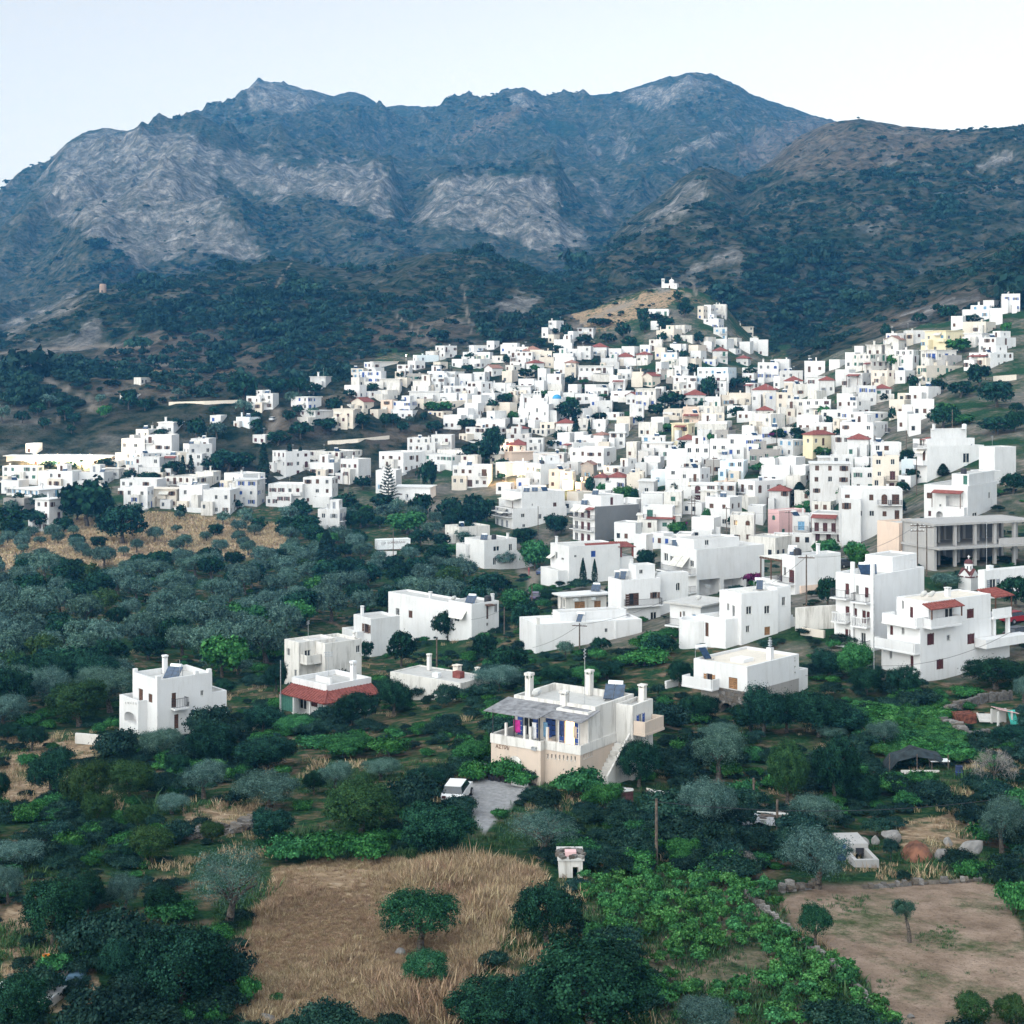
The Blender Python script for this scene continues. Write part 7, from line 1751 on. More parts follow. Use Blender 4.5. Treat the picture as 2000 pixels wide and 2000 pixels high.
# --- churches, shrine, inn
def domed_church():
    X, Y, Z = hit(1048, 828); s = F / Y
    o = bpy.data.objects.new('church', None); COL.objects.link(o); o.location = (X, Y, Z); o.rotation_euler = (0, 0, R(-14))
    W = WALLS['w']; u = 1 / s
    H = House(0, 0, pos=(X, Y, Z)); COL.objects.unlink(H.root); bpy.data.objects.remove(H.root); H.root = o; H.th = R(14); H.pos = (X, Y, Z)
    n = H.box(-22 * u, 24 * u, 0, 12, -4, 38 * u, .2); H.box(-39 * u, -22 * u, 1.5, 10, -4, 30 * u, .2); H.box(24 * u, 38 * u, 2.0, 11, -4, 26 * u, .2)
    H.win(n, 'L', 20 * u, .1, 6 * u, 12 * u, 'Dn', arch=True); H.win(n, 'L', 21 * u, 22 * u, 4 * u, 9 * u, 'g', arch=True); H.win(n, 'L', 6 * u, 16 * u, 3 * u, 7 * u, 'g', arch=True); H.win(n, 'L', 37 * u, 16 * u, 3 * u, 7 * u, 'g', arch=True)
    m = MB()   # stepped gable with belfry
    for k, (hw, z0, z1) in enumerate(((20, 38, 44), (14, 44, 50), (8, 50, 56))): m.box(-hw * u + 1 * u, hw * u + 1 * u, .02 + .01 * k, .8, z0 * u, z1 * u)
    for x in (-6, 0, 6): m.box((x - 1) * u + 1 * u, (x + 1) * u + 1 * u, .1, .7, 56 * u, 62 * u)
    m.box(-7 * u + u, 7 * u + u, .08, .72, 62 * u, 64 * u); m.box(-.5 * u + u, .5 * u + u, .3, .5, 64 * u, 71 * u); m.box(-2 * u + u, 2 * u + u, .3, .5, 68 * u, 69 * u)
    m.build('belfry_gable', W, o)
    for x in (-32, 17):
        t = MB().box((x - 4) * u, (x + 4) * u, 1.6, 1.6 + 8 * u, 26 * u, 52 * u); t.lathe([(3.6 * u, 52 * u), (3.2 * u, 55 * u), (1.5 * u, 58 * u), (0, 59 * u)], x * u, 1.6 + 4 * u, 10); t.build('bell_tower', W, o)
    dr = MB().lathe([(9.5 * u, 30 * u), (9.5 * u, 48 * u), (0, 48 * u)], sides=16).build('drum', W, o, (30 * u, 9.0, 0))
    MB().lathe([(9.3 * u * math.cos(t), 48 * u + 8.5 * u * math.sin(t)) for t in [math.pi / 2 * k / 7 for k in range(8)]], sides=20).build('dome', simple('blue_dome_paint', (.04, .26, .50), .5, .15, 1), dr, smooth=True)
    MB().box(-.1, .1, -.1, .1, 56 * u, 62 * u).build('cross', W, dr)
    H.finish('white church with a blue dome, stepped gable and two bell towers', 'church', 'churches and shrine')
domed_church()
def chapel():
    X, Y, Z = hit(1305, 563, 0, 600, 1200); s = F / Y; u = 1 / s
    o = bpy.data.objects.new('chapel', None); COL.objects.link(o); o.location = (X, Y, Z - .3); o.rotation_euler = (0, 0, R(-15)); W = WALLS['w']
    H = House(0, 0, pos=(X, Y, Z)); COL.objects.unlink(H.root); bpy.data.objects.remove(H.root); H.root = o; H.th = R(15)
    b = H.box(-13 * u, 17 * u, 0, 6, -3, 10 * u, .2); H.win(b, 'L', 14 * u, .1, 3 * u, 6 * u, 'Dn', arch=True); H.win(b, 'L', 6 * u, 4 * u, 1.6 * u, 2.5 * u, 'g'); H.win(b, 'L', 24 * u, 4 * u, 1.6 * u, 2.5 * u, 'g')
    m = MB().box(-13 * u, -8 * u, .05, 2.0, 10 * u, 14 * u)
    for x in (-13, -9.3): m.box(x * u, (x + 1.3) * u, .05, 2, 14 * u, 18 * u)
    m.box(-13.4 * u, -7.6 * u, .0, 2.1, 18 * u, 20 * u).build('belfry', W, o)
    dr = MB().lathe([(5 * u, 9 * u), (5 * u, 15 * u), (0, 15 * u)], sides=12).build('drum', W, o, (5 * u, 3, 0)); MB().lathe([(5 * u * math.cos(t), 15 * u + 4 * u * math.sin(t)) for t in [math.pi / 2 * k / 5 for k in range(6)]], sides=14).build('dome', W, dr)
    MB().box(-.12, .12, -.12, .12, 18.5 * u, 22 * u).build('cross', W, dr)
    H.finish('small white chapel with dome and belfry on the bare knoll', 'chapel', 'churches and shrine')
chapel()
def shrine():
    X, Y, Z = hit(1892, 1150); s = F / Y; u = 1 / s
    o = bpy.data.objects.new('roadside_shrine', None); COL.objects.link(o); o.location = (X, Y, Z); o.rotation_euler = (0, 0, R(-50)); W = WALLS['w']
    MB().box(-14 * u, 14 * u, -14 * u, 14 * u, -1, 28 * u).build('body', W, o)
    rf = MB()
    for a in range(2):
        for sg in (-1, 1):
            q = [(-14 * u, -14.6 * u, 24 * u), (14 * u, -14.6 * u, 24 * u), (0, -14.6 * u, 38 * u)] if a == 0 else None
            if a == 0: rf.prism([(p[0], sg * abs(p[1]), p[2]) for p in q], (0, 0, 0), (0, -sg * 14 * u, 0), 0)
            else: rf.prism([(sg * 14.6 * u, -14 * u, 24 * u), (sg * 14.6 * u, 14 * u, 24 * u), (sg * 14.6 * u, 0, 38 * u)], (0, 0, 0), (-sg * 14 * u, 0, 0), 0)
    g = rf.build('gable', W, o)
    m = MB()
    for a in range(4):
        c, n = math.cos(a * math.pi / 2), math.sin(a * math.pi / 2)
        for sg in (-1, 1):
            q = [(15.2 * u, sg * 15.5 * u, 23.5 * u), (15.2 * u, 0, 39 * u), (2 * u, 0, 39 * u), (2 * u, sg * 15.5 * u, 23.5 * u)]
            q = [(x * c - y * n, x * n + y * c, z) for x, y, z in q]; m.prism(q, (0, 0, 0), (0, 0, 1.2 * u))
    m.build('tiled_roof', M_MAROON, o)
    d = MB().lathe([(8.5 * u, 30 * u), (8.5 * u, 50 * u), (0, 50 * u)], sides=16).build('drum', W, o)
    for k in range(8):
        t = k * math.pi / 4 + .3; wd = MB().box(-.9 * u, .9 * u, -.3 * u, .1 * u, 38 * u, 45 * u).build('drum_window', M_GLASS, d, (math.cos(t) * 8.4 * u, math.sin(t) * 8.4 * u, 0), t + math.pi / 2)
    MB().lathe([(9.6 * u, 49.5 * u), (9 * u, 51 * u), (7 * u, 55 * u), (4 * u, 57.5 * u), (0, 58.5 * u)], sides=16).build('dome', M_MAROON, d, smooth=True)
    MB().box(-.6 * u, .6 * u, -.5 * u, .5 * u, 58 * u, 66 * u).box(-2.6 * u, 2.6 * u, -.45 * u, .45 * u, 61.8 * u, 63.2 * u).build('cross', W, d, rotz=.6)
    props(o, 'small white shrine with red dome and cross beside the concrete frame', 'shrine', 'churches and shrine')
shrine()
def inn():
    X, Y, Z = hit(110, 912); s = F / Y; u = 1 / s
    H = House(0, 0, pos=(X + 108 * u, Y, Z - .2), theta=2, name='inn'); w = 208 * u
    a = H.box(-w, 0, 0, 9, -4, 21 * u, -1, 'c', over=.9, roofmat=WALLS['w'])
    cols = 'mysmysmysn'
    for i, x in enumerate((20, 28, 35, 53, 85, 93, 100, 113, 143, 170, 176)): H.win(a, 'L', x * u + 2 * u, 5 * u, 6 * u, 7 * u, 'c' + cols[i % 9])
    H.finish('long low lit inn with floodlights under its eaves', 'inn')
    for i, x in enumerate((70.6, 90, 112, 133, 155, 176)):
        lx = (x - 1000) / F * (Y - 1.8); lz = CZ + (HY - 890) / F * (Y - 1.8)
        o = link('floodlight', MB().lathe([(0, -.4), (.4, -.25), (.48, 0), (.4, .25), (0, .4)], sides=8).mesh('floodlight', M_BULB), None, (lx, Y - 1.8, lz))
        MB().tube((0, 0, .2), (0, 1.1, .7), .05, sides=5).build('bracket', M_STEEL, o)
        ld = bpy.data.lights.new('floodlight_light', 'POINT'); ld.energy = 3000; ld.color = (1, .75, .45); ld.shadow_soft_size = .3; lo = bpy.data.objects.new('floodlight_light', ld); COL.objects.link(lo); lo.parent = o; lo.location = (0, -.5, -.3)
        props(o, f'{["first", "second", "third", "fourth", "fifth", "sixth"][i]} glowing floodlight from the left under the long inn\'s eaves', 'floodlight', 'floodlights on the inn')
inn()
for i, (x, y, e, lab) in enumerate(((988, 925, 300, 'warm lamp over the red cafe terrace below the fig tree'), (1136, 939, 260, 'warm wall lamp over the lit square on its right side'), (1112, 946, 160, 'warm wall lamp over the lit square on its left side'), (793, 697, 25, 'lone street lamp glowing at the upper edge of the old village'), (985, 872, 60, 'warm street lamp left of the white dish roof'), (1422, 1060, 60, 'small warm lamp on the tiled porch of the blue-windowed house'))):
    X, Y, Z = hit(x, y, 3.0)
    o = link('street_lamp', MB().tube((0, 0, 0), (0, 0, 3.4), .05, sides=6).mesh('street_lamp', M_STEEL), None, (X, Y, Z))
    MB().lathe([(0, 3.3), (.18, 3.4), (.22, 3.55), (.12, 3.75), (0, 3.8)], sides=8).build('lantern', M_BULB, o)
    ld = bpy.data.lights.new('street_lamp_light', 'POINT'); ld.energy = e * 5; ld.color = (1, .62, .28); ld.shadow_soft_size = .25; lo = bpy.data.objects.new('street_lamp_light', ld); COL.objects.link(lo); lo.parent = o; lo.location = (0, -.4, 3.2)
    props(o, lab, 'street lamp', 'street lamps')
# ------------------------------------------------------------------ vines, walls, stones
def vine_plants():
    r = random.Random(12); protos = []
    for i in range(4):
        g = np.random.default_rng(700 + i); P, O = crown_points(g, 700, .62, .42, .48, 6, .2, 10, .35, -.4)
        st = MB()
        for k in range(3): st.tube((0, 0, -.1), (r.uniform(-.2, .2), r.uniform(-.2, .2), .55), .03, .012, 4)
        protos.append((leaf_mesh('leaves', P, O, g.uniform(.09, .16, len(P)), F_VINE, g, .8), st.mesh('stem', M_BARK)))
    n = 0; u = -40.0
    lines = []
    for gy in np.arange(68, 104, 1.2):
        for gx in np.arange(2, 30, 1.1):
            X = gx + r.uniform(-.35, .35); Y = gy + r.uniform(-.4, .4); px = 1000 + F * X / Y
            Z = float(ground_px(np.array([px]), np.array([Y]))[0]); py = HY - F * (Z - CZ) / Y
            if not inside(VINEYARD, np.array([px]), np.array([py]))[0]: continue
            if fbm(np.array([X / 5]), np.array([Y / 6]), 3, 800)[0] < -.19: continue
            if n >= 290: continue
            n += 1; c, t = protos[n % 4]; s = r.uniform(.6, 1.15)
            o = bpy.data.objects.new('vine_plant', None); COL.objects.link(o); o.location = (X, Y, Z); o.rotation_euler = (0, 0, r.uniform(0, 6.28)); o.scale = (s, s, s * r.uniform(.8, 1.15)); o.empty_display_size = .2
            link('stem', t, o); link('leaves', c, o)
            props(o, 'knee-high bright green vine planted in the small vineyard', 'vine', 'vines of the small vineyard')
vine_plants()

def stone_wall(name, pts, h, w, label, cat='stone wall', big=.34, seed=1, limit=60):
    """dry stone wall along photo points: the largest stones are single objects, the small filling is one part"""
    r = random.Random(seed); W = [Vector(hit(*p)) for p in pts]
    o = bpy.data.objects.new(name, None); COL.objects.link(o); o.location = W[0]; n = 0
    fill = MB()
    for a, b in zip(W, W[1:]):
        L_ = (b - a).length; d = (b - a).normalized(); ang = math.atan2(d.y, d.x); side = Vector((-d.y, d.x, 0)); t = 0
        while t < L_:
            c = a + d * t; c.z = float(ground(np.array([c.x]), np.array([c.y]))[0]); z = -.1
            ww = r.uniform(.6, 1.3) * big
            while z < h * r.uniform(.8, 1.1):
                hh = r.uniform(.5, .9) * big
                if n < limit or r.random() < 0:
                    q = link('stone', r.choice(STONES), o, tuple(c - W[0] + side * r.uniform(-.3, .3) * w + Vector((0, 0, z + hh / 2))), ang + r.uniform(-.2, .2), (ww * 1.05, w * r.uniform(.7, 1.1), hh * 1.1)); n += 1
                else:
                    k = c - W[0] + side * r.uniform(-.2, .2) * w; e = .5 * ww; f = .5 * w * r.uniform(.7, 1.1)
                    base = [k + d * sx * e * r.uniform(.8, 1) + side * sy * f * r.uniform(.8, 1) for sx, sy in ((-1, -1), (1, -1), (1, 1), (-1, 1))]
                    m0 = len(fill.v); fill.v += [(p.x, p.y, p.z + z) for p in base] + [(p.x * .97 + k.x * .03, p.y * .97 + k.y * .03, p.z + z + hh * r.uniform(.8, 1.05)) for p in base]
                    for qd in ((4, 5, 6, 7), (0, 1, 5, 4), (1, 2, 6, 5), (2, 3, 7, 6), (3, 0, 4, 7)): fill.f.append(tuple(m0 + i for i in qd)); fill.m.append(0)
                z += hh
            t += ww
    if fill.f: f = fill.build('stones', M_STONE, o); f['kind'] = 'stuff'
    props(o, label, cat, 'dry stone walls')
    return o
stone_wall('stone_wall', [(1432, 1738), (1468, 1758), (1500, 1786), (1545, 1825), (1600, 1868), (1655, 1915), (1700, 1965), (1735, 2010)], .25, .3, 'tumbled low stone wall between vineyard and ploughed field', big=.24, seed=1)
stone_wall('stone_wall', [(1838, 1405), (1880, 1385), (1925, 1372), (1975, 1366)], .8, .5, 'curved dry stone wall enclosing the junk yard', seed=2)
stone_wall('stone_wall', [(1840, 1418), (1870, 1428), (1895, 1448), (1940, 1440)], .7, .9, 'broad heap-like stone wall in front of the junk yard', seed=3)
stone_wall('stone_wall', [(1525, 1742), (1560, 1738), (1600, 1733)], .35, .5, 'short row of grey stones at the foot of the gnarled olive', seed=4)
stone_wall('stone_wall', [(1690, 1735), (1800, 1728), (1950, 1718)], .12, .3, 'line of stones along the far edge of the ploughed field', seed=5)
stone_wall('stone_wall', [(335, 1640), (400, 1632), (470, 1620), (520, 1600)], .4, 1.2, 'rubble bank of grey stones between bushes left of the dry field', seed=6)
stone_wall('stone_wall', [(80, 1570), (130, 1556), (190, 1545)], .3, .6, 'broken stone row by the lone tree in the left clearing', seed=7)

M_BOULDER = stone_mat('pale_limestone', ((.20, .195, .19), (.27, .26, .25), (.17, .165, .16), (.31, .30, .285)), .5)
def boulder(px, py, wpx, hpx, seed, label, lean=0.0):
    X, Y, Z = hit(px, py); s = F / Y; r = random.Random(seed)
    bm = bmesh.new(); bmesh.ops.create_icosphere(bm, subdivisions=3, radius=.5)
    offs = [(Vector((r.uniform(-1, 1), r.uniform(-1, 1), r.uniform(-1, 1))).normalized(), r.uniform(.26, .44)) for _ in range(9)]
    for v in bm.verts:
        for d, k in offs:
            q = v.co.dot(d)
            if q > k: v.co -= d * (q - k) * .9
        v.co += v.co.normalized() * (r.uniform(-.012, .012))
    me = bpy.data.meshes.new('boulder'); bm.to_mesh(me); bm.free(); me.materials.append(M_BOULDER)
    o = link('boulder', me, None, (X, Y + wpx / s * .3, Z + hpx / s * .28), r.uniform(0, 6.28), (wpx / s * 1.1, wpx / s * .8, hpx / s * 1.25)); o.rotation_euler = (0, lean, r.uniform(-.4, .4))
    props(o, label, 'boulder', 'limestone boulders')
CW = Crop(1640, 1580, 320)
for i, (x, y, w, h, lab, le) in enumerate(((620, 400, 230, 170, 'big pale boulder left of the red earth bank', .2), (280, 450, 150, 120, 'pale boulder just behind the concrete cistern', 0), (430, 420, 100, 120, 'pointed pale boulder between cistern and red earth bank', 0), (1290, 440, 110, 110, 'pale boulder high on the bank right of the red earth', 0),
                             (1210, 600, 150, 150, 'rounded pale boulder at the foot of the red earth bank', 0), (1550, 560, 360, 190, 'long slanted slab of pale limestone under the right-hand olive', -.5))):
    px, py = CW(x, y); boulder(px, py, w * CW.k, h * CW.k, 20 + i, lab, le)
boulder(780, 1868, 22, 16, 31, 'grey boulder beside the young tree in the dry field'); boulder(803, 1985, 34, 26, 32, 'grey boulder at the bottom edge of the dry field'); boulder(522, 2000, 40, 18, 33, 'flat grey boulder at the bottom left corner of the dry field'); boulder(1780, 1990, 14, 10, 34, 'small white stone at the bottom edge of the ploughed field')

# red earth bank
def earth_bank():
    X, Y, Z = hit(1802, 1690); s = F / Y; m = []; n = 16; r = random.Random(3); V = []; Fc = []
    for j in range(n + 1):
        for i in range(n + 1):
            a = (i / n - .5) * 2; b = j / n
            z = (math.sin(min(1, b * 1.5) * math.pi / 2)) * 36 / s * max(0, 1 - a * a * .75) + r.uniform(-.08, .08)
            V.append((a * 32 / s + b * 10 / s, b * 3.0, z - .5))
    for j in range(n):
        for i in range(n): k = j * (n + 1) + i; Fc.append((k, k + 1, k + n + 2, k + n + 1))
    o = link('earth_bank', mesh('earth_bank', V, Fc, (simple('red_earth', (.17, .075, .045), .95, .35, 1.2, bump=.8),), smooth=True), None, (X, Y, Z)); props(o, 'freshly cut bank of red earth above the vines', 'earth bank', None, 'structure')
earth_bank()

# ------------------------------------------------------------------ vehicles
M_TYRE = simple('rubber', (.02, .02, .022), .9, .2); M_CARGLASS = simple('car_glass', (.02, .03, .04), .08, .2, 1, spec=.6)
CARP = {}
def car_paint(n, c):
    if n not in CARP:
        m = simple(n + '_car_paint', c, .3, .04, 1, spec=.5); CARP[n] = m
    return CARP[n]
def car(px, py, rz, colname, col, label):
    X, Y, Z = hit(px, py); o = bpy.data.objects.new('parked_car', None); COL.objects.link(o); o.location = (X, Y, Z); o.rotation_euler = (0, 0, rz); pm = car_paint(colname, col)
    body = [(-2.0, .35), (-2.02, .75), (-1.9, .92), (-1.0, .98), (1.35, 1.0), (1.95, .9), (2.0, .5), (1.95, .3)]
    m = MB(); m.prism([(x, -.82, z) for x, z in body], (0, 0, 0), (0, 1.64, 0)); m.build('body', pm, o)
    cab = [(-1.95 + .15, .95), (-1.55, 1.42), (.35, 1.46), (1.15, .97)]
    c = MB(); n = len(c.v); c.v += [(x, -.78, z) if z < 1.2 else (x, -.62, z) for x, z in cab] + [(x, .78, z) if z < 1.2 else (x, .62, z) for x, z in cab]
    for q in ((0, 1, 2, 3), (7, 6, 5, 4), (0, 4, 5, 1), (2, 6, 7, 3)): c.f.append(q); c.m.append(0)
    g = c.build('window_glass', M_CARGLASS, o); MB().prism([(-1.6, -.63, 1.41), (.4, -.63, 1.45), (.4, .63, 1.45), (-1.6, .63, 1.41)], (0, 0, 0), (0, 0, .05)).build('car_roof', pm, o)
    for x in (-1.25, 1.25):
        for y in (-.82, .82):
            w = MB().tube((x, y - .1, .32), (x, y + .1, .32), .32, sides=14).build('wheel', M_TYRE, o); MB().tube((x, y - .11, .32), (x, y + .11, .32), .18, sides=10).build('rim', M_STEEL, w)
    for y in (-.6, .6): MB().box(1.93, 2.03, y - .18, y + .18, .62, .78).build('headlight', M_TANKW, o); MB().box(-2.05, -1.96, y - .15, y + .15, .62, .8).build('tail_light', M_MAROON, o)
    props(o, label, 'car', 'parked cars')
car(893, 1562, R(80), 'white', (.75, .75, .75), 'white hatchback parked at the left edge of the paved courtyard')
car(1655, 1108, R(20), 'dark', (.04, .045, .05), 'dark car parked below the round street tree')
car(1984, 1216, R(30), 'red', (.25, .02, .03), 'red car on the lane at the right edge')
car(1990, 1248, R(35), 'black', (.02, .02, .025), 'black car below the red one at the right edge')
car(1046, 1172, R(85), 'purple', (.10, .07, .13), 'purplish car seen between the trees on the lane')
car(1062, 1122, R(60), 'navy', (.04, .07, .16), 'blue car at the top of the lane near two walkers')
car(533, 822, R(80), 'silver', (.5, .52, .54), 'silver car on the steep lane beside the upper left houses')

def trailer():
    c = Crop(720, 1030, 100); px, py = c(330, 905); X, Y, Z = hit(px, py); s = F / Y; th = R(70)
    o = bpy.data.objects.new('truck_trailer', None); COL.objects.link(o); o.location = (X, Y, Z); o.rotation_euler = (0, 0, -th)
    L_ = 63 / s / math.sin(th); h = 19.5 / s; wd = 2.4; z0 = 2.5 / s
    W = simple('white_trailer_panel', (.74, .76, .77), .5, .08, 2)
    MB().box(-wd, 0, 0, L_, z0, z0 + h).build('body', W, o)
    f = MB()
    for y in (0, L_ - .12): f.box(-.02, .06, y, y + .12, z0, z0 + h)
    f.box(-.02, .06, .12, L_ - .12, z0 + h - .12, z0 + h); f.box(-.02, .06, .12, L_ - .12, z0, z0 + .12); f.build('frame', M_TANKW, o)
    MB().box(-wd + .1, -.1, .3, L_ - .3, z0 - .35, z0 - .01).build('chassis', M_METAL, o)
    for y in (1.2, 2.4, 3.6): MB().tube((-.35, y, .48), (-.05, y, .48), .48, sides=14).build('wheel', M_TYRE, o)
    for x in (-1.8, -.9): MB().box(x, x + .06, -.05, 0, z0 + .1, z0 + h - .1).build('door_bar', M_STEEL, o)
    for body, size, y, z, mat in (('1P', 1.2, L_ * .10, z0 + h * .42, M_GREY), ('COPPEZEΛΛAΣ', 1.05, L_ * .30, z0 + h * .58, M_MAROON), ('ΑΦΟΙ ΝΑΞΟΣ', .45, L_ * .30, z0 + h * .38, M_GREY)):
        if body.startswith('ΑΦΟΙ'): continue
        fc = bpy.data.curves.new('lettering', 'FONT'); fc.body = body; fc.size = size; fc.extrude = .01; fc.shear = .25 if len(body) > 3 else 0
        t = link('lettering', fc, None); bpy.context.view_layer.update()
        me = bpy.data.meshes.new_from_object(t.evaluated_get(bpy.context.evaluated_depsgraph_get())); bpy.data.objects.remove(t); me.materials.clear(); me.materials.append(mat)
        q = link('lettering', me, o, (.03, y, z)); q.rotation_euler = (R(90), 0, R(90)); xs = [v.co.x for v in me.vertices]; k = min(1.5, (L_ * .55 if len(body) > 3 else L_ * .12) / (max(xs) - min(xs))); q.scale = (k, k, 1)
    props(o, 'white truck trailer with dark red slanted lettering parked among the olives', 'trailer')
    # white wall below it
    X2, Y2, Z2 = hit(*c(300, 1120)); MB().box(0, 42 * Y2 / F, 0, .3, -1, 11 * Y2 / F).build('garden_wall', WALLS['w'], None, (X2 - 3 * Y2 / F, Y2, Z2)); w = COL.objects['garden_wall']; props(w, 'low whitewashed wall in front of the truck trailer', 'wall', 'garden walls')
trailer()

# ------------------------------------------------------------------ poles and cables
POLES = []
def pole(px, yb, yt, label, arms=1, steel=False, lean=0.0):
    X, Y, Z = hit(px, yb); s = F / Y; h = (yb - yt) / s; m = M_STEEL if steel else M_POLE
    o = link('utility_pole', MB().tube((0, 0, -.5), (lean * h, 0, h), 0.05 if steel else .11, .04 if steel else .08, 8).mesh('utility_pole', m), None, (X, Y, Z))
    for k in range(arms):
        z = h - .35 - k * .8; a = MB().box(-1.0, 1.0, -.06, .06, z - .06, z + .06).build('crossarm', m, o, (lean * h, 0, 0), rng.uniform(-.3, .3))
        for x in (-.9, -.35, .35, .9): MB().lathe([(.04, z + .06), (.07, z + .12), (.07, z + .2), (0, z + .24)], x, 0, 6).build('insulator', M_TANKW, a)
    POLES.append((X + lean * h, Y, Z + h - .2)); props(o, label, 'pole', 'utility poles')
for a in ((1575, 1227, 1084, 'tall wooden pole in front of the whitewashed retaining wall', 1), (1541, 1074, 998, 'wooden pole with crossarm in front of the pink house', 1), (1419, 1055, 991, 'wooden pole with crossarm left of the row of doors', 1), (1351, 1038, 968, 'left one of two close wooden poles by the white awnings', 3), (1357, 1036, 970, 'right one of two close wooden poles by the white awnings', 2),
          (1792, 1128, 1022, 'left leg of the paired transformer poles before the concrete frame', 2), (1810, 1126, 1026, 'right leg of the paired transformer poles before the concrete frame', 1), (1927, 1112, 1018, 'steel mast in front of the right half of the concrete frame', 0, True), (1454, 1372, 1300, 'dark pole at the corner of the stone-based house', 0), (1707, 1340, 1120, 'very tall thin pole at the corner of the tall balcony block', 0, True),
          (1282, 1692, 1560, 'weathered pole standing among bushes above the vineyard', 0), (1518, 1624, 1562, 'dark post beside the wood pile', 0), (1472, 1572, 1520, 'dark post between the two olive trees behind the wood pile', 0), (1132, 1272, 1217, 'wooden pole with aerial in front of the long blank wall', 1), (853, 1350, 1246, 'pole in front of the low flat-roofed house', 0), (985, 1244, 1186, 'pole at the right corner of the awning house', 0), (1039, 1178, 1140, 'pole beside the lane above the leafy garden', 0),
          (1051, 1048, 989, 'pole on the ramp below the stepped apartment house', 0), (768, 1092, 1033, 'pole in front of the truck trailer', 0), (1032, 829, 810, 'short pole in front of the blue-domed church', 0), (1128, 911, 872, 'left one of two poles above the lit square', 0), (1132, 917, 872, 'right one of two poles above the lit square', 0), (1335, 908, 874, 'pole rising between the flat roofs left of the square solar panels', 0), (1394, 933, 890, 'pole left of the pale blue house', 0), (1517, 874, 834, 'pole beside the magenta bougainvillea', 0),
          (1409, 806, 770, 'pole on the ridge of roofs above the yellow house', 0), (1560, 780, 728, 'pole by the big red gable roof', 0), (680, 985, 925, 'pole right of the balcony houses in the lower village', 0), (1860, 880, 800, 'pole against the trees above the big blank house', 0), (1770, 905, 842, 'left one of two poles left of the big blank house', 0), (1790, 968, 895, 'right one of two poles left of the big blank house', 0), (1785, 650, 640, 'tiny pole on the upper right roofs', 0), (548, 1400, 1290, 'bare pole left of the red-eaved house', 0, True)):
    pole(*a[:4], arms=a[4], steel=len(a) > 5)
def cable(a, b, sag, label):
    m = MB(); p = Vector(a); q = Vector(b); n = 14; pts = [p.lerp(q, i / n) - Vector((0, 0, sag * 4 * (i / n) * (1 - i / n))) for i in range(n + 1)]
    for u, v in zip(pts, pts[1:]): m.tube(u, v, .022, sides=4, cap=False)
    o = m.build('power_cable', M_METAL); props(o, label, 'cable', 'overhead cables')
def at(px, py, Y): return ((px - 1000) / F * Y, Y, CZ + (HY - py) / F * Y)
cable(POLES[13], at(1300, 1172, 188), .5, 'cable from the aerial pole up to the brown-doored house'); cable(POLES[13], at(1040, 1265, 200), .4, 'cable from the aerial pole down along the long blank wall'); cable(POLES[0], at(1450, 1165, 200), .6, 'cable from the tall wooden pole to the cubic house'); cable(POLES[0], POLES[5], 1.5, 'cable from the tall wooden pole to the transformer poles')
cable(POLES[8], at(1700, 1305, 165), .8, 'cable from the stone house corner to the tall block'); cable(at(1990, 1225, 165), at(1715, 1300, 160), 1.2, 'long sagging cable across the big three-storey house'); cable(POLES[10], at(1990, 1555, 108), .8, 'cable from the weathered pole across the olives to the right edge'); cable(POLES[15], at(920, 1210, 235), .3, 'cable along the wall of the awning house'); cable(POLES[5], POLES[7], .5, 'cable between transformer poles and steel mast'); cable(POLES[1], POLES[2], .8, 'cable in front of the pink house between two poles')

# ------------------------------------------------------------------ things around the beige house
def beige_local(x, y, z=0.0):
    v = Matrix.Rotation(-BEIGE.th, 4, 'Z') @ Vector((x, y, 0)) + Vector(BEIGE.pos)
    return (v.x, v.y, float(ground(np.array([v.x]), np.array([v.y]))[0]) + z)
def ibc():
    p = beige_local(-BEIGE.w - .9, -.6); o = bpy.data.objects.new('water_container', None); COL.objects.link(o); o.location = p; o.rotation_euler = (0, 0, -BEIGE.th)
    MB().box(-.48, .48, -.48, .48, .16, 1.05).build('tank', M_TANKW, o); c = MB()
    for i in range(7):
        t = -.52 + i * 1.04 / 6
        for (a, b) in (((t, -.52), (t, -.52)), ((t, .52), (t, .52)), ((-.52, t), (-.52, t)), ((.52, t), (.52, t))): c.tube((a[0], a[1], .1), (b[0], b[1], 1.1), .014, sides=4)
    for z in (.3, .6, .9, 1.1):
        for a, b in (((-.52, -.52), (.52, -.52)), ((.52, -.52), (.52, .52)), ((.52, .52), (-.52, .52)), ((-.52, .52), (-.52, -.52))): c.tube((*a, z), (*b, z), .014, sides=4)
    c.build('cage', M_STEEL, o); MB().box(-.5, .5, -.5, .5, 0, .14).build('pallet', M_POLE, o)
    props(o, 'caged white water container at the left corner of the beige house', 'water container')
ibc()
r_ = random.Random(8)
POT = shared('pot', lambda: MB().lathe([(0, 0), (.13, 0), (.18, .3), (.2, .32), (.2, .36), (.15, .36), (.14, .3), (0, .3)], sides=10).mesh('pot', M_PANTILE)); POTD = shared('potd', lambda: MB().lathe([(0, 0), (.13, 0), (.17, .3), (.14, .3), (0, .28)], sides=10).mesh('pot', M_BLACK))
_g = np.random.default_rng(5); _P, _O = crown_points(_g, 300, .3, .35, .62, 5, .25, 6, .3, -.6); PLANT = leaf_mesh('leaves', _P, _O, _g.uniform(.08, .16, 300), F_GREEN, _g, .5)
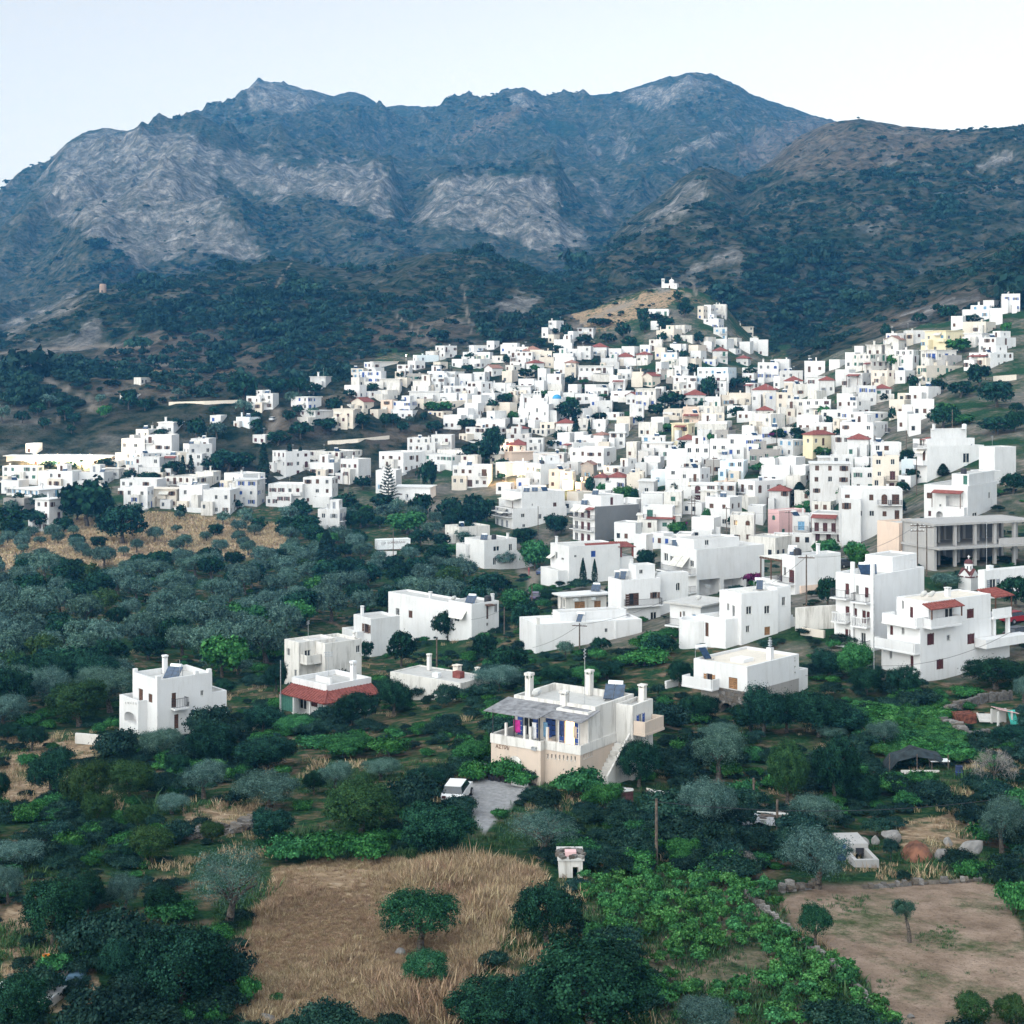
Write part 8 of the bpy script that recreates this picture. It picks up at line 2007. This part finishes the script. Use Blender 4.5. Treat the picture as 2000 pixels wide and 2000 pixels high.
for i in range(9):
    p = beige_local(-BEIGE.w + .25 + i * .33, -.55 - .12 * (i % 2)); o = bpy.data.objects.new('potted_plant', None); COL.objects.link(o); o.location = p; k = .8 if i == 7 else r_.uniform(.9, 1.4); o.scale = (k, k, k * r_.uniform(.9, 1.2)); o.rotation_euler = (0, 0, r_.uniform(0, 6))
    link('pot', POT if i == 7 else POTD, o); link('leaves', PLANT, o)
    props(o, 'plant in a red clay pot left of the white planter' if i == 7 else f'{["first", "second", "third", "fourth", "fifth", "sixth", "seventh", "", "eighth"][i]} dark-potted plant from the left along the beige wall', 'potted plant', 'potted plants by the beige house')
p = beige_local(-1.45, -.75); o = bpy.data.objects.new('planter_box', None); COL.objects.link(o); o.location = p; o.rotation_euler = (0, 0, -BEIGE.th)
m = MB(); m.box(-.65, .65, -.22, .22, 0, .06); m.box(-.65, .65, -.22, -.16, .06, .45); m.box(-.65, .65, .16, .22, .06, .45); m.box(-.65, -.59, -.16, .16, .06, .45); m.box(.59, .65, -.16, .16, .06, .45); m.build('trough', WALLS['w'], o); MB().box(-.59, .59, -.16, .16, .06, .4).build('soil', M_POLE, o); q = link('leaves', PLANT, o, (0, 0, .1), 0, (1.6, .6, .7)); props(o, 'white rectangular planter with low greenery before the beige wall', 'planter')
for i, (x, h) in enumerate(((-.75, 1.1), (-.5, 1.25), (-.3, .8))):
    p = beige_local(x, -.3); o = link('garden_tool', MB().tube((0, 0, 0), (.05, .22, h), .022, sides=5).mesh('garden_tool', M_POLE), None, p, -BEIGE.th); MB().box(-.1, .1, -.02, .02, 0, .22).build('blade', M_METAL, o); props(o, f'{["leftmost", "tallest", "shortest"][i]} of three garden tools leaning at the beige house corner', 'garden tool', 'garden tools')
# laundry on the terrace
def cloth(x, y, w, h, mat, label):
    z = BEIGE.h - .68 + 2.0; n = 10; V = []; Fc = []
    for i in range(n + 1):
        for j in range(7): V.append((i / n * w, math.sin(i * 1.9 + j * .4) * .035 * (j / 6), -h * j / 6 * (1 - .05 * math.sin(i))))
    for i in range(n):
        for j in range(6): k = i * 7 + j; Fc.append((k, k + 1, k + 8, k + 7))
    v = Matrix.Rotation(-BEIGE.th, 4, 'Z') @ Vector((x, y, 0)) + Vector(BEIGE.pos)
    o = link('hanging_laundry', mesh('hanging_laundry', V, Fc, (mat,), smooth=True), None, (v.x, v.y, BEIGE.pos[2] + z), -BEIGE.th)
    sm = o.modifiers.new('thickness', 'SOLIDIFY'); sm.thickness = .02; props(o, label, 'laundry', 'laundry on the terrace')
w1 = BEIGE.w
cloth(-w1 + 2.0, .25, .65, 1.0, simple('magenta_towel', (.45, .03, .22), .9, .15), 'magenta towel hanging under the terrace canopy'); cloth(-w1 + 3.75, .3, .4, 1.3, simple('white_towel', (.6, .6, .62), .9, .1), 'white towel hanging beside the terrace pillar'); cloth(1.05, .95, .5, .9, simple('dark_blue_garment', (.03, .05, .14), .9, .2), 'dark blue garment hanging before the lit doorway'); cloth(-.35, .9, .4, 1.2, M_SKYB, 'blue towel hanging at the inner corner of the terrace'); cloth(2.4, .95, .35, .9, simple('beige_garment', (.5, .38, .3), .9, .1), 'beige garment hanging at the right end of the terrace')

# ------------------------------------------------------------------ huts, cisterns, junk
def hut():
    X, Y, Z = hit(1115, 1715); s = F / Y; o = bpy.data.objects.new('stone_hut', None); COL.objects.link(o); o.location = (X, Y, Z); w, h = 46 / s, 34 / s
    m = MB(); m.box(-w / 2, w * .08, 0, .3, -.3, h); m.box(w * .08, w / 2 - .25, 0, .3, h * .62, h); m.box(w / 2 - .25, w / 2, 0, .3, -.3, h); m.box(-w / 2, -w / 2 + .3, .3, 2, -.3, h); m.box(w / 2 - .3, w / 2, .3, 2, -.3, h); m.box(-w / 2, w / 2, 2, 2.3, -.3, h); m.build('wall', WALLS['v'], o)
    MB().box(-w / 2 - .1, w / 2 + .1, -.1, 2.4, h, h + .12).build('roof', M_SLAB, o); r = random.Random(2)
    for i in range(26): link('stone', r.choice(STONES), o, (r.uniform(-w / 2, w / 2), r.uniform(0, 1.5), h + .2), r.uniform(0, 6), (r.uniform(.2, .5), r.uniform(.2, .4), r.uniform(.12, .25)))
    MB().box(-.35, .35, .3, .9, h + .14, h + .42).build('pink_sheet', WALLS['p'], o); props(o, 'tiny stone hut with cluttered roof at the top corner of the vineyard', 'hut')
hut()
def cistern():
    p0 = CW(200, 690); X, Y, Z = hit(*p0); s = F / Y; k = CW.k / s; o = bpy.data.objects.new('concrete_cistern', None); COL.objects.link(o); o.location = (X, Y, Z); o.rotation_euler = (0, 0, R(4)); W = WALLS['k']
    m = MB(); L_ = 290 * k; h = 85 * k; D = 4.6
    m.box(-30 * k, -30 * k + .25, 0, D, -.6, h); m.box(L_ - .25 - 20 * k, L_ - 20 * k, 0, D, -.6, h); m.box(-30 * k + .25, L_ - .25 - 20 * k, 0, .25, -.6, h); m.box(-30 * k + .25, L_ - .25 - 20 * k, D - .25, D, -.6, h); m.build('wall', W, o)
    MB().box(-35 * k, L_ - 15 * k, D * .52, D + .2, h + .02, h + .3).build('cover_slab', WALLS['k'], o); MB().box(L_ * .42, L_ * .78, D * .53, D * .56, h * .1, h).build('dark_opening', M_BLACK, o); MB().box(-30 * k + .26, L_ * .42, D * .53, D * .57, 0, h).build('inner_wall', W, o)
    props(o, 'open grey concrete cistern with a slab cover beside pale boulders', 'cistern')
    X, Y, Z = hit(*CW(20, 600)); b = link('barrel', MB().lathe([(0, 0), (.28, 0), (.3, .3), (.28, .85), (0, .87)], sides=12).mesh('barrel', M_BLUE), None, (X, Y, Z)); MB().lathe([(.29, .84), (.31, .86), (.31, .92), (0, .93)], sides=12).build('lid', M_BLUE, b); props(b, 'blue plastic barrel left of the concrete cistern', 'barrel')
cistern()
def wood_pile():
    c = Crop(1420, 1540, 140); X, Y, Z = hit(*c(1400, 1050)); s = F / Y; o = bpy.data.objects.new('wood_pile', None); COL.objects.link(o); o.location = (X, Y, Z); r = random.Random(6)
    for i in range(34):
        L_ = r.uniform(1.8, 2.8); x = r.uniform(-1.5, .2); y = r.uniform(0, 1.4); z = .05 + i * .022
        q = MB().box(0, L_, -.08, .08, 0, .06).build('plank', M_POLE if i % 3 else M_SLAB, o, (x, y, z), r.uniform(-.3, .25)); q.rotation_euler = (r.uniform(-.1, .1), r.uniform(-.06, .12), q.rotation_euler[2])
    props(o, 'stack of weathered grey planks between two olive trees', 'wood pile')
    X, Y, Z = hit(*c(640, 1060)); r = random.Random(9); V = []; Fc = []; n = 12
    for j in range(n + 1):
        for i in range(n + 1): V.append((-1.6 + 4.4 * i / n, 2.6 * j / n, .25 + .18 * math.sin(i * 1.3 + j) * r.uniform(.5, 1) + (.2 if 2 < j < 9 else 0)))
    for j in range(n):
        for i in range(n): k = j * (n + 1) + i; Fc.append((k, k + 1, k + n + 2, k + n + 1))
    t = link('tarpaulin', mesh('tarpaulin', V, Fc, (simple('grey_tarpaulin', (.30, .31, .33), .6, .2, 1.5),), smooth=True), None, (X, Y, Z)); sm = t.modifiers.new('t', 'SOLIDIFY'); sm.thickness = .02; props(t, 'grey crumpled tarpaulin on the ground left of the plank stack', 'tarpaulin')
wood_pile()
def junkyard():
    c = Crop(1800, 1360, 200)
    def at_(x, y): return hit(*c(x, y))
    X, Y, Z = at_(860, 540); o = bpy.data.objects.new('rusty_crate', None); COL.objects.link(o); o.location = (X, Y, Z); o.rotation_euler = (0, 0, .15); ru = simple('rusty_iron', (.16, .055, .035), .9, .4, 3)
    m = MB()
    for x in (-.9, .9): m.box(x - .05, x + .05, 0, 1.6, 0, 1.0)
    for y in (0, 1.55): m.box(-.85, .85, y, y + .06, 0, .95)
    m.box(-.84, .84, .07, 1.54, 0, .1); m.build('frame', ru, o)
    for k in range(5): MB().box(-.86, .86, .15 + k * .3, .3 + k * .3, .9, .97).build('slat', ru, o)
    props(o, 'rusty brown slatted crate inside the stone enclosure', 'crate')
    X, Y, Z = at_(1300, 530); o = bpy.data.objects.new('wooden_pallet', None); COL.objects.link(o); o.location = (X, Y, Z + .2); o.rotation_euler = (R(12), 0, -.1)
    for k in range(6): MB().box(-1.0, 1.0, k * .32, k * .32 + .2, 0, .06).build('slat', M_SLAB, o)
    for x in (-.95, .85): MB().box(x, x + .1, 0, 1.8, .065, .15).build('runner', M_SLAB, o)
    props(o, 'grey slatted pallet lying right of the rusty crate', 'pallet')
    X, Y, Z = at_(1580, 560); o = bpy.data.objects.new('hen_house', None); COL.objects.link(o); o.location = (X, Y, Z); o.rotation_euler = (0, 0, .2)
    for x in (-.7, .7):
        for y in (0, 1.2): MB().box(x - .08, x + .08, y, y + .16, 0, 1.35).build('post', M_SLAB, o)
    for k in range(7): q = MB().box(-1.0, 1.1, -.1 + k * .22, .1 + k * .22, 1.36, 1.4).build('plank', M_POLE if k % 2 else WALLS['p'], o); q.rotation_euler = (0, .22, 0)
    MB().box(-.6, .6, 1.2, 1.25, .1, 1.3).build('back_board', M_SLAB, o); props(o, 'ramshackle lean-to with slanting planks beside a teal panel', 'lean-to')
    X, Y, Z = at_(1760, 540); o = link('teal_panel', MB().box(-.4, .4, 0, .06, 0, 1.4).mesh('teal_panel', simple('teal_paint', (.05, .36, .30), .6, .1)), None, (X, Y, Z)); o.rotation_euler = (R(-25), 0, .3); MB().box(-.42, .42, .06, .1, .6, .7).build('batten', M_POLE, o); props(o, 'teal painted board leaning at the right edge', 'board')
    c2 = Crop(1740, 1460, 180); X, Y, Z = hit(*c2(600, 540)); o = bpy.data.objects.new('net_shelter', None); COL.objects.link(o); o.location = (X, Y, Z); r = random.Random(5); V = []; Fc = []; n = 14
    hh = [0, 1.3, 1.55, 1.8, 1.7, 1.5, 1.2, 0]
    for j in range(5):
        for i in range(8): V.append((-2.6 + 5.4 * i / 7, j * .7, max(.02, hh[i] * (1 if 0 < j < 4 else .72) + r.uniform(-.1, .1))))
    for j in range(4):
        for i in range(7): k = j * 8 + i; Fc.append((k, k + 1, k + 9, k + 8))
    nt = link('net', mesh('net', V, Fc, (simple('dark_shade_net', (.02, .03, .034), .8, .3, 2),)), o); sm = nt.modifiers.new('t', 'SOLIDIFY'); sm.thickness = .03
    for x in (-2.5, -.2, 2.4): MB().tube((x, .02, 0), (x, .02, 1.6), .04, sides=5).build('stake', M_POLE, o)
    MB().box(-1.6, 1.6, -.3, -.1, 0, .3).build('board', WALLS['v'], o); props(o, 'dark netting shelter on stakes below the bright green trellis', 'shelter')
    X, Y, Z = hit(*c2(1430, 590)); b = link('blue_drum', MB().lathe([(0, 0), (.3, 0), (.31, .4), (.3, .8), (.22, .8), (.22, .7), (0, .7)], sides=12).mesh('blue_drum', simple('navy_drum', (.02, .035, .09), .5, .1)), None, (X, Y, Z)); MB().lathe([(.305, .3), (.33, .33), (.305, .36)], sides=12).build('hoop', M_BLUE, b); props(b, 'dark blue drum right of the netting shelter', 'drum')
    X, Y, Z = hit(*c2(1040, 480)); o = bpy.data.objects.new('scrap_table', None); COL.objects.link(o); o.location = (X, Y, Z)
    MB().box(-.8, .8, 0, .9, .7, .78).build('table_top', M_TANKW, o)
    for x in (-.7, .7):
        for y in (.1, .8): MB().box(x - .04, x + .04, y - .04, y + .04, 0, .7).build('leg', M_POLE, o)
    props(o, 'pale tabletop with clutter between netting shelter and blue drum', 'table')
    c3 = Crop(1190, 1500, 150); X, Y, Z = hit(*c3(1500, 900)); o = bpy.data.objects.new('timber_heap', None); COL.objects.link(o); o.location = (X, Y, Z); r = random.Random(15)
    for k in range(12): q = MB().box(-1.4, 1.4, -.09, .09, 0, .12).build('beam', (WALLS['c'], M_POLE, M_SLAB)[k % 3], o, (r.uniform(-.3, .3), r.uniform(0, 2.2), .08 + k * .03)); q.rotation_euler = (r.uniform(-.1, .1), .18 + r.uniform(-.08, .08), r.uniform(-.2, .2))
    props(o, 'heap of sloping pale beams in dry grass right of the beige house', 'timber heap')
    X, Y, Z = hit(*c3(330, 950)); o = bpy.data.objects.new('scrap_shed', None); COL.objects.link(o); o.location = (X, Y, Z); MB().box(-1.0, .8, 0, 1.2, 0, 1.0).build('wall', simple('reddish_scrap', (.14, .06, .06), .9, .3, 2), o)
    for k in range(4): q = MB().box(-1.1, .9, -.1 + k * .36, .24 + k * .36, 1.02, 1.06).build('roof_sheet', M_STEEL if k % 2 else M_SLAB, o); q.rotation_euler = (0, .08 * k - .1, .05 * k)
    props(o, 'low scrap shed with crooked metal sheets in bushes below the beige house', 'shed')
junkyard()
def slab_roof():
    X, Y, Z = hit(95, 1955); s = F / Y; o = bpy.data.objects.new('white_outhouse', None); COL.objects.link(o); o.location = (X, Y, Z); o.rotation_euler = (0, 0, R(-12))
    MB().box(-2.6, .5, -1.2, .6, -.5, .40).build('wall', WALLS['v'], o); MB().box(-2.7, .6, -1.3, .7, .41, .52).build('roof', WALLS['w'], o); MB().box(-1.9, -1.2, -1.24, -1.2, -.3, .35).build('door', M_WOOD, o); props(o, 'low white outhouse roof half hidden by a tree at the bottom left', 'outhouse')
    X, Y, Z = hit(122, 1925); r = random.Random(3); V = []; Fc = []
    for j in range(7):
        for i in range(5): V.append((i * .35 - .5, j * .45 - 1.2, .12 + r.uniform(0, .16)))
    for j in range(6):
        for i in range(4): k = j * 5 + i; Fc.append((k, k + 1, k + 6, k + 5))
    t = link('blue_tarpaulin', mesh('blue_tarpaulin', V, Fc, (simple('faded_blue_tarpaulin', (.06, .11, .16), .6, .3, 1.5),), smooth=True), None, (X, Y, Z + .05)); sm = t.modifiers.new('t', 'SOLIDIFY'); sm.thickness = .02; props(t, 'faded blue tarpaulin beside the white outhouse', 'tarpaulin')
    X, Y, Z = hit(98, 1905); o = bpy.data.objects.new('rubble_heap', None); COL.objects.link(o); o.location = (X, Y, Z); r = random.Random(4)
    for k in range(40): link('stone', r.choice(STONES), o, (r.gauss(0, .6), r.gauss(0, .6), .1 + r.uniform(0, .2)), r.uniform(0, 6), (r.uniform(.15, .4),) * 3)
    props(o, 'heap of pinkish rubble above the white outhouse', 'rubble')
    X, Y, Z = hit(90, 1878); b = link('orange_bucket', MB().lathe([(0, 0), (.16, 0), (.2, .36), (.17, .36), (.14, .05), (0, .05)], sides=10).mesh('orange_bucket', simple('orange_plastic', (.6, .22, .02), .5, .1)), None, (X, Y, Z)); MB().tube((-.2, 0, .34), (.2, 0, .46), .012, sides=4).build('handle', M_STEEL, b); props(b, 'orange bucket above the rubble heap at the lower left', 'bucket')
slab_roof()
def low_wall(pts, h, t, wall, label):
    W = [Vector(hit(*p)) for p in pts]; m = MB(); o = bpy.data.objects.new('garden_wall', None); COL.objects.link(o); o.location = W[0]
    for a, b in zip(W, W[1:]):
        d = (b - a); d.z = 0; n = Vector((-d.y, d.x, 0)).normalized() * t / 2; q = MB(); a, b = a - W[0], b - W[0]
        q.prism([tuple(a - n + Vector((0, 0, -1))), tuple(b - n + Vector((0, 0, -1))), tuple(b - n + Vector((0, 0, h))), tuple(a - n + Vector((0, 0, h)))], (0, 0, 0), tuple(n * 2)); q.build('wall_section', WALLS[wall], o)
    props(o, label, 'wall', 'garden walls')
low_wall([(148, 1452), (190, 1455), (246, 1462)], 1.0, .25, 'v', 'plain grey concrete wall left of the arched white house'); low_wall([(1553, 1232), (1600, 1228), (1640, 1226)], 2.8, .4, 'v', 'peeling whitewashed retaining wall behind the tall wooden pole'); low_wall([(1565, 1240), (1610, 1246)], .9, .4, 'c', 'low tan stone parapet in front of the retaining wall'); low_wall([(1340, 1335), (1300, 1345)], .8, .3, 'w', 'short white terrace wall left of the stone-based house')
low_wall([(1940, 745), (1985, 742)], 1.5, .5, 'c', 'pale retaining wall under parked cars at upper right'); low_wall([(640, 868), (700, 864), (760, 858)], 1.2, .4, 'c', 'long low field wall below the upper left houses'); low_wall([(830, 795), (900, 790), (965, 785)], 1.6, .5, 'c', 'tan terrace wall left of the blue-domed church'); low_wall([(330, 792), (400, 790), (470, 788)], 1.2, .5, 'c', 'pale field terrace wall below the large hillside trees')
def windmill():
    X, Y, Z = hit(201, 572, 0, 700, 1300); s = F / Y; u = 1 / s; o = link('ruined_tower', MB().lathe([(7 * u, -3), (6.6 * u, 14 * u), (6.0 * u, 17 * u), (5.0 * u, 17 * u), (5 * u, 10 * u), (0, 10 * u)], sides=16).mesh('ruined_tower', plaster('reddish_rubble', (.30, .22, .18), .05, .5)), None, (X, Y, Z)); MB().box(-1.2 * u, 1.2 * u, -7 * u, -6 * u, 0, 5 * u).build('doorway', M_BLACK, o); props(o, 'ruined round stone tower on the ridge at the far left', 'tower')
windmill()
# two people on the lane
def person(px, py, col, label):
    X, Y, Z = hit(px, py); me = bpy.data.meshes.new('person'); P = [(0, 0, .95), (0, 0, 1.2), (0, 0, 1.42), (0, 0, 1.55), (0, .02, 1.7), (.11, 0, .9), (.13, .05, .5), (.13, 0, .06), (-.11, 0, .9), (-.13, -.1, .5), (-.13, -.05, .06), (.2, 0, 1.4), (.27, .03, 1.12), (.28, .12, .9), (-.2, 0, 1.4), (-.27, -.03, 1.12), (-.28, .08, .9), (.14, .14, .04), (-.14, .1, .04)]
    E = [(0, 1), (1, 2), (2, 3), (3, 4), (0, 5), (5, 6), (6, 7), (7, 17), (0, 8), (8, 9), (9, 10), (10, 18), (2, 11), (11, 12), (12, 13), (2, 14), (14, 15), (15, 16)]
    me.from_pydata(P, E, []); o = link('person', me, None, (X, Y, Z), .8); sk = o.modifiers.new('skin', 'SKIN'); rad = [.15, .15, .13, .06, .105, .1, .075, .05, .1, .075, .05, .06, .045, .035, .06, .045, .035, .04, .04]
    for v, q in zip(me.skin_vertices[0].data, rad): v.radius = (q, q)
    me.skin_vertices[0].data[0].use_root = True; o.modifiers.new('smooth', 'SUBSURF').levels = 1; me.materials.append(simple('clothes_' + col[0], col[1], .9, .1)); props(o, label, 'person', 'people on the lane')
person(1033, 1123, ('red', (.35, .10, .10)), 'person in red clothes walking on the lane'); person(1057, 1121, ('pale', (.5, .5, .5)), 'person in pale clothes on the lane beside the blue car')
# bougainvillea
for i, (x, y, w, lab) in enumerate(((1507, 869, 14, 'magenta bougainvillea in front of a white wall'), (1768, 715, 16, 'purple bougainvillea on a balcony of the upper right houses'), (118, 915, 10, 'purple flowering shrub in front of the long inn'), (1337, 1030, 16, 'dim purple bougainvillea beside the green-clad wall'), (1470, 1145, 40, 'dark purple shrub against the garage building'))):
    X, Y, Z = hit(x, y); s = F / Y; k = w / s / 3.0; c, t, W, Hh = make_proto('bush', 'mid', 1); key = 'bougain'
    me = shared(key, lambda: c.copy()); me.materials.clear(); me.materials.append(F_PURPLE)
    o = bpy.data.objects.new('bougainvillea', None); COL.objects.link(o); o.location = (X, Y, Z + (2.2 if i in (0, 1) else 0)); o.scale = (k, k, k * 1.3); link('flowers', me, o); link('trunk', t, o); props(o, lab, 'bougainvillea', 'flowering shrubs')
# ------------------------------------------------------------------ describe every remaining thing by its look and by the landmark it stands nearest to
LANDMARKS = [(1045, 805, 'the blue-domed church'), (1305, 556, 'the chapel on the knoll'), (1115, 1440, 'the beige house'), (307, 1380, 'the arched white house'), (640, 1380, 'the red-eaved house'), (1200, 1030, 'the dark-walled apartment house'), (1010, 1000, 'the stepped apartment house'),
             (1900, 1075, 'the concrete frame'), (1885, 1130, 'the red-domed shrine'), (110, 900, 'the floodlit inn'), (770, 1055, 'the truck trailer'), (1560, 1030, 'the pink house'), (1850, 910, 'the big blank house'), (1830, 1250, 'the large three-storey house'), (1460, 1330, 'the stone-based house'), (1420, 1130, 'the garage building'),
             (750, 940, 'the tiered conifer'), (760, 1800, 'the dry grass field'), (1780, 1830, 'the ploughed field'), (1400, 1850, 'the vineyard'), (1680, 1665, 'the concrete cistern'), (1115, 1690, 'the stone hut'), (1820, 1500, 'the netting shelter'), (95, 1950, 'the white outhouse'), (200, 565, 'the ruined tower'), (1507, 865, 'the magenta bougainvillea'), (1380, 860, 'the yellow house'), (1945, 600, 'the topmost right house')]
ORD = ['', 'second ', 'third ', 'fourth ', 'fifth ', 'sixth ', 'seventh ', 'eighth ', 'ninth ', 'tenth ', 'eleventh ', 'twelfth ', 'thirteenth ', 'fourteenth ', 'fifteenth ', 'sixteenth ', 'seventeenth ', 'eighteenth ', 'nineteenth ', 'twentieth ']
def describe():
    groups = {}
    for o, px, py, d, cat in REG:
        lx, ly, nm = min(LANDMARKS, key=lambda l: (l[0] - px) ** 2 + ((l[1] - py) * 1.3) ** 2)
        dx, dy = px - lx, (py - ly) * 1.3
        side = ('left of' if dx < 0 else 'right of') if abs(dx) > abs(dy) else ('above' if dy < 0 else 'below')
        groups.setdefault((d, side, nm), []).append((math.hypot(dx, dy), o, cat))
    for (d, side, nm), lst in groups.items():
        lst.sort(key=lambda t: t[0])
        for i, (q, o, cat) in enumerate(lst):
            if len(lst) == 1: lab = f'{d}, {side} {nm}'
            else: lab = f'{d}, {ORD[i] if i < 20 else str(i + 1) + "th "}closest {side} {nm}'
            w = lab.split()
            if len(w) > 16: lab = lab.replace(' with plain walls', '').replace('rooftop solar heater', 'solar heater').replace('varnished wooden', 'wooden')
            if len(lab.split()) > 16: lab = lab.replace(' and ' + d.split(' and ')[-1], '')
            o['label'] = lab; o['category'] = cat; o['kind'] = 'thing'
describe()
# ------------------------------------------------------------------ the evening air
hz, N, L, b = node_mat('evening_air')
N.remove(b)
pv = N.new('ShaderNodeVolumePrincipled')
pv.inputs['Color'].default_value = (0.10, 0.44, 1.0, 1)
pv.inputs['Absorption Color'].default_value = (0.5, 0.5, 0.5, 1)
pv.inputs['Density'].default_value = 0.00013
L.new(pv.outputs[0], N['Material Output'].inputs['Volume'])
_zmin = float(GZ.min()) + CZ - 3
haze = MB().box(-6500, 6500, -800, 3740, _zmin, float(GZ.max()) + CZ + 40).build('haze', hz)
props(haze, 'thin blue evening haze between the valley and the mountains', 'haze', None, 'stuff')
